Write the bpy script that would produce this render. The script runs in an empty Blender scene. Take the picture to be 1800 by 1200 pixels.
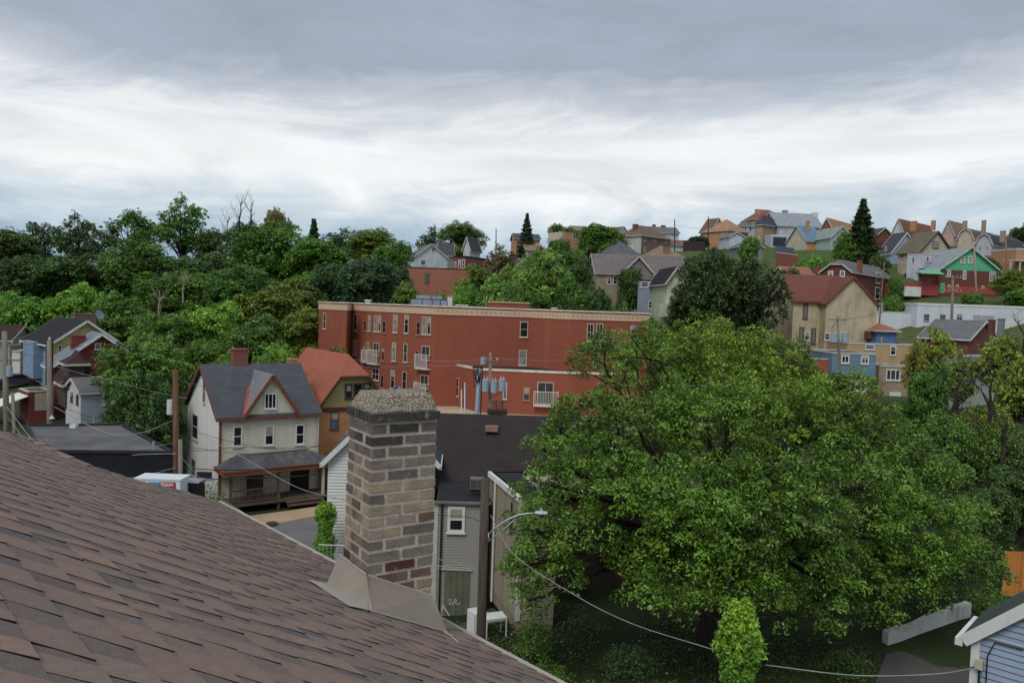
import bpy, math, random
import numpy as np
from mathutils import Vector, Matrix

random.seed(7); RNG = np.random.default_rng(11)
scene = bpy.context.scene
col = scene.collection
PI = math.pi; R = math.radians

# ------------------------------------------------------------------ camera
EYE = Vector((0.0, 0.0, 16.0)); FP = 1350.0
PITCH, ROLL = math.atan(60/1350), R(2.0)
cam = bpy.data.cameras.new('camera'); camo = bpy.data.objects.new('camera', cam); col.objects.link(camo)
cam.sensor_width = 36; cam.lens = FP/1800*36; cam.clip_start = 0.05; cam.clip_end = 6000
CM = Matrix.Rotation(PI/2-PITCH, 4, 'X') @ Matrix.Rotation(ROLL, 4, 'Z')
camo.matrix_world = Matrix.Translation(EYE) @ CM
scene.camera = camo

# ------------------------------------------------------------------ sky, sun, exposure
SUN_EL, SUN_AZ = R(50), R(-155)          # azimuth measured from +Y towards +X
w = bpy.data.worlds.new('World'); scene.world = w; w.use_nodes = True
nt = w.node_tree; N = nt.nodes; L = nt.links; N.clear()
def nn(t, **k):
    n = N.new(t)
    for a, b in k.items(): setattr(n, a, b)
    return n
def srgb(r, g, b):
    f = lambda c: (c/255/12.92) if c/255 <= .04045 else ((c/255+.055)/1.055)**2.4
    return (f(r), f(g), f(b))
sky = nn('ShaderNodeTexSky', sky_type='NISHITA'); sky.sun_disc = False
sky.sun_elevation = SUN_EL; sky.sun_rotation = SUN_AZ; sky.air_density = 1.0; sky.dust_density = 3.0
tc = nn('ShaderNodeTexCoord'); sp = nn('ShaderNodeSeparateXYZ'); L.new(tc.outputs['Generated'], sp.inputs[0])
def noise(scale, vec, detail=6, rough=.55, off=(0,0,0), stretch=(1,1,1), dist=0):
    mp = nn('ShaderNodeMapping'); mp.inputs['Location'].default_value = off; mp.inputs['Scale'].default_value = stretch
    L.new(vec, mp.inputs['Vector'])
    n = nn('ShaderNodeTexNoise'); n.inputs['Scale'].default_value = scale; n.inputs['Detail'].default_value = detail
    n.inputs['Roughness'].default_value = rough; n.inputs['Distortion'].default_value = dist
    L.new(mp.outputs[0], n.inputs['Vector']); return n.outputs['Fac']
def ma(op, a, b=None, c=None, clamp=False):
    n = nn('ShaderNodeMath', operation=op); n.use_clamp = clamp
    for i, v in enumerate((a, b, c)):
        if v is None: continue
        if isinstance(v, (int, float)): n.inputs[i].default_value = v
        else: L.new(v, n.inputs[i])
    return n.outputs[0]
G = tc.outputs['Generated']
z = sp.outputs['Z']
n1 = noise(1.6, G, 7, .6, (3.1, 1.7, .4), (1, 1, 3.4), .3)      # large cloud edge
n2 = noise(4.6, G, 8, .6, (7.3, 2.2, 5.1), (1, 1, 3.3), .9)    # lumps
n3 = noise(2.2, G, 5, .55, (0.3, 9.2, 2.1), (1, 1, 14), .2)     # thin layers
n4 = noise(1.1, G, 2, .5, (5.3, 4.2, 1.1), (1, 1, 1), 0)
zz = ma('ADD', z, ma('MULTIPLY_ADD', n1, .13, -.065))
zz = ma('ADD', zz, ma('MULTIPLY_ADD', n2, .15, -.072))
zz = ma('ADD', zz, ma('MULTIPLY_ADD', sp.outputs['X'], -.02, .012))
ramp = nn('ShaderNodeValToRGB'); L.new(zz, ramp.inputs[0])
stops = [(0.0, (146,174,202)), (.06, (156,184,208)), (.10, (182,204,220)), (.145, (220,230,237)), (.18, (248,250,251)),
         (.235, (246,248,250)), (.262, (206,213,221)), (.30, (166,177,193)), (.42, (163,175,192)), (.7, (188,197,208)), (1.0, (206,212,220))]
cr = ramp.color_ramp
while len(cr.elements) < len(stops): cr.elements.new(.5)
for e, (p, c) in zip(cr.elements, stops): e.position = p; e.color = (*srgb(*c), 1)
# thin grey layers across the bright band, thicker to the right
lay = ma('MULTIPLY', ma('SUBTRACT', n3, .46, clamp=True), 3.2, clamp=True)
lmix = nn('ShaderNodeMixRGB', blend_type='MIX'); L.new(ma('MULTIPLY', lay, .38), lmix.inputs[0])
L.new(ramp.outputs[0], lmix.inputs[1]); lmix.inputs[2].default_value = (*srgb(172,183,196), 1)
# broad light and dark lumps in the cloud deck
md = nn('ShaderNodeMixRGB', blend_type='MULTIPLY'); md.inputs[0].default_value = 1
v = ma('MULTIPLY_ADD', n2, .5, .76); v = ma('MULTIPLY', v, ma('MULTIPLY_ADD', n4, .18, .91))
cv = nn('ShaderNodeCombineXYZ'); L.new(v, cv.inputs[0]); L.new(v, cv.inputs[1]); L.new(v, cv.inputs[2])
L.new(lmix.outputs[0], md.inputs[1]); L.new(cv.outputs[0], md.inputs[2])
sc10 = nn('ShaderNodeMixRGB', blend_type='MULTIPLY'); sc10.inputs[0].default_value = 1
L.new(md.outputs[0], sc10.inputs[1]); sc10.inputs[2].default_value = (10.0, 10.0, 10.0, 1)
cover = nn('ShaderNodeMixRGB'); cover.inputs[0].default_value = .95
L.new(sky.outputs[0], cover.inputs[1]); L.new(sc10.outputs[0], cover.inputs[2])
bg = nn('ShaderNodeBackground'); bg.inputs[1].default_value = .10
L.new(cover.outputs[0], bg.inputs[0]); wo = nn('ShaderNodeOutputWorld'); L.new(bg.outputs[0], wo.inputs[0])
sl = bpy.data.lights.new('sun', 'SUN'); sl.energy = 1.5; sl.angle = R(25); sl.color = (1, .97, .93)
so = bpy.data.objects.new('sun', sl); col.objects.link(so)
sd = Vector((math.sin(SUN_AZ)*math.cos(SUN_EL), math.cos(SUN_AZ)*math.cos(SUN_EL), math.sin(SUN_EL)))
so.rotation_euler = (-sd).to_track_quat('-Z', 'Y').to_euler()
scene.view_settings.view_transform = 'Standard'; scene.view_settings.look = 'None'
scene.view_settings.gamma = 1; scene.view_settings.exposure = 0.0
scene.view_settings.use_curve_mapping = False

# ------------------------------------------------------------------ pixel <-> world helpers (1800x1200 photo pixels)
M3 = CM.to_3x3(); M3i = M3.inverted()
def ray(px, py): return M3 @ Vector(((px-900)/FP, (600-py)/FP, -1))
def W(px, py, Y):
    r = ray(px, py); return EYE + r*(Y/r.y)
def proj(p):
    q = M3i @ (Vector(p)-EYE); return (900+FP*q.x/-q.z, 600-FP*q.y/-q.z)
def hit(px, py, p0, n):
    r = ray(px, py); return EYE + r*((Vector(p0)-EYE).dot(n)/r.dot(n))
def solve_t(K, d, px):
    """length t so that K + t d falls on image column px"""
    a = M3i @ (K-EYE); b = M3i @ d; m = (px-900)/FP
    return -(a.x+m*a.z)/(b.x+m*b.z)

# ------------------------------------------------------------------ object helpers
def tag(o, label=None, cat=None, group=None, kind=None):
    if label: o['label'] = label
    if cat: o['category'] = cat
    if group: o['group'] = group
    if kind: o['kind'] = kind
    return o
def empty(name, loc, rz=0, label=None, cat=None, group=None):
    o = bpy.data.objects.new(name, None); col.objects.link(o); o.empty_display_size = .2
    o.location = loc; o.rotation_euler = (0, 0, rz)
    return tag(o, label, cat, group)
def link(name, me, parent=None, loc=None, rot=None, scale=None):
    o = bpy.data.objects.new(name, me); col.objects.link(o)
    if parent is not None: o.parent = parent
    if loc is not None: o.location = loc
    if rot is not None: o.rotation_euler = rot
    if scale is not None: o.scale = scale
    return o
def copy_tree(o, parent=None):
    c = o.copy(); col.objects.link(c)
    if parent is not None: c.parent = parent
    for ch in list(o.children): copy_tree(ch, c)
    return c

class MB:
    def __init__(s): s.v = []; s.f = []; s.m = []
    def add(s, vs, fs, mi=0):
        b = len(s.v); s.v += [tuple(x) for x in vs]; s.f += [tuple(i+b for i in f) for f in fs]; s.m += [mi]*len(fs)
    def box(s, x0, x1, y0, y1, z0, z1, mi=0):
        s.add([(x0,y0,z0),(x1,y0,z0),(x1,y1,z0),(x0,y1,z0),(x0,y0,z1),(x1,y0,z1),(x1,y1,z1),(x0,y1,z1)],
              [(0,3,2,1),(4,5,6,7),(0,1,5,4),(1,2,6,5),(2,3,7,6),(3,0,4,7)], mi)
    def prism(s, pts, ext, mi=0):
        """polygon pts (3D, planar) extruded by vector ext"""
        n = len(pts); e = Vector(ext); a = [Vector(p) for p in pts]; b = [p+e for p in a]
        s.add(a+b, [tuple(range(n))[::-1], tuple(range(n, 2*n))]+[(i, (i+1) % n, (i+1) % n+n, i+n) for i in range(n)], mi)
    def beam(s, p0, p1, wd, ht, up=(0,0,1), mi=0):
        p0, p1 = Vector(p0), Vector(p1); d = (p1-p0).normalized(); u = Vector(up)
        sd_ = d.cross(u).normalized(); u = sd_.cross(d).normalized()
        a = sd_*wd/2; b = u*ht/2
        vs = [p0-a-b, p0+a-b, p0+a+b, p0-a+b, p1-a-b, p1+a-b, p1+a+b, p1-a+b]
        s.add(vs, [(0,1,2,3),(7,6,5,4),(0,4,5,1),(1,5,6,2),(2,6,7,3),(3,7,4,0)], mi)
    def tube(s, pts, radii, seg=8, mi=0, caps=True):
        pts = [Vector(p) for p in pts]; n = len(pts)
        if isinstance(radii, (int, float)): radii = [radii]*n
        vs = []; ref = None
        for i, p in enumerate(pts):
            d = (pts[min(i+1, n-1)]-pts[max(i-1, 0)]).normalized()
            if ref is None: ref = Vector((1,0,0)) if abs(d.x) < .8 else Vector((0,1,0))
            u = d.cross(ref).normalized(); ref = u.cross(d).normalized()
            for k in range(seg):
                a = 2*PI*k/seg; vs.append(p+(u*math.cos(a)+ref*math.sin(a))*radii[i])
        fs = [(i*seg+k, i*seg+(k+1) % seg, (i+1)*seg+(k+1) % seg, (i+1)*seg+k) for i in range(n-1) for k in range(seg)]
        if caps: fs += [tuple(range(seg))[::-1], tuple(range((n-1)*seg, n*seg))]
        s.add(vs, fs, mi)
    def mesh(s, name, mats, smooth=False):
        me = bpy.data.meshes.new(name); me.from_pydata(s.v, [], s.f)
        for m in (mats if isinstance(mats, (list, tuple)) else [mats]): me.materials.append(m)
        if max(s.m, default=0) > 0: me.polygons.foreach_set('material_index', s.m)
        if smooth: me.polygons.foreach_set('use_smooth', [True]*len(s.f))
        me.update(); return me
    def build(s, name, mats, parent=None, smooth=False, loc=None, rot=None, kind=None, label=None):
        o = link(name, s.mesh(name, mats, smooth), parent, loc, rot)
        if kind: o['kind'] = kind
        if label: o['label'] = label
        return o

# ------------------------------------------------------------------ materials
_mc = {}
class NB:
    def __init__(s, name):
        s.m = bpy.data.materials.new(name); s.m.use_nodes = True; s.t = s.m.node_tree; s.t.nodes.clear()
        s.out = s.n('ShaderNodeOutputMaterial'); s.bs = s.n('ShaderNodeBsdfPrincipled'); s.l(s.bs.outputs[0], s.out.inputs[0])
        s.tc = s.n('ShaderNodeTexCoord')
    def n(s, t, **k):
        x = s.t.nodes.new(t)
        for a, b in k.items(): setattr(x, a, b)
        return x
    def l(s, a, b): s.t.links.new(a, b)
    def noise(s, scale, detail=4, stretch=(1,1,1), src='Object', rough=.55, dist=0):
        mp = s.n('ShaderNodeMapping'); mp.inputs['Scale'].default_value = stretch; s.l(s.tc.outputs[src], mp.inputs[0])
        x = s.n('ShaderNodeTexNoise'); x.inputs['Scale'].default_value = scale; x.inputs['Detail'].default_value = detail
        x.inputs['Roughness'].default_value = rough; x.inputs['Distortion'].default_value = dist
        s.l(mp.outputs[0], x.inputs['Vector']); return x.outputs['Fac']
    def math(s, op, a, b=None, c=None, clamp=False):
        x = s.n('ShaderNodeMath', operation=op); x.use_clamp = clamp
        for i, v_ in enumerate((a, b, c)):
            if v_ is None: continue
            if isinstance(v_, (int, float)): x.inputs[i].default_value = v_
            else: s.l(v_, x.inputs[i])
        return x.outputs[0]
    def mix(s, fac, a, b, bt='MIX'):
        x = s.n('ShaderNodeMixRGB', blend_type=bt)
        for i, v_ in enumerate((fac, a, b)):
            if isinstance(v_, (int, float)): x.inputs[i].default_value = v_
            elif isinstance(v_, tuple): x.inputs[i].default_value = (*v_[:3], 1)
            else: s.l(v_, x.inputs[i])
        return x.outputs[0]
    def ramp(s, f, p0, p1):
        x = s.n('ShaderNodeMapRange'); x.inputs[1].default_value = p0; x.inputs[2].default_value = p1
        s.l(f, x.inputs[0]); return x.outputs[0]
    def bump(s, h, strength=.5, dist=.02):
        x = s.n('ShaderNodeBump'); x.inputs['Strength'].default_value = strength; x.inputs['Distance'].default_value = dist
        s.l(h, x.inputs['Height']); s.l(x.outputs[0], s.bs.inputs['Normal'])
    def fin(s, colr, rough=.8, metal=0, spec=.3):
        if isinstance(colr, tuple): s.bs.inputs['Base Color'].default_value = (*colr[:3], 1)
        else: s.l(colr, s.bs.inputs['Base Color'])
        s.bs.inputs['Roughness'].default_value = rough; s.bs.inputs['Metallic'].default_value = metal
        s.bs.inputs['Specular IOR Level'].default_value = spec
        return s.m
def sc_(c, k): return tuple(min(1, x*k) for x in c[:3])
def mat(name, c, rough=.8, var=.25, scale=1.5, dirt=None, dirt_amt=.35, bump=0, metal=0, spec=.3, stretch=(1,1,1)):
    """general surface: colour c (linear), mottled by var, with streaky dirt"""
    if name in _mc: return _mc[name]
    b = NB(name)
    f = b.noise(scale, 6, stretch); f2 = b.noise(scale*9, 4, stretch)
    cc = b.mix(b.ramp(f, .3, .7), sc_(c, 1-var), sc_(c, 1+var))
    cc = b.mix(b.math('MULTIPLY', f2, .35), cc, sc_(c, 1-var*1.3))
    if dirt:
        g = b.noise(scale*.8, 7, (1, 1, .25), rough=.65)
        cc = b.mix(b.math('MULTIPLY', b.ramp(g, .5, .72), dirt_amt, clamp=True), cc, dirt)
    if bump: b.bump(f2, bump, .02)
    _mc[name] = b.fin(cc, rough, metal, spec); return _mc[name]
def siding(name, c, pitch=.2, dirt=(.12,.11,.09), amt=.3):
    """far clapboard too fine to build: relief and painted lap-shade lines every pitch metres"""
    if name in _mc: return _mc[name]
    b = NB(name); s = b.n('ShaderNodeSeparateXYZ'); b.l(b.tc.outputs['Object'], s.inputs[0])
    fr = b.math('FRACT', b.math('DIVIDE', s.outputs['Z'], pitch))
    f = b.noise(.7, 5); g = b.noise(1.2, 7, (1, 1, .3), rough=.65)
    cc = b.mix(b.ramp(f, .3, .7), sc_(c, .86), sc_(c, 1.08))
    cc = b.mix(b.math('MULTIPLY', b.ramp(g, .48, .75), amt, clamp=True), cc, dirt)
    cc = b.mix(b.math('MULTIPLY', b.math('LESS_THAN', fr, .15), .38), cc, sc_(c, .4))  # dark line painted in for the shade under each lap
    b.bump(fr, .9, .03)
    _mc[name] = b.fin(cc, .7); return _mc[name]
def bricks(name, c, c2, mortar, bw=.21, bh=.075):
    """far brickwork too small to tell apart"""
    if name in _mc: return _mc[name]
    b = NB(name); s = b.n('ShaderNodeSeparateXYZ'); b.l(b.tc.outputs['Object'], s.inputs[0])
    cb = b.n('ShaderNodeCombineXYZ'); b.l(b.math('ADD', s.outputs['X'], s.outputs['Y']), cb.inputs[0]); b.l(s.outputs['Z'], cb.inputs[1])
    t = b.n('ShaderNodeTexBrick'); b.l(cb.outputs[0], t.inputs['Vector']); t.inputs['Scale'].default_value = 1
    t.inputs['Brick Width'].default_value = bw; t.inputs['Row Height'].default_value = bh; t.inputs['Mortar Size'].default_value = .006
    t.inputs['Color1'].default_value = (*c, 1); t.inputs['Color2'].default_value = (*c2, 1); t.inputs['Mortar'].default_value = (*mortar, 1)
    f = b.noise(.35, 6, rough=.6); f2 = b.noise(1.3, 7, (1, 1, 3))
    cc = b.mix(.55, t.outputs['Color'], b.mix(b.ramp(f2, .35, .65), sc_(c, .82), sc_(c2, 1.1)))
    cc = b.mix(b.math('MULTIPLY', b.ramp(f, .35, .75), .25), cc, sc_(c, .55))
    g3 = b.noise(.9, 7, (1, 1, .12), rough=.7); g4 = b.noise(5, 5, (1, 1, 2.2), rough=.8)
    cc = b.mix(b.math('MULTIPLY', b.ramp(g3, .5, .75), .3), cc, sc_(c, .5)); cc = b.mix(b.math('MULTIPLY', b.ramp(g4, .5, .8), .35), cc, sc_(mortar, .8))
    _mc[name] = b.fin(cc, .9, spec=.15); return _mc[name]
def shingles(name, c, pitch=.16, var=.25):
    if name in _mc: return _mc[name]
    b = NB(name); s = b.n('ShaderNodeSeparateXYZ'); b.l(b.tc.outputs['Object'], s.inputs[0])
    fr = b.math('FRACT', b.math('DIVIDE', s.outputs['Z'], pitch))
    f = b.noise(.8, 6, rough=.65); f2 = b.noise(6, 3, (1, 1, 3)); g = b.noise(1.0, 6, (1, 1, .2), rough=.7)
    cc = b.mix(b.ramp(f, .3, .7), sc_(c, 1-var), sc_(c, 1+var))
    cc = b.mix(b.ramp(f2, .35, .75), cc, sc_(c, .72))
    cc = b.mix(b.math('MULTIPLY', b.ramp(g, .55, .8), .35), cc, sc_(c, 1.7))
    cc = b.mix(b.math('MULTIPLY', b.math('LESS_THAN', fr, .16), .35), cc, sc_(c, .45))
    b.bump(fr, .5, .02)
    _mc[name] = b.fin(cc, .9, spec=.2); return _mc[name]
GLASS = {}
def glass(kind='dark'):
    if kind not in GLASS:
        b = NB('glass_'+kind); base = {'dark': (.012,.014,.017), 'mid': (.05,.055,.06), 'curtain': (.22,.22,.2), 'blue': (.06,.12,.2)}[kind]
        f = b.noise(1.5, 3)
        GLASS[kind] = b.fin(b.mix(b.ramp(f, .35, .65), sc_(base, .6), sc_(base, 1.5)), .12, 0, .5)
    return GLASS[kind]
WHITE = mat('white_paint', srgb(215,215,210), .6, .06, 2, (.25,.23,.2), .25)
OLDWHITE = mat('weathered_white_paint', srgb(190,188,180), .75, .1, 2, (.2,.18,.15), .4)
TRIMBROWN = mat('brown_trim_paint', srgb(120,72,52), .7, .2, 3, (.05,.04,.03), .4)
BLACK = mat('black_tar', (.018,.018,.02), .8, .3, 1)
STEEL = mat('galvanised_steel', (.42,.44,.46), .45, .12, 3, metal=.5)
WOOD = mat('weathered_pole_wood', (.16,.12,.09), .9, .35, 2, (.04,.03,.025), .6, bump=.5, stretch=(6,6,.5))
# ================================================================== the roof the picture is taken from
AZ = R(47.4); TILT = R(27)
de = Vector((-math.cos(AZ), math.sin(AZ), 0))                                   # along the eave, away
ds = Vector((math.sin(AZ)*math.cos(TILT), math.cos(AZ)*math.cos(TILT), -math.sin(TILT)))  # down the slope
rn = ds.cross(de).normalized()
if rn.z < 0: rn = -rn
RP = W(650, 1062, 5.0)                                                          # a point of the roof at the chimney foot
def on_roof(px, py): return hit(px, py, RP, rn)
cornr = on_roof(380, 880); near_e = on_roof(990, 1200)
# in-plane frame: origin at the corner, a = distance back along the eave towards the camera, b = distance up the slope
def ab(p): q = p-cornr; return (-q.dot(de), -q.dot(ds))
def RPt(a, b, h=0): return cornr - de*a - ds*b + rn*h
hipx = [(380,880),(330,868),(240,848),(160,822),(100,796),(45,769),(0,763)]
hip = [ab(on_roof(*p)) for p in hipx]
la, lb = hip[-1]; ka, kb = hip[-2]
k = 2.2/max(.1, (lb-kb)); hip_end = (la+(la-ka)*k*.6, lb+2.2)
hip.append(hip_end)
A1 = hip_end[0]+9.0
rb = empty('shingled_house', cornr - de*3 - ds*2 + Vector((0,0,-12)), 0,
           'house in the foreground under a brown shingle roof with a brick chimney', 'house')
inv = -Vector(rb.location)
def shm(name):
    b = NB(name); at = b.n('ShaderNodeAttribute', attribute_name='tone'); oi = b.n('ShaderNodeObjectInfo')
    g = b.noise(260, 2, src='Object'); h_ = b.noise(3.5, 5, src='Object', rough=.65)
    c = b.mix(b.math('MULTIPLY', b.ramp(g, .4, .62), .5), at.outputs['Color'], (.21,.17,.15))
    c = b.mix(b.math('MULTIPLY', b.ramp(g, .55, .35), .35), c, (.02,.018,.018))
    c = b.mix(b.math('MULTIPLY', b.ramp(h_, .45, .75), .22), c, (.12,.105,.1))
    m5 = b.noise(22, 6, rough=.75); c = b.mix(b.math('MULTIPLY', b.ramp(m5, .42, .68), .38), c, (.085,.078,.078)); m6 = b.noise(9, 4, rough=.6); c = b.mix(b.math('MULTIPLY', b.ramp(m6, .5, .75), .3), c, (.24,.19,.165))
    b.bump(g, .6, .003)
    return b.fin(c, .93, spec=.25)
SHM = shm('asphalt_shingle_granules'); SHE = mat('asphalt_shingle_cut_edge', (.012,.011,.011), .95, .2, 30)
tones = [srgb(150,124,107), srgb(142,118,103), srgb(156,128,109), srgb(136,114,101), srgb(126,109,99), srgb(112,99,94), srgb(140,121,108), srgb(118,105,99),
         srgb(146,120,105), srgb(94,86,87)]
def tone_attr(me, cols):
    at = me.color_attributes.new('tone', 'FLOAT_COLOR', 'CORNER')
    a = []
    for p, c in zip(me.polygons, cols): a += list((*c, 1))*p.loop_total
    at.data.foreach_set('color', a)
EXPO = .14; SLANT = .042
def piece(wd, th, dx=0.0):
    """one shingle tab in roof coordinates: x along the eave, y down the slope, wedge-shaped"""
    s0, s1 = -SLANT, SLANT; y0, y1 = -.012, EXPO
    v_ = [(s0, y0, .0005), (wd+s0, y0, .0005), (wd+s1+dx, y1, th), (s1+dx*.5, y1, th), (s0, y0, -.004), (wd+s0, y0, -.004), (wd+s1+dx, y1, -.004), (s1+dx*.5, y1, -.004)]
    f_ = [(0,1,2,3), (3,2,6,7), (1,5,6,2), (0,3,7,4)]
    return v_, f_
rot = Matrix((-de, ds, rn)).transposed()                                        # columns: x=-de (towards camera), y=down slope
if rot.determinant() < 0: rot = Matrix((de, ds, rn)).transposed(); XS = -1
else: XS = 1
rot_e = rot.to_euler()
proto = []
for i, t in enumerate(tones):
    for th in (.0045, .0085):
        v_, f_ = piece(.18, th)
        m_ = MB(); m_.add(v_, f_); m_.m = [0, 1, 1, 1]; me = m_.mesh('shingle', [SHM, SHE])
        tone_attr(me, [t]*4); proto.append((me, t, th))
cand = []
nrow = int(hip_end[1]/EXPO)
def hip_a(b):
    for (a0, b0), (a1, b1) in zip(hip, hip[1:]):
        if b0 <= b <= b1: return a0+(a1-a0)*(b-b0)/max(1e-6, b1-b0)
    return None
for r_ in range(nrow):
    b_low = r_*EXPO
    ha = hip_a(b_low+EXPO*.5)
    if ha is None: continue
    a = ha - random.uniform(0, .1); up = random.random() < .5; run = random.choice(tones[:5])
    while a < A1-2.5:
        wd = random.uniform(.08, .2) if up else random.uniform(.05, .15)
        ti = random.choice([0,1,1,2,3,3,4,6,6,8]) if up else random.choice([4,5,5,7,7,9,9,5,3])
        cand.append((a, b_low+EXPO, wd, ti, .0085 if up else .0045)); a += wd; up = not up
info = []
for c in cand:
    a, b_, wd, ti, th = c
    P0 = RPt(a+wd/2, b_-EXPO/2)
    q = M3i @ (P0-EYE)
    if q.z > -.25:
        info.append((0, c)); continue
    x, y = proj(P0); vis = -60 < x < 1860 and -60 < y < 1260
    corners = [proj(RPt(a, b_)), proj(RPt(a+wd, b_)), proj(RPt(a+wd, b_-EXPO)), proj(RPt(a, b_-EXPO))]
    ar = abs(sum(corners[i][0]*corners[(i+1) % 4][1]-corners[(i+1) % 4][0]*corners[i][1] for i in range(4)))/2
    info.append((ar if vis else 0, c))
info.sort(key=lambda t: -t[0])
restv, restf, restm, restc = [], [], [], []
for i, (ar, (a, b_, wd, ti, th)) in enumerate(info):
    if i < 300 and ar > 0:
        me = proto[ti*2+(1 if th > .008 else 0)][0]
        org = RPt(a if XS == 1 else a+wd, b_, random.uniform(0, .0012))
        link('shingle', me, rb, org+inv, (rot_e.x, rot_e.y, rot_e.z), (wd/.18, 1, 1))
    else:
        v_, f_ = piece(wd, th); base = len(restv); org = RPt(a if XS == 1 else a+wd, b_, random.uniform(0, .0012))
        restv += [tuple(org+inv+rot @ Vector(p)) for p in v_]; restf += [tuple(j+base for j in f) for f in f_]
        restm += [0, 1, 1, 1]; restc += [tones[ti]]*4
m_ = MB(); m_.v, m_.f, m_.m = restv, restf, restm
me = m_.mesh('shingle_field', [SHM, SHE]); tone_attr(me, restc); o = link('shingle', me, rb); o['kind'] = 'stuff'
# deck under the shingles, hidden far slope, walls
deck = MB(); poly = [RPt(a, b)+inv for a, b in hip]+[RPt(A1, hip_end[1])+inv, RPt(A1, -.0)+inv]
deck.prism([p-rn*.006 for p in poly], -rn*.1)
deck.build('roof_deck', BLACK, rb)
far = MB()
dd = Vector((de.x*.89, de.y*.89, -.45))                                         # the slope beyond the hip falls away along the eave direction
hp = [RPt(a, b)+inv for a, b in hip]
for i in range(len(hp)-1):
    o1 = hp[i]+dd*(hip[i][1]*.9+.02); o2 = hp[i+1]+dd*(hip[i+1][1]*.9+.02)
    far.prism([hp[i], hp[i+1], o2, o1], (0, 0, -.12))
far.build('roof_slope', shingles('brown_shingle_far_slope', srgb(105,88,78)), rb)
wl = MB(); c0 = RPt(.3, .35)+inv; c1 = RPt(A1, .35)+inv
inx = -Vector((ds.x, ds.y, 0)).normalized()*4.5
wl.prism([c0-Vector((0,0,.25)), c1-Vector((0,0,.25)), c1+inx-Vector((0,0,.25)), c0+inx-Vector((0,0,.25))], (0, 0, -11.5))
wl.build('wall', siding('foreground_wall_siding', srgb(200,198,190)), rb)
# hip cap shingles
for i in range(5, len(hip)):
    pass
hl = [hip[i] for i in range(len(hip))]
cm_ = []
def capmesh(t):
    m_ = MB(); m_.add([(0,-.14,-.03),(0,0,.012),(0,.14,-.03),(.2,-.145,-.036),(.2,0,.004),(.2,.145,-.036),(0,-.14,-.04),(0,.14,-.04)],
                      [(0,1,4,3),(1,2,5,4),(0,6,7,2,1)]); m_.m = [0,0,1]
    me = m_.mesh('cap_shingle', [SHM, SHE]); tone_attr(me, [t]*3); return me
caps = [capmesh(t) for t in tones]
acc = 0
for i in range(len(hl)-1, 0, -1):
    pA = RPt(*hl[i]); pB = RPt(*hl[i-1]); seg = (pB-pA); n_ = max(1, int(seg.length/.15)); dirn = seg.normalized()
    yv = rn.cross(dirn).normalized(); up = dirn.cross(yv).normalized()
    mt = Matrix((-dirn, -yv, up)).transposed() if False else Matrix((-dirn, up.cross(-dirn), up)).transposed()
    for k in range(n_):
        p = pA+seg*((k+1)/n_)+up*.016
        if hl[i][1] < 1.0: 
            continue
        link('cap_shingle', random.choice(caps), rb, p+inv, mt.to_euler())
# white drip edge and gutter lip along the eave
dr = MB(); e0 = RPt(-.02, -.062, .004)+inv; e1 = RPt(A1, -.062, .004)+inv
dr.beam(e0, e1, .04, .03, rn)
dr.beam(e0+ds*.012-rn*.055, e1+ds*.012-rn*.055, .012, .1, rn)
dr.build('drip_edge', mat('cream_drip_edge', srgb(186,180,168), .5, .08, 3), rb)

# ------------------------------------------------------------------ chimney
CY = 5.0
ch_u = Vector((math.sin(R(57)), math.cos(R(57)), 0)); ch_v = Vector((-math.cos(R(57)), math.sin(R(57)), 0))
K = W(655, 726, CY)
cw = solve_t(K, ch_u, 768); cd = solve_t(K, ch_v, 616)
zt = K.z; zb = on_roof(648, 1062).z-.35
cho = MB()
chm = lambda x, y, z_: tuple(K + ch_u*x + ch_v*y + Vector((0, 0, z_-K.z)) + inv)
def ch_box(m_, x0, x1, y0, y1, z0, z1, j=0.0, mi=0):
    pts = []
    for zz_ in (z0, z1):
        g = 1+.11*(zt-zz_)/1.2
        for (x, y) in ((x0,y0),(x1,y0),(x1,y1),(x0,y1)):
            xx = cw-(cw-x)*(1+.012*(zt-zz_)); yy = y*g
            pts.append(chm(xx+random.uniform(-j, j), yy+random.uniform(-j, j), zz_+random.uniform(-j, j)))
    m_.add(pts, [(0,3,2,1),(4,5,6,7),(0,1,5,4),(1,2,6,5),(2,3,7,6),(3,0,4,7)], mi)
b = NB('rough_chimney_mortar'); f = b.noise(14, 7, rough=.7); f2 = b.noise(60, 4, rough=.7)
cc = b.mix(b.ramp(f, .3, .7), srgb(170,162,151), srgb(206,198,187)); cc = b.mix(b.math('MULTIPLY', b.ramp(f2, .5, .8), .6), cc, srgb(80,72,66))
b.bump(f2, 1.0, .01); MORT = b.fin(cc, .95, spec=.1)
core = MB()
nz = 22; 
for i in range(nz):
    z0 = zb+(zt-zb)*i/nz; z1 = zb+(zt-zb)*(i+1)/nz
    ch_box(core, .0025, cw-.0025, .0025, cd-.0025, z0, z1, .0004)
chim = core.build('chimney', MORT, rb)
def brickmat(nm, c):
    b = NB(nm); f = b.noise(9, 6, rough=.7); f2 = b.noise(70, 5, rough=.75); g = b.noise(16, 5)
    cc = b.mix(b.ramp(f, .3, .7), sc_(c, .7), sc_(c, 1.25)); cc = b.mix(b.math('MULTIPLY', b.ramp(f2, .5, .8), .5), cc, sc_(c, .4))
    cc = b.mix(b.math('MULTIPLY', b.ramp(g, .6, .72), .55), cc, srgb(176,168,156))
    b.bump(f2, 1.0, .01); return b.fin(cc, .92, spec=.15)
bm = {k_: brickmat('chimney_brick_'+k_, srgb(*c)) for k_, c in {'soot': (78,75,71), 'grey': (118,111,103), 'greytan': (142,131,117), 'tan': (160,143,122), 'buff': (170,154,133),
      'brown': (124,102,88), 'red': (98,66,58)}.items()}
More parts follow.
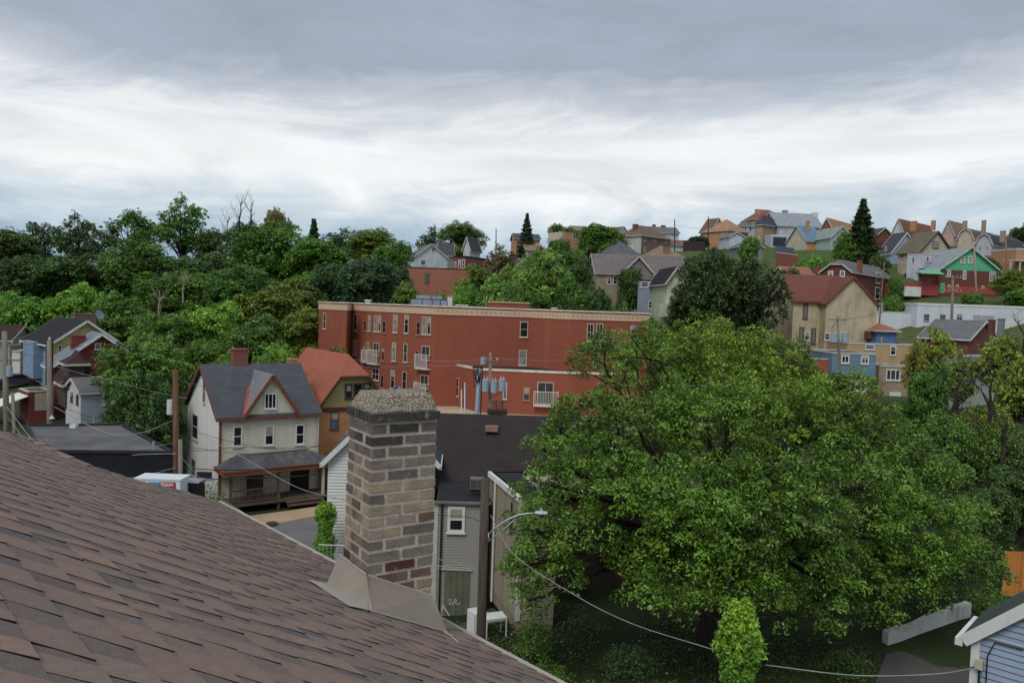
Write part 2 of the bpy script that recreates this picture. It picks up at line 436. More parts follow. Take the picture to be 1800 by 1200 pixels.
rows = 16; zrow0 = zt-.078*rows
for r_ in range(rows+4):
    z1 = zt-.006-r_*.0775; z0 = z1-.055
    if z0 < zb+.1: break
    fr = r_/rows
    def pick(f_=fr):
        if f_ < .04: return bm['soot']
        if f_ < .14: return bm[random.choice(['soot','grey','grey'])]
        if f_ < .3: return bm[random.choice(['grey','greytan','grey','grey','greytan'])]
        if f_ < .8: return bm[random.choice(['greytan','tan','buff','brown','buff','grey','greytan','buff'])]
        return bm[random.choice(['tan','greytan','brown','red','buff','soot'])]
    dpt = .1
    if r_ == 0:
        fs_ = [(0, cw*.52), (cw*.53, cw)]; ss = [(.0, cd*.45), (cd*.48, cd)]
    elif r_ % 2: fs_ = [(0, cw*.21), (cw*.265, cw*.71), (cw*.765, cw)]; ss = [(.1+.012, cd*.55), (cd*.58, cd*.95)]
    else: fs_ = [(0, cw*.465), (cw*.52, cw)]; ss = [(.1+.012, cd*.35), (cd*.39, cd*.8), (cd*.84, cd)]
    if r_ in (14, 16): fs_ = [(cw*.15, cw*.6), (cw*.66, cw*.98)]
    prd = -.016 if r_ == 0 else 0
    for (x0, x1) in fs_:
        for back in (0, 1):
            m_ = MB(); pr = random.uniform(-.004, .0005)+prd
            y0, y1 = (pr, dpt) if not back else (cd-dpt, cd-pr)
            ch_box(m_, x0+(.0 if x0 > .001 else pr), x1-(pr if x1 > cw-.001 else 0), y0, y1, z0, z1, .0016); m_.build('brick', pick(), chim)
    for (y0, y1) in ss:
        y1 = min(y1, cd-dpt-.012)
        if y1-y0 < .03: continue
        if r_ == 0: y0 = max(y0, dpt+.012)
        for back in (0, 1):
            m_ = MB(); pr = random.uniform(-.004, .0005)+prd
            x0, x1 = (pr, .1) if not back else (cw-.1, cw-pr)
            ch_box(m_, x0, x1, y0, y1, z0, z1, .0016); m_.build('brick', pick(), chim)
# crumbling concrete crown
cap = MB(); ztop = W(700, 692, CY+.2).z
nx, ny = 22, 18; base = len(cap.v); vs = []
for layer in range(7):
    t = layer/6; zz_ = zt+.004+(ztop-zt)*t
    ins = -.004+.05*t
    ring = []
    for (x0, y0, x1, y1) in ((ins, ins, cw-ins*.6, ins), (cw-ins*.6, ins, cw-ins*.6, cd-ins), (cw-ins*.6, cd-ins, ins, cd-ins), (ins, cd-ins, ins, ins)):
        for q in range(12):
            u_ = q/12; ring.append((x0+(x1-x0)*u_, y0+(y1-y0)*u_))
    for (x, y) in ring:
        j = .0045
        vs.append(chm(x+random.uniform(-j, j), y+random.uniform(-j, j), zz_+(random.uniform(-.006, .006) if 0 < layer else 0)))
fs = []
for l_ in range(6):
    for q in range(48): fs.append((l_*48+q, l_*48+(q+1) % 48, (l_+1)*48+(q+1) % 48, (l_+1)*48+q))
vs.append(chm(cw/2, cd/2, ztop+.006)); c_ = len(vs)-1
for q in range(48): fs.append((6*48+q, 6*48+(q+1) % 48, c_))
cap.add(vs, fs)
b = NB('crumbling_crown_concrete'); f = b.noise(9, 6, rough=.7); vo = b.n('ShaderNodeTexVoronoi'); vo.inputs['Scale'].default_value = 60; b.l(b.tc.outputs['Object'], vo.inputs['Vector'])
f2 = b.noise(45, 5, rough=.8)
cc = b.mix(b.ramp(f, .3, .7), srgb(176,164,150), srgb(208,197,180)); cc = b.mix(b.math('MULTIPLY', b.ramp(vo.outputs['Distance'], .3, .65), .65), cc, srgb(104,90,80))
cc = b.mix(b.math('MULTIPLY', b.ramp(f2, .55, .7), .6), cc, srgb(190,180,165))
b.bump(b.math('ADD', vo.outputs['Distance'], f2), 1.0, .02)
cap.build('chimney_crown', b.fin(cc, .95, spec=.1), chim, smooth=True)
# metal flashing: upstand on two faces, with a pale flange on the shingles
FL = mat('tan_metal_flashing', srgb(140,129,115), .5, .1, 5, srgb(170,160,148), .35, spec=.4)
FLW = mat('pale_metal_flashing', srgb(172,168,158), .5, .08, 5)
def side_pt(px, py, face):       # on the chimney faces
    if face == 'F': return hit(px, py, K-ch_v*.012, ch_v)
    return hit(px, py, K-ch_u*.035, ch_u)
def sheet(pts, nrm, th=.004): m_ = MB(); m_.prism([p+inv for p in pts], nrm*th); return m_
fl = sheet([side_pt(597, 975, 'S'), side_pt(645, 1010, 'S'), on_roof(651, 1076)+rn*.008, on_roof(574, 1028)+rn*.008], -ch_u)
fl.build('flashing', FL, rb)
t0 = side_pt(645, 1010, 'F'); t1 = side_pt(760, 1046, 'F')
fl = sheet([t0, t1, on_roof(784, 1112)+rn*.014, on_roof(651, 1076)+rn*.008], -ch_v)
fl.build('flashing', FL, rb)
fl = sheet([on_roof(540, 1021)+rn*.012, on_roof(574, 1028)+rn*.012, on_roof(651, 1076)+rn*.012, on_roof(612, 1068)+rn*.012], rn, .002); fl.build('flashing_flange', FLW, rb)
m_ = MB()
m_.tube([p+inv for p in (side_pt(597, 974, 'S')-ch_u*.004, side_pt(645, 1009, 'S')-ch_u*.004, t0-ch_v*.004, t1-ch_v*.004)], .006, 6)
m_.tube([p+inv for p in (t0-ch_v*.004, on_roof(651, 1076)+rn*.014)], .0035, 5)
m_.tube([p+inv for p in (on_roof(651, 1077)+rn*.014, on_roof(700, 1091)+rn*.016, on_roof(784, 1114)+rn*.018)], .0045, 5)
m_.tube([p+inv for p in (on_roof(778, 1112)+rn*.012, on_roof(792, 1120)+rn*.012, on_roof(803, 1130)+rn*.01)], .006, 5)
m_.build('flashing_seam', mat('flashing_sealant', srgb(176,168,156), .6, .1, 10), rb)
# ================================================================== building kit
CRP = {'0': (0,0,1), 'a': (680,360,6), 'b': (940,360,6), 'c': (1200,340,6), 'd': (1480,340,5.453), 'e': (1360,460,4.615), 'f': (1560,500,5),
       'l': (0,540,5.218), 'w': (300,560,2.857), 'm': (740,660,2.5), 'p': (540,480,4.284), 'q': (840,480,4.285)}
GROUND = []                      # (x, y, z) ground heights known from the buildings
FACE_ROT = {'F': 0, 'L': -PI/2, 'R': PI/2}
def leaf_tree_ground(x, y): pass
BUILDINGS = []
class B:
    def __init__(s, label, crop, kx, ky, Y, yaw, fx, sx=None, d=None, side='L', h=None, base=None, name='house', cat='house', group=None, host=None, sink=1.0):
        Y = Y if Y < 100 else 100+(Y-100)*1.45
        s.c = CRP[crop]; s.side = side; th = R(yaw); s.th = th
        px, py = s.P(kx, ky); K = W(px, py, Y); sg = 1 if side == 'L' else -1
        uf = Vector((math.cos(th), math.sin(th), 0))*sg; us = Vector((-math.sin(th), math.cos(th), 0))
        s.w = solve_t(K, uf, s.P(fx, 0)[0])
        s.d = d if sx is None else solve_t(K, us, s.P(sx, 0)[0])
        if s.w <= 0 or s.w > 60: print('BAD W', label, s.w); s.w = 8
        if s.d <= 0 or s.d > 26: print('BAD D', label, s.d); s.d = 8 if s.d <= 0 else 14
        s.h = h if h else K.z-W(px, s.P(0, base)[1], Y).z
        s.K = K; ctr = K+uf*s.w/2
        s.org = Vector((ctr.x, ctr.y, K.z-s.h)); s.Rz = Matrix.Rotation(th, 3, 'Z')
        s.host = host; s.sink = sink; s.woff = 0
        if host: s.root = host.root
        else:
            s.root = empty(name, s.org, th, label, cat, group)
            m = s.org+s.Rz @ Vector((0, s.d/2, 0)); GROUND.append((m.x, m.y, s.org.z)); GROUND.append((s.org.x, s.org.y, s.org.z))
            BUILDINGS.append((s.root, s.w, s.d, s.h, s.org.copy(), th))
    def P(s, x, y): return (s.c[0]+x/s.c[2], s.c[1]+y/s.c[2])
    def put(s, mb, name, mats, smooth=False, parent=None, label=None, kind=None):
        o = mb.build(name, mats, parent or s.root, smooth, label=label, kind=kind)
        if s.host and not parent:
            o.location = s.host.Rz.inverted() @ (s.org-s.host.org); o.rotation_euler = (0, 0, s.th-s.host.th)
        return o
    def loc(s, p): return s.Rz.inverted() @ (Vector(p)-s.org)
    def on(s, face, x, y, off=0.0):
        """local point where the image point (crop coordinates) meets a face plane"""
        px, py = s.P(x, y)
        if face == 'F': p0, n = s.org+s.Rz @ Vector((0, off, 0)), s.Rz @ Vector((0, 1, 0))
        elif face == 'L': p0, n = s.org+s.Rz @ Vector((-s.w/2+off, 0, 0)), s.Rz @ Vector((1, 0, 0))
        else: p0, n = s.org+s.Rz @ Vector((s.w/2-off, 0, 0)), s.Rz @ Vector((1, 0, 0))
        return s.loc(hit(px, py, p0, n))
    def ridge_h(s, ry, y):
        q = s.org+s.Rz @ Vector((0, y, s.h)); px = proj(q)[0]; return W(px, s.P(0, ry)[1], q.y).z-s.org.z-s.h
    def body(s, wm, roof='flat', ry=None, rh=None, rm=None, trim=None, over=.35, side_mat=None, gable_mat=None, thick=.16, clip=.0, par=.35, gut=True):
        w, d, h = s.w, s.d, s.h; x0, x1 = -w/2, w/2; zb = -s.sink
        if rh is None and ry is not None: rh = s.ridge_h(ry, 0 if roof in ('gy', 'gambrel') else d/2)
        if rh is None: rh = 0
        if roof != 'flat' and (rh < .3 or rh > 8): print('RH?', s.root.name, s.root.get('label'), round(rh, 2)); rh = min(max(rh, .8), 5)
        s.rh = rh; s.roof = roof; trim = trim or OLDWHITE; rm = rm or BLACK
        prof = {'gy': [(x0, h), (0, h+rh), (x1, h)], 'gambrel': [(x0, h), (x0+w*.16, h+rh*.62), (0, h+rh), (x1-w*.16, h+rh*.62), (x1, h)]}
        if roof == 'gy' and clip: prof['gy'] = [(x0, h), (-w/2*clip, h+rh*(1-clip)), (w/2*clip, h+rh*(1-clip)), (x1, h)]
        m = MB(); ms = [wm, side_mat or wm]
        m.box(x0, x1, 0, d, zb, h)
        if side_mat: m.m = [0, 0, 0, 1, 0, 1]
        s.wall = s.put(m, 'wall', ms)
        if roof in prof:
            p = prof[roof]; g = MB(); n = len(p)
            g.prism([(a, .0, b) for a, b in p], (0, d, 0)); s.put(g, 'gable', gable_mat or wm)
            full = {'gy': [(x0, h), (0, h+rh), (x1, h)]}.get(roof, p) if not clip else [(x0, h), (0, h+rh), (x1, h)]
            r = MB(); t = MB()
            for (a, b), (c, e) in zip(full, full[1:]):
                sl = (e-b)/(c-a) if abs(c-a) > 1e-6 else 0
                A, Bz, Cx, E = a, b, c, e
                if a == x0: A, Bz = a-over, b-sl*over
                if c == x1: Cx, E = c+over, e+sl*over
                y0_, y1_ = -over, d+over
                if clip: 
                    # jerkinhead: cut the front corner of the ridge
                    cy = over+w*.22*clip*2
                    def pt(x, z_, y_): return (x, y_, z_+.03)
                    if c == 0: q = [pt(A, Bz, y0_), pt(-w/2*clip, h+rh*(1-clip), y0_), pt(0, h+rh, y0_+cy), pt(0, h+rh, y1_), pt(A, Bz, y1_)]
                    else: q = [pt(0, h+rh, y0_+cy), pt(w/2*clip, h+rh*(1-clip), y0_), pt(Cx, E, y0_), pt(Cx, E, y1_), pt(0, h+rh, y1_)]
                    r.prism(q, (0, 0, thick))
                else:
                    r.prism([(A, y0_, Bz+.03), (Cx, y0_, E+.03), (Cx, y1_, E+.03), (A, y1_, Bz+.03)], (0, 0, thick))
                if not clip or True:
                    for yy in (y0_-.02, y1_+.02):
                        if clip and yy < 0:
                            if c == 0: t.beam((A, yy, Bz+.03), (-w/2*clip, yy, h+rh*(1-clip)+.03), .06, .24, (0, 0, 1))
                            else: t.beam((w/2*clip, yy, h+rh*(1-clip)+.03), (Cx, yy, E+.03), .06, .24, (0, 0, 1))
                        else: t.beam((A, yy, Bz+.04), (Cx, yy, E+.04), .06, .24, (0, 0, 1))
            if clip:
                cy = over+w*.22*clip*2
                zc = h+rh*(1-clip)
                r.prism([(-w/2*clip, -over, zc+.03), (w/2*clip, -over, zc+.03), (0, -over+cy, h+rh+.03)], (0, 0, thick))
                t.beam((-w/2*clip, -over-.02, zc), (w/2*clip, -over-.02, zc), .06, .2)
            s.put(r, 'roof', rm); 
            for sx_ in (-1, 1):
                sl = (prof[roof][1][1]-h)/(prof[roof][1][0]-x0)
                t.beam((sx_*(w/2+over+.02), -over, h-sl*over+.02), (sx_*(w/2+over+.02), d+over, h-sl*over+.02), .1, .16)
            s.put(t, 'trim', trim)
        elif roof == 'gx':
            g = MB(); g.prism([(x0+.001, 0, h), (x0+.001, d/2, h+rh), (x0+.001, d, h)], (w-.002, 0, 0)); s.put(g, 'gable', gable_mat or side_mat or wm)
            sl = rh/(d/2); r = MB(); t = MB(); o = over
            r.prism([(x0-o, -o, h-sl*o+.03), (x1+o, -o, h-sl*o+.03), (x1+o, d/2, h+rh+.03), (x0-o, d/2, h+rh+.03)], (0, 0, thick))
            r.prism([(x0-o, d/2, h+rh+.03), (x1+o, d/2, h+rh+.03), (x1+o, d+o, h-sl*o+.03), (x0-o, d+o, h-sl*o+.03)], (0, 0, thick))
            s.put(r, 'roof', rm)
            for xx in (x0-o-.02, x1+o+.02):
                t.beam((xx, -o, h-sl*o+.04), (xx, d/2, h+rh+.04), .06, .24); t.beam((xx, d/2, h+rh+.04), (xx, d+o, h-sl*o+.04), .06, .24)
            for yy in (-o-.04, d+o+.04): t.beam((x0-o, yy, h-sl*o+.02), (x1+o, yy, h-sl*o+.02), .1, .16)
            s.put(t, 'trim', trim)
        elif roof == 'hip':
            o = over; q = min(w, d)/2
            e = [(x0-o, -o), (x1+o, -o), (x1+o, d+o), (x0-o, d+o)]
            ra, rb_ = ((x0+q, d/2), (x1-q, d/2)) if w >= d else ((0, q), (0, d-q))
            z0 = h-rh/q*o+.03 if q > 0 else h; z1 = h+rh
            V = [(a, b, z0) for a, b in e]+[(ra[0], ra[1], z1), (rb_[0], rb_[1], z1)]+[(a, b, z0-thick) for a, b in e]
            r = MB()
            if w >= d: F_ = [(0,1,5,4), (1,2,5), (2,3,4,5), (3,0,4)]
            else: F_ = [(0,1,4), (1,2,5,4), (2,3,5), (3,0,4,5)]
            r.add(V, F_+[(9,8,7,6)]+[(i, i+6, (i+1) % 4+6, (i+1) % 4) for i in range(4)])
            s.put(r, 'roof', rm); t = MB()
            for (a, b), (c, f_) in zip(e, e[1:]+e[:1]):
                dx, dy = (c-a), (f_-b); Ln = math.hypot(dx, dy); nx_, ny_ = dy/Ln*.05, -dx/Ln*.05
                t.beam((a+nx_, b+ny_, z0-.08), (c+nx_, f_+ny_, z0-.08), .1, .18)
            s.put(t, 'trim', trim)
        else:
            m = MB(); m.box(x0-.02, x1+.02, -.02, d+.02, h+.002, h+.06); s.put(m, 'roof', rm)
            t = MB(); o = .06
            for (a, b, c, f_) in ((x0-o, x1+o, -o, .18), (x0-o, x1+o, d-.18, d+o), (x0-o, x0+.18, .18, d-.18), (x1-.18, x1+o, .18, d-.18)): t.box(a, b, c, f_, h+.003, h+par)
            s.put(t, 'parapet', trim)
        return s
    def win(s, face, x, y, wd, ht, st='dh', fr=None, pane='dark', fw=.09, sill=True, off=0.0, name='window', minw=.0):
        a = s.on(face, x-wd/2, y+ht/2, off); b = s.on(face, x+wd/2, y-ht/2, off); c = s.on(face, x, y, off)
        ax = 0 if face == 'F' else 1
        W_ = max(abs(b[ax]-a[ax]), minw); H_ = abs(b.z-a.z)
        if W_ > 12 or H_ > 12: print('WIN?', s.root.get('label'), face, x, y, round(W_, 1), round(H_, 1)); return
        p = Vector((0, 0, c.z)); p[ax] = c[ax]
        off = off+s.woff
        if face == 'F': p.y = off
        elif face == 'L': p.x = -s.w/2+off
        else: p.x = s.w/2-off
        return s.window_at(p, FACE_ROT[face], W_, H_, st, fr, pane, fw, sill, name)
    def window_at(s, p, rz, W_, H_, st='dh', fr=None, pane='dark', fw=.09, sill=True, name='window'):
        fr = fr or WHITE; fw = min(fw, W_*.22); hw, hh = W_/2, H_/2; m = MB(); dp = .05
        m.box(-hw, hw, -dp, .02, -hh, -hh+fw); m.box(-hw, hw, -dp, .02, hh-fw, hh)
        m.box(-hw, -hw+fw, -dp, .02, -hh+fw, hh-fw); m.box(hw-fw, hw, -dp, .02, -hh+fw, hh-fw)
        if st in ('dh', 'grid'): m.box(-hw+fw, hw-fw, -dp+.012, .018, -fw*.3, fw*.3)
        if st in ('sl', 'grid', 'pair'): m.box(-fw*.3, fw*.3, -dp+.01, .018, -hh+fw, hh-fw)
        if sill: m.box(-hw-.05, hw+.05, -dp-.06, .02, -hh-.07, -hh-.002)
        if st == 'tri':
            for k in (-1, 1): m.box(k*W_/6-fw*.35, k*W_/6+fw*.35, -dp+.01, .018, -hh+fw, hh-fw)
        o = s.put(m, name, fr)
        if pane == 'dark': pane = random.choice(['dark', 'dark', 'dark', 'mid'])
        if st in ('dh', 'grid', 'sl') and isinstance(pane, str) and random.random() < .4:
            q = MB(); q.box(-hw+fw*.9, hw-fw*.9, -.028, -.0205, random.uniform(-.1, .7)*hh, hh-fw*.9); q.build('blind', mat(random.choice(['pale_blind', 'tan_blind']), srgb(158,156,146), .8), o)
        if s.host:
            base = s.host.Rz.inverted() @ (s.org-s.host.org); p2 = base+Matrix.Rotation(s.th-s.host.th, 3, 'Z') @ Vector(p)
            o.location = p2; o.rotation_euler = (0, 0, s.th-s.host.th+rz)
        else: o.location = p; o.rotation_euler = (0, 0, rz)
        q = MB()
        if st == 'board': q.box(-hw+fw*.9, hw-fw*.9, -.03, -.012, -hh+fw*.9, hh-fw*.9)
        else: q.box(-hw+fw*.9, hw-fw*.9, -.02, -.008, -hh+fw*.9, hh-fw*.9)
        q.build('pane' if st != 'board' else 'plywood', pane if not isinstance(pane, str) else glass(pane), o)
        return o
    def wins(s, face, lst, **k):
        for t in lst: s.win(face, *t, **k)
    def chimney(s, x, ytop, wd, y_loc=None, cm=None, hh=None, depth=None):
        """chimney by image point of its top centre, standing at local depth y_loc"""
        y_loc = s.d/2 if y_loc is None else y_loc
        a = s.on('F', x-wd/2, ytop, y_loc); b = s.on('F', x+wd/2, ytop, y_loc)
        x0, x1 = min(a.x, b.x), max(a.x, b.x); wv = x1-x0; dp = depth or wv*.8; zt_ = a.z; z0 = s.h+.05
        m = MB(); m.box(x0, x1, y_loc-dp/2, y_loc+dp/2, z0, zt_-.14); m.box(x0-.05, x1+.05, y_loc-dp/2-.05, y_loc+dp/2+.05, zt_-.14, zt_)
        return s.put(m, 'chimney', cm or REDBRICK)
    def boards(s, face, bm_, x0, x1, z0, z1, pitch=.115, thick=.02, top=None):
        s.woff = -.035
        rz = FACE_ROT[face]; z_ = z0; cache = {}
        while z_ < z1-.02:
            a, b = (x0, x1) if not top else top(z_+pitch)
            if b-a > .1:
                key = (round(a, 3), round(b, 3))
                if key not in cache:
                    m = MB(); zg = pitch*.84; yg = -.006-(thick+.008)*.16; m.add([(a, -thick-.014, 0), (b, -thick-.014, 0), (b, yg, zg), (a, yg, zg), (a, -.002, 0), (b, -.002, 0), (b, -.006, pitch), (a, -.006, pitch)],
                                    [(0,1,2,3), (0,4,5,1), (0,3,4), (1,5,2), (3,2,6,7)]); m.m = [0, 0, 0, 0, 1]; cache[key] = m.mesh('clapboard', [bm_, LAP_SHADE])
                off = {'F': Vector((0, 0, 0)), 'L': Vector((-s.w/2, 0, 0)), 'R': Vector((s.w/2, 0, 0))}[face]
                o = link('clapboard', cache[key], s.root, off+Vector((0, 0, z_)), (0, 0, rz))
                if s.host:
                    base = s.host.Rz.inverted() @ (s.org-s.host.org); rr = Matrix.Rotation(s.th-s.host.th, 3, 'Z')
                    o.location = base+rr @ (off+Vector((0, 0, z_))); o.rotation_euler = (0, 0, s.th-s.host.th+rz)
            z_ += pitch
    def slab(s, name, m_, pts, up, mi=None):
        m = MB(); m.prism(pts, up); return s.put(m, name, m_)

LAP_SHADE = mat('clapboard_lap_shade', srgb(112,110,102), .9, .2, 4)  # lap shadow line painted as a dark strip along each clapboard
REDBRICK = bricks('red_brick', srgb(140,86,74), srgb(124,76,66), srgb(150,130,115))
DKBRICK = bricks('dark_brown_brick', srgb(120,72,62), srgb(104,64,56), srgb(110,95,88))
ORBRICK = bricks('orange_brick', srgb(192,144,110), srgb(178,132,102), srgb(170,150,130))
TANBRICK = bricks('tan_brick', srgb(170,150,126), srgb(156,134,112), srgb(175,165,150))
BRBRICK = bricks('brown_brick', srgb(128,108,96), srgb(112,92,82), srgb(150,140,130))
R_GREY = shingles('grey_roof_shingle', srgb(112,112,116)); R_DGREY = shingles('dark_grey_roof_shingle', srgb(78,80,86)); R_BLK = shingles('black_roof_shingle', srgb(46,46,50))
R_BRN = shingles('brown_roof_shingle', srgb(118,100,88)); R_TAN = shingles('tan_roof_shingle', srgb(140,122,104)); R_OLV = shingles('olive_roof_shingle', srgb(112,108,90))
R_RED = shingles('red_roof_shingle', srgb(158,104,88)); R_RBR = shingles('red_brown_roof_shingle', srgb(136,92,80)); R_ORG = shingles('orange_roof_shingle', srgb(170,132,106))
R_BLUE = shingles('blue_roof_shingle', srgb(108,140,170))
S = lambda n, *c, **k: siding(n, srgb(*c), **k)
# ================================================================== buildings of the valley and the hill
# ---- white frame house with the porch
WHS = mat('cream_clapboard_paint', srgb(208,204,184), .75, .08, .9, (.3,.27,.2), .3)
WHL = mat('white_clapboard_paint', srgb(216,216,210), .75, .07, .9, (.3,.29,.26), .3)
hw = B('white two storey frame house with grey gable roof, red chimney and sagging front porch', 'w', 248, 495, 55, 36, 735, sx=88, base=965, sink=.5)
hw.body(WHS, 'gx', ry=236, rm=shingles('slate_grey_roof', srgb(84,86,92)), trim=TRIMBROWN, side_mat=WHL, gable_mat=WHL, over=.3)
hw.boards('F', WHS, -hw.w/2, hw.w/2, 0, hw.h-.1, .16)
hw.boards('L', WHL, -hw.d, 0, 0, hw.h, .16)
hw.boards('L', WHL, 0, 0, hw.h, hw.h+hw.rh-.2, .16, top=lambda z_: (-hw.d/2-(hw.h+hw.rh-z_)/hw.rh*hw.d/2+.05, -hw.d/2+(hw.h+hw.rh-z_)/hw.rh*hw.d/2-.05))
DKW = mat('dark_window_trim', srgb(70,66,62), .7, .1, 3)
for t in ((335,590,50,105), (494,584,50,105), (648,580,48,105)): hw.win('F', *t, fw=.1)
hw.win('L', 172, 367, 14, 105, fr=OLDWHITE, minw=.7, fw=.08, pane='mid'); hw.win('L', 126, 541, 30, 110, fr=OLDWHITE, minw=.9)
hw.win('L', 118, 745, 22, 70, fr=OLDWHITE, pane='blue', minw=.8)
hw.chimney(345, 150, 72, hw.d*.52); hw.chimney(610, 200, 40, hw.d*.8, ORBRICK)
m = MB(); c0 = hw.on('F', 258, 500); m.box(-hw.w/2-.06, -hw.w/2+.1, -.09, -.0, 0, hw.h); hw.put(m, 'corner_board', TRIMBROWN)
m = MB(); m.box(hw.w/2-.1, hw.w/2+.03, -.08, -.0, 0, hw.h); hw.put(m, 'corner_board', OLDWHITE)
m = MB(); m.tube([(hw.w/2+.08, -.12, 0), (hw.w/2+.08, -.12, hw.h)], .05, 6); hw.put(m, 'downpipe', OLDWHITE)
# front cross gable
ga = hw.on('F', 366, 486); gb = hw.on('F', 632, 480); gt = hw.on('F', 506, 288); gx = (ga.x+gb.x)/2; gz = hw.h-.02; gh = gt.z
m = MB(); m.prism([(ga.x, -.12, gz), (gb.x, -.12, gz), (gx, -.12, gh)], (0, hw.d*.45, 0)); g_ = hw.put(m, 'dormer', WHS)
z_ = gz
while z_ < gh-.2:
    k_ = (gh-z_-.16)/(gh-gz)*(gb.x-ga.x)/2
    if k_ > .1: m = MB(); m.add([(gx-k_, -.154, z_), (gx+k_, -.154, z_), (gx+k_, -.128, z_+.16), (gx-k_, -.128, z_+.16)], [(0,1,2,3)]); m.build('clapboard', WHS, g_)
    z_ += .16
m = MB(); o_ = .3; sl_ = (gh-gz)/(gx-ga.x); GR = shingles('pale_grey_roof', srgb(128,128,132))
m.prism([(ga.x-o_, -.12-o_, gz-sl_*o_+.03), (gx, -.12-o_, gh+.03), (gx, hw.d*.5, gh+.03), (ga.x-o_, hw.d*.12, gz-sl_*o_+.03)], (0, 0, .14)); m.build('dormer_roof', GR, g_)
m = MB(); m.prism([(gx, -.12-o_, gh+.03), (gb.x+o_, -.12-o_, gz-sl_*o_+.03), (gb.x+o_, hw.d*.12, gz-sl_*o_+.03), (gx, hw.d*.5, gh+.03)], (0, 0, .14)); m.build('dormer_roof', GR, g_)
m = MB(); m.beam((ga.x-o_, -.16-o_, gz-sl_*o_+.05), (gx, -.16-o_, gh+.05), .06, .26); m.beam((gx, -.16-o_, gh+.05), (gb.x+o_, -.16-o_, gz-sl_*o_+.05), .06, .26)
m.beam((ga.x-o_, -.1-o_, gz-sl_*o_+.22), (ga.x-o_+.02, hw.d*.2, gz-sl_*o_+1.0), .1, .06)
m.build('dormer_trim', TRIMBROWN, g_)
m = MB(); m.beam((ga.x-o_*.2, -.35, gz-sl_*o_*.2+.24), (gx-.1, hw.d*.47, gh+.22), .16, .03); m.build('valley_flashing', mat('red_flashing', srgb(170,70,60), .6), g_)
hw.win('F', 500, 413, 62, 80, 'tri', off=-.15, fw=.08)
# satellite dish builder
def dish(host, p, r_=.42, az=0.4, grey=srgb(120,128,140)):
    m = MB(); n_ = 14; vs = [(0, 0, 0)]
    for k in range(n_): vs.append((math.cos(2*PI*k/n_)*r_, -.12*r_*2, math.sin(2*PI*k/n_)*r_*1.05))
    m.add(vs, [(0, k+1, (k+1) % n_+1) for k in range(n_)]); m.add([(x, y-.012, z_) for x, y, z_ in vs], [(0, (k+1) % n_+1, k+1) for k in range(n_)])
    d_ = host.put(m, 'satellite_dish', mat('dish_grey', grey, .5, .05), smooth=True)
    d_.location = p; d_.rotation_euler = (R(-25), 0, az)
    m = MB(); m.tube([(0, 0, 0), (0, .15, -.1), (0, .18, -r_*1.3)], .03, 6); m.tube([(0, -.02, -r_*.9), (0, -r_*1.1, -.1)], .02, 5); m.build('dish_mount', STEEL, d_); return d_
p_ = hw.on('F', 657, 432, 1.2); dish(hw, (p_.x, p_.y, p_.z))
# porch
pl, pr = hw.on('F', 245, 760, -2.3), hw.on('F', 772, 735, -2.3); pz = hw.on('F', 500, 750, -2.3).z
px0, px1 = -hw.w/2-.3, hw.w/2+.9; pd = -2.4
m = MB(); V = [(px0, pd, pz), (px1, pd, pz), (px1, 0, pz), (px0, 0, pz), (px0+1.6, -.9, pz+.75), (px1-1.7, -.9, pz+.75), (px1-1.7, -.05, pz+.75), (px0+1.6, -.05, pz+.75)]
m.add(V, [(0,1,5,4), (1,2,6,5), (3,0,4,7), (4,5,6,7), (3,2,1,0)])
hw.put(m, 'porch_roof', mat('patched_tar_roofing', srgb(78,78,82), .85, .35, .9, srgb(130,128,125), .5))
m = MB()
for (a, b, c, f_) in ((px0-.08, px1+.08, pd-.12, pd-.01), (px0-.08, px0-.005, pd-.01, -.05), (px1+.005, px1+.08, pd-.01, -.05)): m.box(a, b, c, f_, pz-.3, pz+.06)
m.box(px0-.14, px1+.14, pd-.2, pd-.122, pz-.02, pz+.1)
hw.put(m, 'porch_fascia', mat('rust_brown_fascia', srgb(138,86,62), .75, .25, 1.5, (.06,.04,.03), .5))
dz = hw.on('F', 420, 925, -2.3).z; fz = max(dz, .45)
PW = mat('grey_brown_porch_wood', srgb(96,84,72), .85, .25, 2)
m = MB(); m.box(px0+.2, px1-.2, pd+.1, -.04, fz-.15, fz); hw.put(m, 'porch_floor', PW)
for xx in (px0+.55, px0+3.95, px1-1.15):
    m = MB(); m.box(xx-.09, xx+.09, pd+.2, pd+.38, 0 if xx > px0+3 else fz+.002, pz-.3); hw.put(m, 'porch_post', PW if xx < px0+3 else OLDWHITE if xx > px0+5 else PW)
m = MB(); m.box(px0+.64, px0+3.86, pd+.24, pd+.32, fz+.92, fz+1.0); m.box(px0+.64, px0+3.86, pd+.24, pd+.32, fz+.1, fz+.17); hw.put(m, 'porch_railing', PW)
for k in range(22): m = MB(); xx = px0+.75+k*.145; m.box(xx, xx+.045, pd+.26, pd+.3, fz+.172, fz+.918); hw.put(m, 'baluster', PW)
for k, (zz0, yy0) in enumerate(((.0, -.75), (.18, -.4))): m = MB(); m.box(px0+4.4, px1-1.3, pd+yy0+.1, pd+yy0+.48, max(0, fz-.4+zz0)+.01, max(0, fz-.4+zz0)+.1); hw.put(m, 'porch_step', PW)
bw = mat('brown_plywood', srgb(92,70,60), .85, .3, 2, srgb(150,140,132), .5)
hw.win('F', 422, 830, 85, 95, 'board', fr=mat('brown_window_trim', srgb(88,70,62), .8), pane=bw)
m = MB(); a = hw.on('F', 645, 850); m.box(a.x-.75, a.x+.75, -.05, -.036, fz, fz+2.25); hw.put(m, 'door', mat('dark_brown_door', srgb(40,30,28), .7))
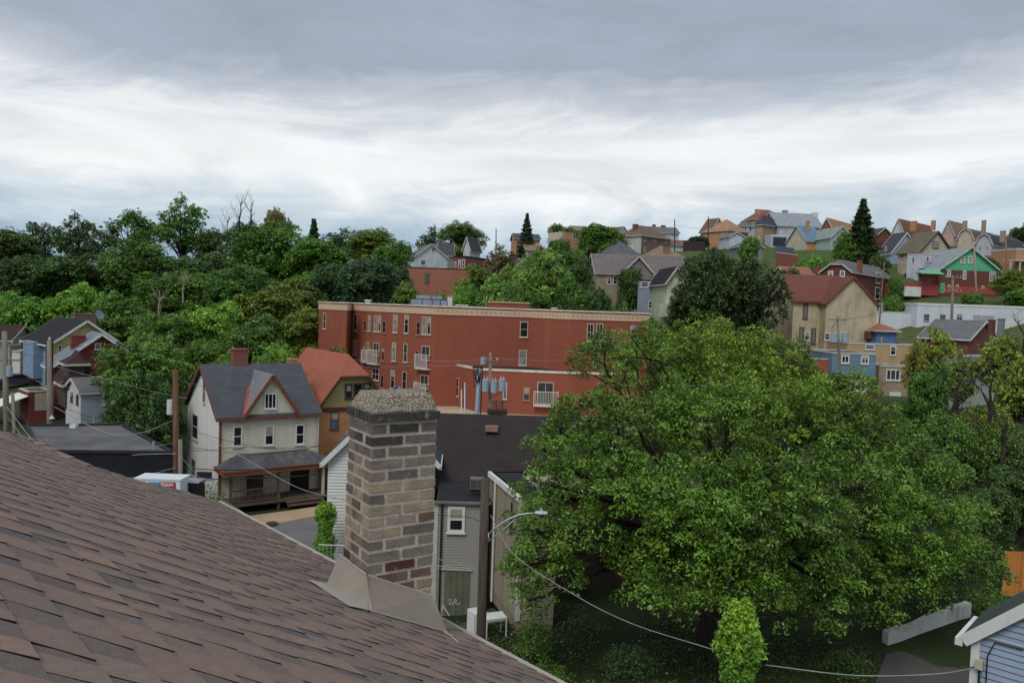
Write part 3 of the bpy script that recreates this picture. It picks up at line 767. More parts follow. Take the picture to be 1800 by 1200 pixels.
m = MB(); m.box(a.x-.95, a.x-.76, -.08, -.036, fz, fz+2.4); m.box(a.x+.76, a.x+.95, -.08, -.036, fz, fz+2.4); m.box(a.x-.95, a.x+.95, -.08, -.036, fz+2.26, fz+2.4); hw.put(m, 'door_frame', OLDWHITE)

# ---- orange house with the clipped gable
ho = B('orange and yellow house with red clipped-gable roof behind the chimney', 'w', 742, 440, 61, 36, 1075, d=10, h=7.5)
OY = S('yellow_gable_siding', 168,158,112); OW = S('orange_wall_siding', 196,142,96)
ho.body(OW, 'gy', rh=3.9, rm=shingles('orange_red_roof', srgb(166,100,80), var=.18), trim=mat('dark_olive_trim', srgb(74,62,46), .8), gable_mat=OY, clip=.42, over=.45)
ho.wins('F', [(893,365,38,75), (940,362,45,75), (985,352,38,60)], fr=mat('purple_brown_trim', srgb(70,58,58), .8), off=-.01, fw=.12)
ho.win('F', 823, 512, 45, 90, fr=TRIMBROWN, pane='blue')
m = MB(); m.box(-ho.w/2-.2, ho.w/2, -2.4, 0, 2.9, 3.15); ho.put(m, 'porch_roof', shingles('dark_porch_roof', srgb(70,56,52)))
m = MB(); m.box(-ho.w/2-.06, ho.w/2+.06, -.08, -.0, ho.h-.5, ho.h-.16); ho.put(m, 'frieze_board', mat('dark_olive_trim', srgb(74,62,46)))
for xx in (-ho.w/2+.1, ho.w/2-.3):
    m = MB(); m.box(xx-.12, xx+.12, -2.3, -2.06, 0, 2.9); ho.put(m, 'porch_post', TRIMBROWN)
q_ = ho.on('F', 918, 237, 2.2)
m = MB(); m.box(q_.x-.45, q_.x+.45, 2.0, 2.8, q_.z-.25, q_.z+.05); ho.put(m, 'skylight', mat('pale_skylight', srgb(205,205,205), .3))

# ---- left cluster
hy = B('yellow and blue house with black roof and white rakes at the left', 'l', 480, 325, 82, 47, 1075, sx=240, base=720)
hy.body(S('pale_yellow_siding', 200,188,130), 'gy', ry=130, rm=R_BLK, trim=WHITE, side_mat=S('pale_blue_siding', 140,165,190), over=.5)
hy.win('F', 550, 385, 35, 80, fr=WHITE); 
m = MB(); m.box(-hy.w/2-.9, -hy.w/2-.02, hy.d*.35, hy.d*.75, .5, hy.h-.1); hy.put(m, 'bay', S('pale_blue_siding', 140,165,190))
m = MB(); m.box(-hy.w/2-.06, -hy.w/2-.0, hy.d*.76, hy.d-.05, 0, hy.h-.1); hy.put(m, 'wall_panel', bricks('pink_brick', srgb(170,110,100), srgb(150,95,88), srgb(170,150,140)))
hy.chimney(770, 55, 200, hy.d*.5, BRBRICK, depth=1.0); q_ = hy.on('F', 905, 70, 1.0); dish(hy, q_, .55)
m = MB(); m.box(-hy.w/2-.4, -hy.w/2+2.2, -.0, hy.d*.9, hy.h+.05, hy.h+.1)
hr = B('dark red brick house with grey gable roof below the yellow house', 'l', 500, 530, 74, 40, 1320, sx=440, base=930)
hr.body(bricks('deep_red_brick', srgb(132,64,58), srgb(118,58,54), srgb(120,90,82)), 'gy', ry=250, rm=shingles('blue_grey_roof', srgb(120,128,138)), trim=WHITE, over=.5)
hr.win('F', 897, 358, 60, 60, pane='mid'); hr.chimney(716, 255, 125, 1.5, bricks('deep_red_brick', srgb(132,64,58), srgb(118,58,54), srgb(120,90,82)))
hr2 = B('low dark-roofed wing', 'l', 600, 650, 69, 40, 900, d=4.5, base=820, host=hr)
hr2.body(S('brown_wing_siding', 92,74,68), 'hip', ry=395, rm=shingles('dark_brown_roof', srgb(66,52,50)), trim=OLDWHITE)
hr2.wins('F', [(615,695,22,50), (652,692,25,50), (700,690,22,45)])
hr3 = B('entrance hood', 'l', 630, 495, 68.5, 40, 780, d=2.5, h=2.6, host=hr, sink=0)
hr3.body(S('brown_wing_siding', 92,74,68), 'hip', rh=.5, rm=shingles('dark_brown_roof', srgb(66,52,50)), trim=OLDWHITE)
hb = B('small white and pale blue house with grey roof behind the flat black roof', 'l', 742, 785, 66, 44, 1130, sx=605, base=1110)
hb.body(S('pale_blue_white_siding', 188,200,208), 'gx', rh=.95, rm=R_GREY, trim=OLDWHITE, side_mat=S('white_side_siding', 214,214,214), over=.2)
hb.wins('L', [(660,822,16,75), (712,845,16,80)], fr=DKW, minw=.6, fw=.05); hb.win('F', 975, 855, 70, 80)
q_ = hb.on('F', 755, 705, 2.0); dish(hb, q_, .45, .2)
hp_ = B('low brick porch house with dark flat roof and white awning at far left', 'l', 262, 780, 70, 46, 470, sx=180, base=1075)
hp_.body(bricks('deep_red_brick', srgb(132,64,58), srgb(118,58,54), srgb(120,90,82)), 'flat', rm=R_DGREY, trim=mat('cream_fascia', srgb(190,184,160), .7), par=.1)
m = MB(); m.prism([(-hp_.w/2-3.2, -.3, hp_.h-1.5), (-hp_.w/2-.1, -.3, hp_.h-.35), (-hp_.w/2-.1, hp_.d, hp_.h-.35), (-hp_.w/2-3.2, hp_.d, hp_.h-1.5)], (0, 0, .07)); hp_.put(m, 'awning', WHITE)
m = MB(); m.box(-hp_.w/2+.5, hp_.w/2-.1, -.03, -.01, hp_.h*.42, hp_.h-.1); hp_.put(m, 'wall_panel', S('cream_panel', 196,190,170))
hq = B('pale grey house with brown roof at the left edge', 'l', -230, 292, 92, 12, 92, d=7, h=7)
hq.body(S('pale_grey_siding', 170,170,168), 'gx', rh=1.5, rm=shingles('dark_brown_roof', srgb(66,52,50)), trim=OLDWHITE)
hs = B('small white shed beside the grey house at the left edge', 'l', 110, 405, 90, 10, 185, d=3, h=2.8, name='shed', cat='shed')
hs.body(WHITE, 'flat', par=.1, rm=OLDWHITE); 
# ---- black flat roofed building
def poly_building(name, label, cat, pts, z0, z1, wm, rm, trim=None, par=.25, lip=.12, group=None):
    root = empty(name, (pts[0][0], pts[0][1], z0), 0, label, cat, group); o = Vector((pts[0][0], pts[0][1], z0))
    P_ = [Vector((x, y, 0))-Vector((o.x, o.y, 0)) for x, y in pts]; H = z1-z0
    m = MB(); m.prism([p-Vector((0, 0, 1.0)) for p in P_], (0, 0, H+1.0)); m.build('wall', wm, root)
    m = MB(); m.prism([p+Vector((0, 0, H+.004)) for p in P_], (0, 0, .04)); m.build('roof', rm, root)
    if trim:
        m = MB(); n = len(P_)
        for i in range(n):
            a, b = P_[i], P_[(i+1) % n]; m.beam(a+Vector((0, 0, H+par/2)), b+Vector((0, 0, H+par/2)), lip*2, par)
        m.build('parapet', trim, root)
    for x, y in pts: GROUND.append((x, y, z0))
    return root, o
zr = 6.0
def at_z(px, py, z_): r = ray(px, py); t = (z_-EYE.z)/r.z; return EYE+r*t
fp = [at_z(94, 795, zr), at_z(303, 797, zr), at_z(212, 748, zr), at_z(47, 750, zr)]
kb = fp[1]; kb2 = fp[0]-(fp[1]-fp[0])*.12
bf, bo = poly_building('flat_roof_building', 'black walled commercial building with worn grey flat roof at lower left', 'building', [(p.x, p.y) for p in (kb2, kb, fp[2], fp[3])], .8, zr,
              mat('black_painted_wall', srgb(26,28,36), .8, .2), mat('worn_flat_roof_felt', srgb(104,104,106), .9, .22, .35, srgb(60,58,56), .7), mat('black_parapet', srgb(40,42,48), .7), par=.18, lip=.1)
m = MB(); q_ = at_z(372, 780, 0); a_ = W(130, 750, 56)-bo; m.box(a_.x-.22, a_.x+.22, a_.y-.2, a_.y+.2, zr-.8+.05, zr-.8+.3); m.build('roof_vent', WHITE, bf)
m = MB()
for (px_, py_) in ((165, 745), (270, 792)): a_ = at_z(px_, py_, zr)-bo; m.tube([(a_.x, a_.y, zr-.8), (a_.x, a_.y, zr-.8+.6)], .08, 7)
m.build('vent_pipe', STEEL, bf)

# ---- the white gable house, the long dark roof and the two low sheds behind the foreground chimney
ga_ = B('white gable-ended house partly hidden by the foreground chimney', '0', 577, 806, 38, 4, 764, d=8, h=6.3)
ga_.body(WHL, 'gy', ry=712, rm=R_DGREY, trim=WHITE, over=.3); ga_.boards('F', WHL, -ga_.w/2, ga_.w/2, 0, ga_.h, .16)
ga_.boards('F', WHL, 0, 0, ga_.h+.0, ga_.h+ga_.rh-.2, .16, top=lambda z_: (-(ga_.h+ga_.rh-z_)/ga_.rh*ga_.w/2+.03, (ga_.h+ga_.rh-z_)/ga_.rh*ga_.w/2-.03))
GSH = shingles('long_dark_brown_roof', srgb(60,54,55), pitch=.09, var=.28)
lb_ = B('long two storey house with dark brown shingle roof behind the chimney', '0', 768, 856, 39.5, 3, 1130, d=9, h=5.6)
lb_.body(S('dark_long_siding', 70,62,54), 'gx', ry=736, rm=GSH, trim=BLACK, over=.25)
m = MB(); q_ = lb_.on('F', 864, 750, lb_.d*.35); m.box(q_.x-.35, q_.x+.35, q_.y-.2, q_.y+.2, q_.z-.25, q_.z+.06); lb_.put(m, 'roof_vent', mat('tan_vent', srgb(150,120,105), .7))
m = MB(); q_ = lb_.on('F', 1016, 744, lb_.d*.35); m.box(q_.x-.35, q_.x+.35, q_.y-.2, q_.y+.2, q_.z-.2, q_.z+.06); lb_.put(m, 'roof_vent', WHITE)
GC = mat('grey_clapboard_vinyl', srgb(150,147,138), .7, .1, .8, (.06,.055,.05), .35)
gc = B('narrow grey clapboard annex with one white window and a boarded door, beside the wooden pole', 'm', 72, 556, 35, 3, 296, d=4, base=1090, sink=.3)
gc.body(GC, 'flat', rm=BLACK, trim=BLACK, par=.08)
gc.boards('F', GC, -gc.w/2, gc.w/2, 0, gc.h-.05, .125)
m = MB(); m.box(-gc.w/2-.2, -gc.w/2+.06, -.07, 0, 0, gc.h); gc.put(m, 'corner_board', OLDWHITE)
m = MB(); m.tube([(-gc.w/2+.22, -.1, 0), (-gc.w/2+.22, -.1, gc.h)], .05, 6); gc.put(m, 'downpipe', mat('dark_downpipe', srgb(50,45,42), .6))
m = MB(); m.box(-gc.w/2-.25, gc.w/2+.1, -.2, 0, gc.h-.02, gc.h+.08); gc.put(m, 'fascia', mat('dirty_fascia', srgb(120,116,108), .8))
gc.win('F', 155, 630, 80, 112, fw=.13)
m = MB(); a = gc.on('F', 103, 855); b = gc.on('F', 208, 1080); PL = mat('green_grey_plywood', srgb(104,106,88), .9, .22, 1.2, srgb(60,62,50), .5)
nb_ = 4
for k in range(nb_): m = MB(); x0_ = a.x+(b.x-a.x)*k/nb_; m.box(x0_+.008, a.x+(b.x-a.x)*(k+1)/nb_-.008, -.075, -.036, .05, a.z); gc.put(m, 'plywood_plank', PL)
def stroke(host, pts, m_, wd=.03, y=-.085, nm='graffiti'):
    m = MB()
    for p, q in zip(pts, pts[1:]): m.beam((p[0], y, p[1]), (q[0], y, q[1]), .008, wd, (0, 0, 1) if abs(q[0]-p[0]) > abs(q[1]-p[1]) else (1, 0, 0))
    return host.put(m, nm, m_)
CHK = mat('white_chalk_paint', srgb(190,192,185), .9, .1)
gpts = lambda L_: [(gc.on('F', x, y).x, gc.on('F', x, y).z) for x, y in L_]
stroke(gc, gpts([(118,985),(130,975),(132,985),(122,1000),(135,1003),(140,990)]), CHK)
stroke(gc, gpts([(142,1003),(150,975),(158,985),(148,990),(162,1003),(168,992),(172,1000)]), CHK)
stroke(gc, gpts([(92,1030),(98,1000),(105,1020),(125,1050),(118,1055)]), CHK, .06)
m = MB(); m.beam((a.x-.3, -.1, a.z+.1), (b.x+.1, -.1, a.z+.05), .05, .05); gc.put(m, 'door_rail', OLDWHITE)
TD = mat('tan_clapboard_vinyl', srgb(142,130,112), .75, .12, .7, (.05,.035,.025), .75)
td = B('tan clapboard shed-roofed house between the wooden pole and the big tree', 'm', 440, 540, 31.5, 17, 600, sx=306, base=1075, sink=.6)
td.body(TD, 'flat', rm=BLACK, trim=BLACK, par=.06)
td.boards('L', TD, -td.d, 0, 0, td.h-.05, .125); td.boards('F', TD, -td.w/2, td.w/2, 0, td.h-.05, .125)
m = MB(); m.box(-td.w/2-.14, -td.w/2-.0, -.1, td.d, td.h-.12, td.h+.12); td.put(m, 'fascia', WHITE)
m = MB(); m.box(-td.w/2-.09, -td.w/2+.1, -.09, 0.02, 0, td.h-.13); td.put(m, 'corner_board', OLDWHITE)
m = MB(); m.box(-td.w/2+1.2, td.w/2+2, td.d*.3, td.d*.75, td.h+.065, td.h+.1); td.put(m, 'roof_patch', mat('cream_roof_patch', srgb(178,166,146), .8))
m = MB(); m.tube([(-td.w/2-.14, td.d*.72, -.5), (-td.w/2-.14, td.d*.72, td.h)], .045, 7); td.put(m, 'downpipe', WHITE)
m = MB(); m.tube([(-td.w/2-.1, td.d*.2, td.h-1.8), (-td.w/2-.1, td.d*.2, td.h-.4)], .04, 5); td.put(m, 'meter_pipe', BLACK)

# ---- blue clapboard house at the lower right corner
BLU = mat('blue_grey_vinyl_clapboard', srgb(148,162,184), .6, .06, .8, (.15,.15,.16), .2)
bl = B('pale blue clapboard house corner with white trim at the lower right', '0', 1712, 1112, 14.0, -43, 2880, d=1.3, h=7.0, sink=.3)
zl = bl.h
bl.body(BLU, 'flat', rm=BLACK, par=.02)
ra_ = bl.on('F', 1712, 1116); rb2 = bl.on('F', 1800, 1072); slp = (rb2.z-ra_.z)/(rb2.x-ra_.x); apx = bl.w*.5
m = MB(); m.prism([(-bl.w/2, .001, bl.h), (bl.w/2, .001, bl.h), (0, .001, bl.h+slp*apx)], (0, bl.d, 0)); bl.put(m, 'gable', BLU)
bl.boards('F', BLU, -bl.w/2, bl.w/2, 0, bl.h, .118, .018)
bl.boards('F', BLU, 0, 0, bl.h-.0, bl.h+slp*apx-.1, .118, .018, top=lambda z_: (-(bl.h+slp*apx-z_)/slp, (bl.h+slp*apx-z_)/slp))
m = MB(); r_ = .14
m.prism([(-bl.w/2-r_, -.12, bl.h-slp*r_+.02), (0, -.12, bl.h+slp*apx+.02), (0, bl.d+.08, bl.h+slp*apx+.02), (-bl.w/2-r_, bl.d+.08, bl.h-slp*r_+.02)], (0, 0, .1)); bl.put(m, 'roof', shingles('dark_green_grey_roof', srgb(72,80,76)))
m = MB(); m.prism([(0, -.12, bl.h+slp*apx+.02), (bl.w/2+r_, -.12, bl.h-slp*r_+.02), (bl.w/2+r_, bl.d+.08, bl.h-slp*r_+.02), (0, bl.d+.08, bl.h+slp*apx+.02)], (0, 0, .1)); bl.put(m, 'roof', shingles('dark_green_grey_roof', srgb(72,80,76)))
m = MB(); m.beam((-bl.w/2-r_, -.14, bl.h-slp*r_-.02), (0, -.14, bl.h+slp*apx-.02), .04, .2); m.beam((0, -.14, bl.h+slp*apx-.02), (bl.w/2+r_, -.14, bl.h-slp*r_-.02), .04, .2)
m.box(-bl.w/2-.02, -bl.w/2+.12, -.06, .0, 0, bl.h-.05); bl.put(m, 'trim', WHITE)
m = MB(); m.box(-bl.w/2-r_-.13, -bl.w/2-r_-.005, -.16, bl.d, bl.h-slp*r_-.12, bl.h-slp*r_+.02); bl.put(m, 'gutter', WHITE)
q_ = bl.on('F', 1724, 1163); m = MB(); m.box(q_.x-.06, q_.x+.06, -.16, -.03, q_.z-.09, q_.z+.07); bl.put(m, 'meter_box', mat('tan_meter_box', srgb(190,182,160), .6))
m = MB(); A = bl.on('F', 1734, 1200); Bq = bl.on('F', 1737, 1150); Cq = bl.on('F', 1750, 1127); Dq = bl.on('F', 1800, 1140)
m.tube([(A.x, -.05, A.z-1), (A.x, -.05, A.z), (Bq.x, -.05, Bq.z), (Cq.x, -.05, Cq.z), (Dq.x, -.05, Dq.z)], .012, 6); bl.put(m, 'service_cable', BLACK)
m = MB(); m.tube([(q_.x, -.1, q_.z-.08), (q_.x+.01, -.08, q_.z-.6)], .02, 6); m.tube([(q_.x-.03, -.14, q_.z-.05), (q_.x-.25, -.2, q_.z-.14), (q_.x-.5, -.3, q_.z-.12)], .01, 5); bl.put(m, 'meter_cable', BLACK)

# ================================================================== hill houses
def H(label, crop, kx, ky, Y, yaw, fx, sx=None, d=None, side='L', base=None, h=None, wm=None, roof='gx', ry=None, rh=None, rm=None, F=(), Sd=(), ch=(), st='dh', group=None, cat='house', name='house', host=None, **k):
    if not h and base is None: h = 6.5
    b_ = B(label, crop, kx, ky, Y, yaw, fx, sx, d, side, h, base, name, cat, group, host, sink=2.0)
    b_.body(wm, roof, ry=ry, rh=rh, rm=rm, **k)
    for t in F: b_.win('F', *t, st=st)
    for t in Sd: b_.win(side, *t, st=st, minw=.6)
    for t in ch: b_.chimney(*t)
    return b_
PW_ = S('pale_white_siding', 205,212,218); CRM = S('cream_siding', 206,198,176); TANW = S('tan_siding', 172,160,138); GRYW = S('grey_siding', 140,140,142)
H('white gabled house with grey roof above the old brick wall', 'a', 290, 545, 148, 22, 640, sx=212, base=680, wm=PW_, roof='gy', ry=420, rm=R_GREY, F=[(490,475,42,38), (382,608,55,50)])
H('house with plain dark slate roof right behind the white gabled house', 'a', 560, 530, 160, 10, 705, d=9, h=7, wm=GRYW, ry=405, rm=R_DGREY)
H('tan house with orange-brown roof between two dark roofs on the ridge', 'a', 745, 455, 168, -24, 655, sx=815, side='R', h=7, wm=TANBRICK, roof='gy', ry=398, rm=R_ORG, F=[(705,495,25,40)])
H('white house with a steep pointed gable and dark roof', 'a', 880, 455, 160, -26, 808, sx=985, side='R', h=7.5, wm=PW_, roof='gy', ry=342, rm=R_DGREY, F=[(868,495,14,28), (826,495,14,28)])
x_ = H('red brick house with tall white arched windows above the brick wall', 'a', 832, 556, 138, -30, 700, sx=1080, side='R', h=6, wm=REDBRICK, roof='flat', rm=R_DGREY, trim=BLACK)
x_.wins('F', [(768,630,28,95), (808,628,28,100)], fr=WHITE, fw=.16); x_.win('F', 722, 640, 22, 80, fr=WHITE); x_.win('R', 925, 630, 18, 30, minw=.5)
x_ = H('long old red brick building with ivy and a green boarded window', 'a', 240, 662, 116, 4, 985, d=7, base=960, wm=bricks('old_orange_red_brick', srgb(176,116,94), srgb(150,94,78), srgb(160,140,125)), roof='flat', rm=BLACK, trim=BLACK, par=.12, cat='building', name='brick_building')
x_.win('F', 425, 770, 52, 100, 'board', fr=mat('green_board', srgb(84,96,84), .8), pane=mat('green_board', srgb(84,96,84), .8))
H('grey house with brown roof and brick chimney half hidden by trees', 'a', 205, 530, 152, -26, 20, sx=262, side='R', h=7, wm=GRYW, roof='gy', ry=425, rm=R_BRN, ch=[(230,430,36,2.5,BRBRICK)])
H('long orange brick house with dark roof under the spruce', 'a', 1350, 352, 186, 8, 1615, d=8, h=6, wm=ORBRICK, roof='gx', ry=312, rm=R_DGREY)
H('grey house with tan roof left of the orange gable', 'a', 1475, 472, 166, 12, 1620, d=8, base=570, wm=GRYW, roof='gx', ry=408, rm=R_TAN)
H('tan house with blue-grey roof behind the round leafy tree', 'a', 1150, 632, 150, 8, 1495, d=9, base=760, wm=TANW, roof='gx', ry=558, rm=R_DGREY, F=[(1475,690,36,55)])
H('small house with bright orange gable boards on the slope', 'b', -30, 560, 146, 6, 150, d=8, h=5.5, wm=S('mauve_siding', 140,120,120), roof='gy', ry=430, rm=R_DGREY, trim=mat('orange_trim', srgb(206,120,70), .7))
H('small white gabled shed among the bushes behind the apartment block', 'a', 1280, 880, 122, 5, 1385, d=5, h=4, wm=CRM, roof='gy', ry=750, rm=R_DGREY, F=[(1338,820,16,18)])
x_ = H('orange brick flat-topped house with cream siding bay on the ridge', 'b', 310, 280, 176, 38, 542, sx=148, base=440, wm=ORBRICK, roof='flat', rm=R_BRN, trim=TRIMBROWN, par=.1, F=[(413,325,30,72), (500,320,34,75)])
m = MB(); a = x_.on('L', 165, 300); b = x_.on('L', 300, 380); m.box(-x_.w/2-.8, -x_.w/2-.01, min(a.y, b.y), max(a.y, b.y), b.z-1.2, x_.h-.2); x_.put(m, 'bay', CRM)
H('house with brown roof just behind the orange flat-topped house', 'b', 400, 262, 192, 6, 560, d=8, h=6, wm=TANW, ry=228, rm=R_TAN)
H('white house with brown roof behind the round bush on the ridge', 'b', 885, 292, 188, 24, 985, sx=745, h=6, wm=PW_, roof='gy', ry=232, rm=R_BRN)
H('large brick and white house with brown hip roof on the ridge', 'b', 1128, 312, 168, 42, 1430, sx=858, base=500, wm=BRBRICK, side_mat=S('dull_white_siding', 196,194,190), roof='hip', ry=222, rm=R_BRN, F=[(1163,350,26,62), (1265,358,28,50), (1388,368,24,64), (1162,468,24,46)], Sd=[(980,345,16,50), (895,350,34,40)], ch=[(1063,203,32)])
H('white house with two brick chimneys at the ridge end', 'b', 1240, 290, 190, 6, 1520, d=8, h=6, wm=PW_, ry=240, rm=R_GREY, ch=[(1258,208,32,4,BRBRICK), (1355,216,42,4,BRBRICK)])
H('low white house with brown porch roof below the ridge pole', 'b', 1420, 420, 174, 8, 1640, d=6, base=480, wm=PW_, ry=378, rm=R_BRN, F=[(1560,440,18,25), (1590,440,18,25)])
H('red brick house with broad grey hip roof', 'b', 895, 505, 146, 36, 1112, sx=560, base=600, wm=DKBRICK, roof='hip', ry=385, rm=shingles('mid_grey_roof', srgb(104,104,112)), Sd=[(635,553,32,62), (735,550,50,64), (832,532,30,40)])
H('house with wide brown hip roof and pinkish chimney', 'b', 1140, 562, 142, 4, 1660, d=12, h=6, wm=GRYW, roof='hip', ry=432, rm=R_TAN, ch=[(1392,440,60,2.5,bricks('pinkish_brick', srgb(150,110,96), srgb(140,98,86), srgb(160,140,130)))])
x_ = H('big grey asphalt-sided house with tan wing and twin white windows', 'b', 650, 712, 123, 3, 1600, d=10, base=1100, wm=S('dull_tan_siding', 158,148,128, pitch=.3), roof='gx', ry=540, rm=shingles('taupe_grey_roof', srgb(118,110,108)), trim=OLDWHITE, F=[(785,795,38,88), (848,795,50,88)], st='dh')
x2 = H('gable wing', 'b', 945, 700, 119, 3, 1238, d=6, base=1150, wm=mat('grey_asphalt_siding', srgb(128,124,118), .9, .2, .8, (.1,.09,.08), .4), roof='gy', ry=548, rm=shingles('taupe_grey_roof', srgb(118,110,108)), trim=OLDWHITE, host=x_)
H('blue-grey box house with two wide white windows', 'b', 1315, 805, 108, -24, 1092, sx=1398, side='R', base=1160, wm=S('blue_grey_siding', 146,154,168), side_mat=mat('dark_grey_wall', srgb(98,98,104), .8), roof='flat', rm=R_DGREY, trim=BLACK, F=[(1160,840,84,56), (1250,838,84,56), (1218,1053,48,78)], par=.15)
x_ = H('pale green-cream house with pointed gable beside the dark tree', 'b', 1398, 800, 103, 5, 1590, d=8, base=1180, wm=S('pale_green_cream_siding', 208,212,186), roof='gy', ry=662, rm=R_BLK, trim=OLDWHITE, F=[(1518,890,30,108), (1487,1118,52,90)], over=.4)
m = MB(); a = x_.on('F', 1285, 1040); m.box(a.x, -x_.w/2+.5, -1.5, 1, 0, a.z); x_.put(m, 'annex', S('pale_green_cream_siding', 208,212,186))
# crop c: the crest on the right
H('orange brick house with cream gable at the left end of the crest', 'c', 292, 398, 182, 34, 450, sx=186, base=590, wm=ORBRICK, roof='gy', ry=266, rm=R_BRN, gable_mat=CRM, F=[(360,345,26,40), (392,345,26,40), (320,430,30,42), (375,440,24,50)])
H('orange brick house with sweeping orange-brown roof beside the cream gable', 'c', 492, 378, 178, 36, 690, d=9, base=560, wm=ORBRICK, roof='hip', ry=276, rm=R_ORG, Sd=[(465,412,18,50), (420,415,18,50)], F=[(560,430,20,50)])
H('small pale blue house with grey roof in the gap behind', 'c', 625, 335, 190, 6, 752, d=7, h=6, wm=S('ice_blue_siding', 186,200,216), roof='hip', rh=1.4, rm=R_GREY, F=[(660,375,22,34), (715,370,28,60)])
H('plain white gabled cottage below the crest', 'c', 492, 452, 168, 10, 655, d=6, base=580, wm=PW_, roof='gy', rh=1.1, rm=R_GREY)
H('low grey-roofed garage just above the dark twin trees', 'c', 590, 560, 156, 5, 850, d=6, h=3, wm=GRYW, roof='gy', ry=500, rm=R_GREY, name='garage', cat='garage')
H('tall house with brown roof and two yellow chimneys on the crest', 'c', 738, 262, 198, 6, 1118, d=9, h=8, wm=TANW, roof='hip', ry=172, rm=R_RBR, ch=[(793,168,46,2.5,ORBRICK), (1080,180,46,2.5,ORBRICK)])
H('tan brick two storey house with slate hip roof on the crest', 'c', 850, 308, 178, 38, 1005, sx=765, base=520, wm=TANBRICK, roof='hip', ry=238, rm=R_DGREY, F=[(922,355,26,60)], Sd=[(808,368,16,62), (803,482,16,62)])
x_ = H('wide white-blue house with pale grey roof and white chimney', 'c', 1005, 335, 180, 5, 1470, d=11, base=560, wm=S('ice_white_siding', 196,206,216), roof='gx', ry=214, rm=shingles('pale_blue_grey_roof', srgb(150,158,166)), ch=[(1395,206,52,5,WHITE)], F=[(1018,385,14,52), (1092,378,16,52), (1205,378,24,62), (1160,495,20,65)])
x2 = H('porch wing', 'c', 935, 448, 174, 5, 1180, d=4, base=570, wm=S('ice_white_siding', 196,206,216), roof='flat', rm=R_GREY, trim=WHITE, host=x_)
m = MB(); a = x2.on('F', 955, 460); b = x2.on('F', 1090, 560); m.box(a.x, b.x, -.06, -.01, b.z, a.z); x2.put(m, 'porch_shade_panel', mat('painted_porch_shade', srgb(50,60,72), .8))  # solid dark panel on the wall, shade of the porch interior put into its colour
H('small house with blue roof slope and orange wall', 'c', 1310, 492, 164, 16, 1462, d=8, base=590, wm=mat('orange_stucco', srgb(204,148,96), .8), side_mat=CRM, roof='gx', ry=350, rm=R_BLUE, ch=[(1320,290,28,2,ORBRICK)])
H('rusty brick house with long brown roof near the tall spruce', 'c', 1585, 380, 174, -44, 1452, sx=1820, side='R', base=580, wm=bricks('rust_brick', srgb(150,96,76), srgb(132,82,66), srgb(150,130,115)), roof='gy', ry=262, rm=R_ORG, F=[(1525,410,18,46), (1560,408,18,42), (1490,430,18,46)])
H('pale teal gabled house half hidden by the spruce', 'c', 1560, 460, 160, 10, 1790, d=8, base=590, wm=S('pale_teal_siding', 178,196,190), roof='gy', ry=352, rm=shingles('pale_green_roof', srgb(140,156,146)))
def wallthing(name, label, cat, p0, p1, hgt, th, m_, m2=None):
    root = empty(name, (p0.x, p0.y, p0.z-hgt), 0, label, cat); o = Vector((p0.x, p0.y, p0.z-hgt))
    m = MB(); d_ = Vector((p1.x-p0.x, p1.y-p0.y, 0)); n = Vector((-d_.y, d_.x, 0)).normalized()*th
    a = Vector((0, 0, -1)); b = d_+Vector((0, 0, p1.z-p0.z-1))
    m.prism([a, b, b+Vector((0, 0, hgt+1)), a+Vector((0, 0, hgt+1))], n); m.build('wall', m_, root)
    if m2: m = MB(); m.beam(Vector((0, 0, hgt+.05))+n/2, d_+Vector((0, 0, p1.z-p0.z+hgt+.05))+n/2, th+.12, .1); m.build('coping', m2, root)
    return root
wallthing('retaining_wall', 'dark brown retaining wall at the left end of the crest houses', 'wall', W(1202, 423, 204), W(1240, 425, 204), 4, .4, mat('dark_brown_block', srgb(66,54,54), .9))
wallthing('retaining_wall', 'red brick garden wall below the slate-coloured fence', 'wall', W(1366, 444, 155), W(1403, 449, 155), 5, .4, bricks('terrace_brick', srgb(140,84,70), srgb(122,72,60), srgb(140,120,110)), WHITE)
wallthing('board_fence', 'slate-coloured fence on the crest in front of the white porch', 'fence', W(1364, 432, 187), W(1396, 436, 187), 2, .1, mat('slate_fence', srgb(88,98,112), .8))
H('low house with faded red roof right of the dark twin trees', 'c', 1120, 872, 124, 3, 1392, d=8, h=5, wm=CRM, roof='gx', ry=782, rm=R_RED, ch=[(1420,770,56,3,REDBRICK)])
x_ = B('red brick house with clipped gable and grey roof behind the beige house', 'e', 630, 78, 122, -42, 388, sx=948, side='R', base=350, sink=2)
x_.body(DKBRICK, 'gy', ry=-15, rm=R_GREY, trim=OLDWHITE, clip=.4)
x_.wins('F', [(462,98,45,50), (558,95,45,50)], fw=.16); x_.wins('R', [(848,130,42,85), (842,255,45,95)], fw=.16, minw=1.0); x_.chimney(700, -10, 38, 4)
H('pale blue house with two white-edged gables right of the spruce', 'd', 470, 565, 150, 14, 735, sx=352, base=670, wm=S('sky_blue_siding', 168,182,206), roof='gy', ry=378, rm=R_DGREY, trim=WHITE, Sd=[(420,530,20,50)])
H('dark red brick gable peeping out between spruce and pale blue house', 'd', 330, 400, 166, 8, 485, d=8, h=6, wm=DKBRICK, roof='gy', ry=332, rm=R_DGREY, trim=OLDWHITE)
H('white gabled house with long rust red roof and orange chimneys on the crest', 'd', 592, 362, 190, -50, 485, sx=885, side='R', h=7, wm=PW_, roof='gy', ry=246, rm=R_RBR, F=[(540,335,10,18), (558,335,10,18)], ch=[(690,268,50,1.8,ORBRICK), (878,262,36,1.8,ORBRICK)])
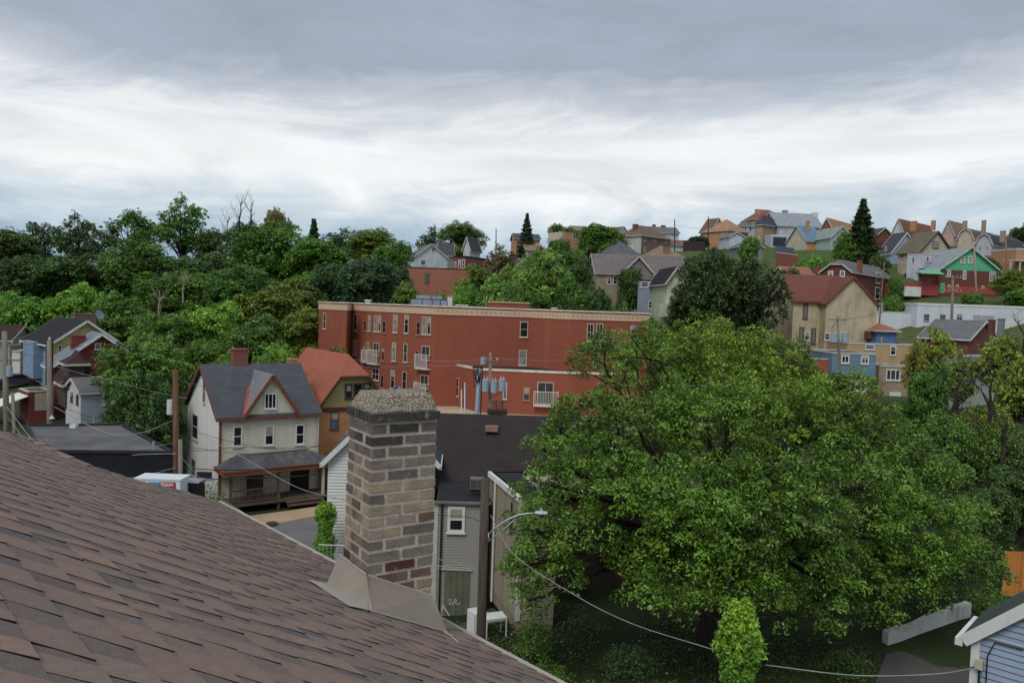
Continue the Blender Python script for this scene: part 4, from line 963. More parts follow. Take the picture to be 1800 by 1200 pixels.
x_ = H('cream gabled house with olive roof and shuttered attic window', 'd', 740, 560, 140, 20, 1062, sx=540, base=740, wm=S('warm_cream_siding', 206,188,164), roof='gy', ry=368, rm=R_OLV, trim=mat('dark_green_trim', srgb(64,66,52), .7), F=[], Sd=[(578,598,36,48)])
x_.win('F', 898, 492, 62, 62, fr=mat('dark_green_trim', srgb(64,66,52), .7), pane='curtain')
x_ = H('white rear addition with balcony left of the green gable', 'd', 742, 580, 132, 24, 1010, sx=628, base=735, wm=PW_, roof='flat', rm=R_GREY, trim=OLDWHITE, F=[(820,620,30,60), (902,622,40,82)], Sd=[(685,635,12,60)], par=.15)
m = MB(); m.box(-x_.w/2, x_.w*.35, -1.4, -.0, .3, .42); x_.put(m, 'balcony_floor', OLDWHITE); rail = MB()
for k in range(16): xx = -x_.w/2+k*x_.w*.85/15; rail.box(xx, xx+.05, -1.38, -1.33, .42, 1.35)
rail.box(-x_.w/2, x_.w*.35, -1.4, -1.3, 1.35, 1.43); x_.put(rail, 'railing', mat('grey_rail', srgb(120,124,130), .6))
GRN = mat('bright_green_gable_paint', srgb(92,176,132), .7, .05, 1)
x_ = H('brown brick bungalow with bright green gable and red basement', 'd', 928, 728, 128, 3, 1510, d=11, base=955, wm=DKBRICK, roof='gy', ry=520, rm=shingles('light_grey_green_gable_roof', srgb(150,154,160)), trim=mat('pale_green_trim', srgb(176,200,186), .7), gable_mat=GRN, over=.5)
x_.wins('F', [(1155,635,48,66), (1230,635,48,66)], off=-.01, fr=mat('cream_trim', srgb(214,206,180), .7), pane='curtain', fw=.14); x_.wins('F', [(1025,768,38,66), (1175,780,38,82)], fr=WHITE, st='grid', fw=.14)
x_.wins('F', [(1425,792,30,84), (1457,792,30,84), (1488,792,30,84)], fr=WHITE, pane='mid'); x_.wins('F', [(1025,886,30,22), (1105,886,30,22), (1350,898,32,22)], fr=mat('cream_trim', srgb(214,206,180), .7), fw=.12)
a = x_.on('F', 500, 868); m = MB(); m.box(-x_.w/2-.01, x_.w/2+.03, -.06, 0, 0, a.z); x_.put(m, 'basement_wall', mat('red_painted_block', srgb(166,76,72), .8, .15, 1))
m = MB(); b = x_.on('F', 958, 910); m.box(b.x-.45, b.x+.45, -.1, -.065, 0, b.z+1.0); x_.put(m, 'door', GRN)
m = MB(); b0 = x_.on('F', 500, 868); m.box(b0.x, -x_.w/2-.05, -.3, 3, -.5, a.z+.2); x_.put(m, 'garage_wall', mat('red_painted_block', srgb(150,56,52)))
m = MB(); g0, g1 = x_.on('F', 566, 890), x_.on('F', 745, 990); m.box(g0.x, g1.x, -.36, -.305, g1.z, g0.z); x_.put(m, 'garage_door', WHITE)
m = MB(); v0, v1 = x_.on('F', 755, 768, -2.4), x_.on('F', 908, 725); m.prism([(v0.x, -2.4, v0.z), (v1.x, -2.4, v0.z), (v1.x, -.1, v1.z), (v0.x+1, -.1, v1.z-.3)], (0, 0, .06)); x_.put(m, 'awning', mat('sea_green_awning', srgb(108,170,138), .6))
H('pink gabled house with tan roof on the crest', 'd', 1078, 390, 184, -50, 958, sx=1235, side='R', base=500, wm=S('pink_siding', 204,168,160), roof='gy', ry=262, rm=R_TAN, F=[(1002,338,14,50), (1020,338,14,50)], ch=[(1180,265,38,2,TANBRICK)])
H('cream barn-roofed house with brown roof right of the pink gable', 'd', 1262, 420, 166, -52, 1112, sx=1500, side='R', base=550, wm=S('peach_cream_siding', 208,190,170), roof='gambrel', ry=338, rm=R_BRN, trim=OLDWHITE, F=[(1163,448,18,32), (1240,436,16,44)], ch=[(1362,260,36,4,TANBRICK)])
H('white barn-roofed house with grey roof at the right end of the crest', 'd', 1442, 468, 154, -54, 1288, sx=1740, side='R', base=590, wm=S('pale_lilac_siding', 196,196,206), roof='gambrel', ry=384, rm=R_DGREY, trim=OLDWHITE, F=[(1325,525,28,34), (1395,518,28,34)], ch=[(1545,360,44,2,TANBRICK)])
x_ = H('orange brick house with open white porch at the right edge', 'd', 1670, 540, 138, 6, 1900, d=7, base=800, wm=ORBRICK, roof='flat', rm=R_BRN, trim=OLDWHITE)
m = MB(); m.box(-x_.w/2-2.8, x_.w/2, -2.2, -.05, 3.0, 3.25); x_.put(m, 'porch_roof', OLDWHITE)
for xx in (-x_.w/2-2.6, -x_.w/2-.6, -x_.w/2+1.4): m = MB(); m.box(xx-.12, xx+.12, -2.1, -1.86, 0, 3.0); x_.put(m, 'porch_post', OLDWHITE)
# white warehouse
WB = mat('white_painted_block', srgb(206,210,216), .75, .06, .6, (.3,.29,.28), .3)
x_ = H('long white block warehouse with shutter door and parapet', 'f', 265, 180, 112, 1, 1300, d=12, h=5, wm=WB, roof='flat', rm=R_GREY, trim=WHITE, cat='warehouse', name='warehouse')
x_.wins('F', [(343,290,52,60), (485,290,52,60), (632,290,52,60)], fr=mat('grey_sash', srgb(150,154,160), .7), st='grid', sill=True)
m = MB(); g0, g1 = x_.on('F', 755, 265), x_.on('F', 935, 330); 
for k in range(6): zz_ = g1.z+(g0.z-g1.z)*k/6; m.box(g0.x, g1.x, -.06-.01*(k % 2), -.01, zz_, zz_+(g0.z-g1.z)/6-.02)
x_.put(m, 'shutter_door', mat('grey_shutter', srgb(172,174,180), .6))
H('low white block annex left of the warehouse', 'f', -180, 236, 113, 1, 262, d=8, h=4, wm=WB, roof='flat', rm=R_GREY, trim=WHITE, par=.1, cat='building', name='block_annex')
x_ = H('brick house with grey roof and white porch edge behind the thin trees', 'f', 712, 478, 92, -50, 300, sx=955, side='R', h=6, wm=mat('dull_red_wall', srgb(124,76,68), .85, .2), roof='gx', ry=322, rm=R_GREY, trim=WHITE, ch=[(920,308,52,3,DKBRICK), (1002,298,52,2.5,GRYW)])
x_.wins('R', [(905,525,40,60)], fr=WHITE, minw=1)
H('pale grey-green rendered building behind the thin trees', 'f', 560, 640, 72, 34, 960, sx=400, base=1090, wm=mat('pale_grey_green_render', srgb(158,164,156), .85, .1, .6, (.2,.2,.17), .4), roof='flat', rm=R_GREY, trim=OLDWHITE, par=.1, cat='building', name='rendered_building')
# beige house
BG = mat('weathered_beige_boards', srgb(192,176,140), .85, .12, .7, srgb(110,100,84), .75)
BGS = siding('beige_board_siding', srgb(204,190,158), pitch=.22, dirt=srgb(128,116,100), amt=.9)
x_ = H('large weathered beige house with red-brown roof and boarded windows', 'e', 162, 312, 100, 3, 645, d=9, base=720, wm=BGS, roof='gx', ry=118, rm=shingles('maroon_roof', srgb(122,78,68), pitch=.2, var=.12), trim=TRIMBROWN, over=.3)
x2 = H('gable wing', 'e', 428, 335, 98.5, 3, 840, d=8, base=720, wm=BGS, roof='gy', ry=128, rm=shingles('maroon_roof', srgb(122,78,68), pitch=.2, var=.12), trim=TRIMBROWN, over=.25, host=x_)
GB = mat('grey_board', srgb(118,112,112), .85, .15, 2)
for t in ((257,402,48,122), (225,585,46,112), (322,602,46,130)): x_.win('F', *t, st='board', fr=mat('brown_casing', srgb(88,70,58), .8), pane=GB, fw=.1)
x_.win('F', 408, 405, 46, 118, st='board', fr=mat('brown_casing', srgb(88,70,58), .8), pane=GB, fw=.1, off=-.06)
x_.win('F', 268, 602, 44, 70); x2.win('F', 435, 605, 50, 60, pane='mid')
m = MB(); a = x2.on('F', 735, 565); b = x2.on('F', 830, 625); m.box(a.x, b.x, -1, -.02, b.z, a.z); x2.put(m, 'lean_to', TRIMBROWN)
x_ = H('blue siding row house with white roof edge below the beige house', 'e', 478, 745, 86, 2, 832, d=7, base=1100, wm=S('steel_blue_siding', 120,150,166, pitch=.25), roof='flat', rm=BLACK, trim=OLDWHITE, F=[], par=.2)
x_.wins('F', [(580,790,70,66), (740,795,68,66)], st='sl', fw=.14)
m = MB(); a = x_.on('F', 480, 932); m.box(-x_.w/2-.02, x_.w/2+.02, -.02, .001, -1, a.z); x_.put(m, 'ground_floor_wall', bricks('row_brick', srgb(120,70,58), srgb(104,60,52), srgb(130,110,100)))
m = MB(); a, b = x_.on('F', 610, 950), x_.on('F', 758, 1035); m.box(a.x, b.x, -.12, -.03, b.z-.5, a.z); x_.put(m, 'garage_door', WHITE)
H('red siding row house with black roof left of the blue one', 'e', 145, 785, 87, 1, 476, d=8, base=1100, wm=mat('rust_red_siding', srgb(168,92,70), .8, .15), roof='flat', rm=BLACK, trim=OLDWHITE, par=.15, F=[(208,825,48,62)])
m = None
x_ = H('tan brick row building with white roof edge and white garage door', 'e', 600, 665, 93, 2, 1200, d=8, base=1190, wm=mat('tan_stucco_wall', srgb(178,150,114), .85, .1, .7), roof='flat', rm=BLACK, trim=OLDWHITE, par=.2, F=[(780,692,76,38), (968,718,52,78)])
x2 = H('shop front wing', 'e', 872, 850, 88, 2, 1105, d=4.5, base=1190, wm=TANBRICK, roof='flat', rm=R_GREY, trim=OLDWHITE, host=x_, par=.2)
x2.win('F', 968, 917, 122, 88, st='tri', fw=.14)
m = MB(); a, b = x2.on('F', 938, 1055), x2.on('F', 1022, 1180); m.box(a.x, b.x, -.1, -.02, b.z, a.z); x2.put(m, 'garage_door', WHITE)
m = MB(); a = x2.on('F', 858, 680); m.tube([(-x2.w/2-.2, -.15, 0), (-x2.w/2-.2, -.15, x2.h+3.4)], .09, 7); x2.put(m, 'downpipe', mat('tan_pipe', srgb(176,156,130), .7))
H('small blue building with red roof beside the beige house', 'e', 836, 545, 97, 6, 1000, d=5, h=3.5, wm=mat('blue_wall', srgb(92,120,158), .8), roof='hip', rh=.7, rm=R_RED, trim=OLDWHITE)
H('pale green house sliver between the dark trees and the beige house', 'e', 60, 300, 108, 5, 170, d=7, base=520, wm=S('pale_green_siding', 168,184,172), roof='flat', rm=R_GREY, F=[(128,385,18,60)])
# ================================================================== the red brick apartment building
AZ0, AZ1 = 5.2, 15.9
ABK = bricks('apartment_red_brick', srgb(160,92,72), srgb(144,80,63), srgb(165,110,94)); CORN = mat('cream_cornice', srgb(206,176,148), .7, .06, .5, (.3,.2,.15), .25)
ap = [W(561, 540, 93), W(610, 540, 89), W(618, 540, 93), W(765, 540, 81), W(932, 540, 83.5), W(1003, 540, 79.5), W(1141, 545, 82)]
ap = [(p.x, p.y) for p in ap]; ap += [(ap[6][0]+2, 103), (ap[3][0]-6, 106), (ap[0][0]+.5, 101)]
aroot = empty('apartment_building', (ap[3][0], ap[3][1], AZ0), 0, 'large red brick apartment building with cream cornice and stacked balconies', 'building'); AO = Vector((ap[3][0], ap[3][1], AZ0))
for x, y in ap: GROUND.append((x, y, AZ0))
P3 = [Vector((x-AO.x, y-AO.y, 0)) for x, y in ap]; AH = AZ1-AZ0
m = MB(); m.prism([p-Vector((0,0,2)) for p in P3], (0, 0, AH+2-.35)); m.build('wall', ABK, aroot)
m = MB(); m.prism([p+Vector((0,0,AH-.34)) for p in P3], (0, 0, .05)); m.build('roof', mat('dark_roof_membrane', srgb(52,52,56), .8), aroot)
def offset_pts(pts, o):
    n = len(pts); out = []
    for i in range(n):
        a, b, c = pts[i-1], pts[i], pts[(i+1) % n]
        d1 = (b-a).normalized(); d2 = (c-b).normalized(); n1 = Vector((d1.y, -d1.x, 0)); n2 = Vector((d2.y, -d2.x, 0))
        k = n1+n2; k = k/max(.2, k.length_squared)*2
        out.append(b+k*o)
    return out
def band(pts, o, z0, z1, name, m_, par):
    outp = offset_pts(pts, o); inp = offset_pts(pts, -.25); m = MB(); n = len(pts)
    for i in range(n):
        j = (i+1) % n; a, b, c, d_ = outp[i], outp[j], inp[j], inp[i]; u = Vector((0, 0, z0)); v_ = Vector((0, 0, z1))
        m.add([a+u, b+u, c+u, d_+u, a+v_, b+v_, c+v_, d_+v_], [(0,1,5,4), (4,5,6,7), (1,0,3,2), (2,3,7,6)])
    return m.build(name, m_, par)
cornice = band(P3, .07, AH-.95, AH-.14, 'cornice', CORN, aroot); band(P3, .16, AH-.14, AH+.0, 'parapet_cap', mat('pale_parapet_cap', srgb(222,208,192), .6), aroot)
band(P3, .1, AH-.23, AH-.145, 'cornice_strip', mat('dark_brown_strip', srgb(74,44,38), .8), aroot)  # dark brown strip between cornice and parapet cap
m = MB()
for i in (3, 4, 5):
    a, b = P3[i], P3[i+1]; d_ = b-a; Ln = d_.length; d_.normalize(); nrm = Vector((d_.y, -d_.x, 0)); q = .3
    while q < Ln-.2:
        p = a+d_*q+nrm*.07+Vector((0, 0, AH-.58)); m.beam(p-d_*.05, p+d_*.05, .05, .1); q += .52
o = m.build('dentil', mat('brick_red_dentil', srgb(130,80,66), .8), cornice); o['kind'] = 'stuff'
class Fac:
    def __init__(s, i, pts=None, root=None, org=None):
        pts = pts or P3; s.root = root or aroot; s.org = org or AO
        s.a, s.b = pts[i], pts[i+1]; s.u = (s.b-s.a).normalized(); s.n = Vector((s.u.y, -s.u.x, 0)); s.rz = math.atan2(s.u.y, s.u.x)
    def on(s, crop, x, y, off=0):
        c = CRP[crop]; p = hit(c[0]+x/c[2], c[1]+y/c[2], s.org+s.a+s.n*off, s.n); return p-s.org
    def size(s, crop, x, y, w_, h_):
        a = s.on(crop, x-w_/2, y+h_/2); b = s.on(crop, x+w_/2, y-h_/2); return abs((b-a).dot(s.u)), b.z-a.z
TRM = mat('cream_window_frame', srgb(196,184,166), .6, .06)
def awin(fc, crop, x, y, w_, h_, st='dh', pane='dark', name='window', fr=None):
    W_, H_ = fc.size(crop, x, y, w_, h_); p = fc.on(crop, x, y); fr = fr or TRM; fw = .085; hw_, hh = W_/2, H_/2; m = MB()
    m.box(-hw_, hw_, -.035, .02, -hh, -hh+fw); m.box(-hw_, hw_, -.035, .02, hh-fw, hh); m.box(-hw_, -hw_+fw, -.035, .02, -hh+fw, hh-fw); m.box(hw_-fw, hw_, -.035, .02, -hh+fw, hh-fw)
    if st in ('dh', 'grid'): m.box(-hw_+fw, hw_-fw, -.025, .018, -fw*.3, fw*.3)
    if st in ('sl', 'grid'): m.box(-fw*.3, fw*.3, -.027, .018, -hh+fw, hh-fw)
    m.box(-hw_-.06, hw_+.06, -.1, .02, -hh-.1, -hh-.002)
    o = m.build(name, fr, fc.root); o.location = p; o.rotation_euler = (0, 0, fc.rz)
    q = MB(); q.box(-hw_+fw*.9, hw_-fw*.9, -.014, -.004, -hh+fw*.9, hh-fw*.9); q.build('pane', glass(pane) if isinstance(pane, str) else pane, o)
    if st == 'dh' and random.random() < .45:
        q = MB(); q.box(-hw_+fw*.9, hw_-fw*.9, -.02, -.0145, random.uniform(0, hh*.5), hh-fw*.9); q.build('blind', mat('pale_blind', srgb(150,150,142), .8), o)
    return o
f0, f2, f3, f4, f5 = Fac(0), Fac(2), Fac(3), Fac(4), Fac(5)
GRL = mat('grille_panel', srgb(166,120,100), .7, .08)
awin(f0, 'p', 132, 360, 26, 118, pane='mid')
for t in ((365,370,28,124), (468,378,22,116), (516,380,28,120), (546,380,24,120), (664,380,36,132), (748,384,36,136), (881,394,36,132), (919,396,30,132),
          (358,558,28,112), (654,592,34,134), (740,600,34,136), (644,800,34,134), (732,812,36,138)): awin(f2, 'p', *t, pane=random.choice(['dark','mid','curtain','dark']))
for t in ((435,397,22,78), (580,405,28,88), (837,415,30,98), (427,595,24,90), (572,612,24,92), (827,635,30,98), (565,815,26,92), (816,856,26,98)):
    o = awin(f2, 'p', *t, pane='dark', name='grille', fr=GRL)
def balcony(fc, crop, x, y0, y1, w_, door, joined=None):
    o = awin(fc, crop, *door, 'sl', pane='mid', name='sliding_door')
    W_, H_ = fc.size(crop, x, (y0+y1)/2, w_, y1-y0); p = fc.on(crop, x, y1); b = MB(); dp = .55
    b.box(-W_/2, W_/2, -dp, .01, -.08, .05); r_ = b.build('balcony', WHITE, fc.root); r_.location = p; r_.rotation_euler = (0, 0, fc.rz)
    rl = MB(); rl.box(-W_/2, W_/2, -dp, -dp+.06, H_-.06, H_); rl.box(-W_/2, W_/2, -dp, -dp+.05, .1, .15)
    for k in (-1, 1): rl.box(k*W_/2-.03, k*W_/2+.03, -dp+.06, 0, H_-.06, H_); rl.box(k*W_/2-.035, k*W_/2+.035, -dp, -dp+.07, .05, H_-.061)
    n_ = max(6, int(W_/.16))
    for k in range(1, n_): xx = -W_/2+W_*k/n_; rl.box(xx-.018, xx+.018, -dp+.01, -dp+.04, .151, H_-.061)
    rl.build('railing', WHITE, r_)
balcony(f2, 'p', 512, 585, 682, 78, (520, 570, 48, 90)); balcony(f2, 'p', 450, 582, 666, 34, (458, 555, 20, 70))
balcony(f2, 'p', 882, 622, 718, 92, (892, 600, 64, 100)); balcony(f2, 'p', 873, 842, 925, 92, (882, 815, 64, 90)); awin(f2, 'p', 516, 760, 54, 80, 'grid')
for t in ((347,423,66,116), (338,636,66,114)): awin(f3, 'q', *t, pane='dark' if t[1] < 500 else 'curtain')
for t in ((846,445,56,130), (916,445,56,130), (890,655,50,110)): awin(f5, 'q', *t, 'grid')
awin(f5, 'q', 1015, 470, 46, 90, fr=GRL, pane='curtain', name='grille'); awin(f5, 'q', 1175, 455, 60, 118, pane='mid'); awin(f5, 'q', 1158, 690, 60, 90)
# annex
ZA = 9.75
an = [W(789, 600, 83.5), W(846, 600, 77.4), W(1010, 600, 76.8), W(1120, 600, 78)]
an = [Vector((p.x-AO.x, p.y-AO.y, 0)) for p in an]; AN = an+[Vector((an[3].x, an[3].y+8, 0)), Vector((an[0].x+.5, an[0].y+2, 0))]
m = MB(); m.prism([p-Vector((0,0,2)) for p in AN], (0, 0, ZA-AZ0+2-.2)); m.build('annex_wall', ABK, aroot)
m = MB(); m.prism([p+Vector((0,0,ZA-AZ0-.19)) for p in AN], (0, 0, .04)); m.build('annex_roof', mat('dark_roof_membrane', srgb(52,52,56)), aroot)
band(AN, .08, ZA-AZ0-.22, ZA-AZ0, 'annex_cap', mat('pale_parapet_cap', srgb(222,208,192)), aroot)
g0, g1 = Fac(0, AN), Fac(1, AN)
awin(g0, 'p', 1128, 857, 32, 132); awin(g1, 'q', 205, 885, 34, 124, pane='blue'); awin(g1, 'q', 366, 908, 54, 100, fr=GRL, name='grille', pane='mid')
balcony(g1, 'q', 512, 896, 996, 186, (508, 905, 130, 165))
# pale terrace slab in front
tr = [W(700, 720, 86), W(765, 720, 62), W(1100, 720, 62), W(1120, 720, 80)]
tz = AZ0+.05
trt = empty('terrace', (tr[1].x, tr[1].y, tz-3), 0); trt['kind'] = 'structure'
m = MB(); o_ = Vector((tr[1].x, tr[1].y, 0)); m.prism([Vector((p.x, p.y, 0))-o_ for p in tr], (0, 0, 3)); m.build('terrace_slab', mat('cream_terrace_concrete', srgb(186,168,140), .85, .12, .3, srgb(120,108,92), .4), trt)
# rooftop things
UG = mat('grey_duct_metal', srgb(150,156,170), .5, .1, 1.5, (.1,.1,.12), .3)
def boxthing(name, label, cat, parts, loc, group=None, rz=0):
    r_ = empty(name, loc, rz, label, cat, group)
    for nm, bs, m_ in parts:
        m = MB()
        for b in bs: m.box(*b)
        m.build(nm, m_, r_)
    return r_
p = W(757, 531, 92); p.z = AZ1-.29
boxthing('air_handler', 'long grey duct unit with boxes on the apartment roof', 'roof unit', [('duct', [(-2.3,2.0,-.5,.5,0,1.0)], UG), ('upper_duct', [(-1.7,0,-.4,.4,1.01,1.45), (.1,1.4,-.4,.4,1.01,1.4)], UG),
   ('strap', [(-1.0,-.93,-.52,-.501,0,1), (.2,.27,-.52,-.501,0,1), (1.2,1.27,-.52,-.501,0,1), (-2.3,2.0,-.52,-.501,.96,1.03)], BLACK)], p)
p = W(791, 530, 92); p.z = AZ1-.29
boxthing('roof_flue', 'pale upright vent box at the right end of the roof duct', 'vent', [('shaft', [(-.28,.28,-.3,.3,0,1.4)], WHITE), ('cap', [(-.34,.34,-.36,.36,1.401,1.5)], STEEL)], p)
p = W(812, 531, 92); p.z = AZ1-.29
boxthing('roof_vent', 'low flat white vent on the apartment roof right of the ducts', 'vent', [('base', [(-.5,.5,-.4,.4,0,.35)], STEEL), ('lid', [(-.75,.75,-.5,.5,.351,.5)], WHITE)], p)
p = W(647, 533, 93.5); p.z = AZ1-.29
boxthing('roof_vent', 'small white square vent on the left part of the apartment roof', 'vent', [('base', [(-.3,.3,-.3,.3,0,.5)], WHITE), ('lid', [(-.38,.38,-.38,.38,.501,.7)], WHITE)], p)
p = W(895, 537, 90); p.z = AZ1-.29
boxthing('stair_penthouse', 'low brick roof structure with pale cap on the apartment roof', 'roof structure', [('wall', [(-2.3,2.3,-1,1,0,.85)], ABK), ('cap', [(-2.4,2.4,-1.1,1.1,.851,1.0)], CORN)], p)
p = W(974, 540, 86); p.z = AZ1-.29
boxthing('roof_vent', 'tiny white dome vent near the right bend of the cornice', 'vent', [('base', [(-.25,.25,-.25,.25,0,.4)], WHITE), ('lid', [(-.32,.32,-.32,.32,.401,.52)], WHITE)], p)
# ================================================================== ground
GROUND += [(-50, 100, 6), (-60, 125, 13), (-40, 125, 13.5), (-20, 125, 14), (-70, 150, 19), (-30, 150, 20), (-100, 100, 7), (-110, 150, 18), (-60, 200, 21), (0, 200, 25), (0, 260, 22), (120, 320, 26), (60, 320, 26),
           (200, 200, 26), (160, 130, 18), (0, 10, 3), (-10, 20, 2.5), (-25, 40, 1.0), (-12, 47, .8), (-18, 50, .6), (5, 30, 1.6), (10, 26, 2.4), (15, 28, 3), (20, 33, 4), (28, 38, 4.5), (8, 40, 1.5), (20, 50, 4), (30, 60, 6),
           (-40, 60, 2), (-55, 75, 4), (-60, 60, 3), (0, -30, 4), (40, 0, 5), (-40, 0, 3), (20, 15, 3.3), (35, 30, 5), (45, 60, 8), (4, 60, 3), (-30, 75, 3.5), (-22, 70, 2.5), (-45, 90, 5), (-25, 95, 6), (-15, 110, 9), (18, 26.5, 3.0)]
for q_ in ((1700,533,136), (1620,548,128), (1780,532,134), (1600,562,121), (1560,545,128), (1740,540,128), (1660,545,128)):
    p_ = W(*q_); GROUND += [(p_.x, p_.y, p_.z)]*2
GA = np.array(GROUND)
def ground_z(x, y):
    x = np.atleast_1d(np.asarray(x, float)); y = np.atleast_1d(np.asarray(y, float))
    d2 = (x[:, None]-GA[None, :, 0])**2+(y[:, None]-GA[None, :, 1])**2
    sc = 6+.03*np.hypot(x, y)[:, None]
    w_ = 1/(d2+sc)**1.6; z_ = (w_*GA[None, :, 2]).sum(1)/w_.sum(1)
    r_ = np.hypot(x, y-100); f = np.clip((r_-260)/700, 0, 1); return z_*(1-f)+(-4)*f
def gz(x, y): return float(ground_z(x, y)[0])
xs = np.concatenate([[-3500,-2200,-1400,-900,-600,-420,-320,-250], np.arange(-200, 201, 3.0), [250,320,420,600,900,1400,2200,3500]])
ys = np.concatenate([[-2500,-1200,-600,-300,-180,-120,-90], np.arange(-70, 120, 2.0), np.arange(120, 330, 4.0), [340,370,420,500,700,1100,1800,3500]])
X, Yg = np.meshgrid(xs, ys); Z = np.concatenate([ground_z(a, b) for a, b in zip(X, Yg)])
Z = Z+np.where(np.abs(X.ravel()) < 200, RNG.normal(0, .05, Z.size), 0)
V = np.stack([X.ravel(), Yg.ravel(), Z], 1); nx_ = len(xs); ny_ = len(ys)
I = (np.arange(ny_-1)[:, None]*nx_+np.arange(nx_-1)[None, :]).ravel()
me = bpy.data.meshes.new('ground'); me.from_pydata(V.tolist(), [], np.stack([I, I+1, I+nx_+1, I+nx_], 1).tolist())
b = NB('yard_grass_and_earth'); f = b.noise(.12, 8, rough=.65); f2 = b.noise(1.1, 7, rough=.7); f3 = b.noise(9, 4)
c = b.mix(b.ramp(f, .42, .6), (.022,.036,.014), (.045,.066,.022)); c = b.mix(b.math('MULTIPLY', b.ramp(f2, .52, .7), .7), c, (.05,.04,.027)); c = b.mix(b.math('MULTIPLY', f3, .4), c, (.02,.03,.012))
s_ = b.n('ShaderNodeSeparateXYZ'); b.l(b.tc.outputs['Object'], s_.inputs[0]); lawn = b.mix(b.ramp(f2, .4, .65), (.06,.10,.03), (.12,.13,.055))
c = b.mix(b.math('MULTIPLY', b.ramp(s_.outputs['Y'], 70, 100), .9), c, lawn)
b.bump(f3, .8, .08); me.materials.append(b.fin(c, .95, spec=.1)); me.polygons.foreach_set('use_smooth', [True]*len(me.polygons))
g = link('ground', me); g['kind'] = 'structure'
def sheet_on_ground(name, pts, m_, lift=.05, th=.0, sub=10, tilt=None):
    """paved sheet draped a little above the ground, pts = 4 corners (x,y)"""
    a, b, c, d_ = [Vector((*p, 0)) for p in pts]; vs = []; n = sub
    for i in range(n+1):
        for j in range(n+1):
            p = a.lerp(b, i/n).lerp(d_.lerp(c, i/n), j/n); vs.append((p.x, p.y))
    zz_ = ground_z([v_[0] for v_ in vs], [v_[1] for v_ in vs])+lift
    if tilt is not None: zz_ = zz_*0+tilt
    m = MB(); q = lambda i, j: i*(n+1)+j
    m.add([(x, y, z_) for (x, y), z_ in zip(vs, zz_)], [(q(i, j), q(i+1, j), q(i+1, j+1), q(i, j+1)) for i in range(n) for j in range(n)])
    o = m.build(name, m_, smooth=True); o['kind'] = 'structure'; return o
ASPH = mat('old_asphalt', srgb(112,112,114), .9, .12, .8, srgb(80,80,80), .4); ASPD = mat('dark_alley_asphalt', srgb(84,80,78), .9, .2, .5, srgb(60,56,52), .6)
CONC = mat('tan_concrete_pavement', srgb(176,152,122), .9, .12, .6, srgb(120,104,84), .4)
# street and pavement in front of the white house, aligned with its front
hf = hw.Rz @ Vector((1, 0, 0)); hb_ = hw.Rz @ Vector((0, -1, 0)); c = Vector((hw.org.x, hw.org.y, 0))
def quad_from(c, a0, a1, b0, b1): return [tuple((c+hf*a+hb_*b).xy) for a, b in ((a0, b0), (a1, b0), (a1, b1), (a0, b1))]
sheet_on_ground('street', quad_from(c, -26, 26, 6.4, 14.5), ASPH, .06, sub=14)
pv = sheet_on_ground('pavement', quad_from(c, -26, 26, 3.6, 6.2), CONC, .19, sub=14)
kb_ = MB()
ZK = []
for k in range(13):
    A = c+hf*(-26+k*4)+hb_*6.3; B2 = c+hf*(-26+k*4+3.97)+hb_*6.3; kb_.beam((A.x, A.y, gz(A.x, A.y)+.1), (B2.x, B2.y, gz(B2.x, B2.y)+.1), .18, .24)
o = kb_.build('kerb', mat('kerb_stone', srgb(186,160,128), .9, .1)); o['kind'] = 'structure'
p = at_z(478, 919, gz(*(c+hb_*5).xy)+.2); m = MB(); m.tube([(p.x, p.y, p.z+.012), (p.x, p.y, p.z+.03)], .38, 16); o = m.build('manhole_cover', mat('rusty_iron', srgb(84,62,50), .7, .3, 8)); tag(o, 'round rusty manhole cover in the tan pavement', 'manhole cover')
# alley at the lower right
def wall_between(name, label, cat, a, b, hgt, th, m_, capm=None, n=8, jit=.0):
    r_ = empty(name, (a[0], a[1], gz(*a)), 0, label, cat); o = Vector(r_.location); m = MB(); k = MB(); d_ = Vector((b[0]-a[0], b[1]-a[1], 0)); nr = Vector((-d_.y, d_.x, 0)).normalized()*th
    for i in range(n):
        p = Vector((a[0], a[1], 0))+d_*(i/n); q = Vector((a[0], a[1], 0))+d_*((i+1)/n); z0, z1 = gz(p.x, p.y), gz(q.x, q.y)
        t0 = hgt+random.uniform(-jit, jit); t1 = hgt+random.uniform(-jit, jit)
        vs = [(p.x, p.y, z0-.6), (q.x, q.y, z1-.6), (q.x+nr.x, q.y+nr.y, z1-.6), (p.x+nr.x, p.y+nr.y, z0-.6), (p.x, p.y, z0+t0), (q.x, q.y, z1+t1), (q.x+nr.x, q.y+nr.y, z1+t1), (p.x+nr.x, p.y+nr.y, z0+t0)]
        m.add([Vector(v_)-o for v_ in vs], [(0,1,5,4), (1,2,6,5), (2,3,7,6), (3,0,4,7), (4,5,6,7)])
    m.build('wall', m_, r_); return r_
wa = at_z(1560, 1142, 2.9); wb = at_z(1706, 1092, 3.6)
sheet_on_ground('alley', [(wa.x-.4, wa.y-.7), (8.5, 19.5), (26, 17), (wb.x+3, wb.y+.5)], ASPD, .07, sub=16)
lw = wall_between('low_wall', 'low crumbling white concrete wall along the alley under the big tree', 'wall', (wa.x, wa.y), (wb.x, wb.y), .62, .3, mat('crumbling_white_concrete', srgb(200,200,194), .9, .15, 1.2, srgb(70,72,64), .8, bump=.6), jit=.06)
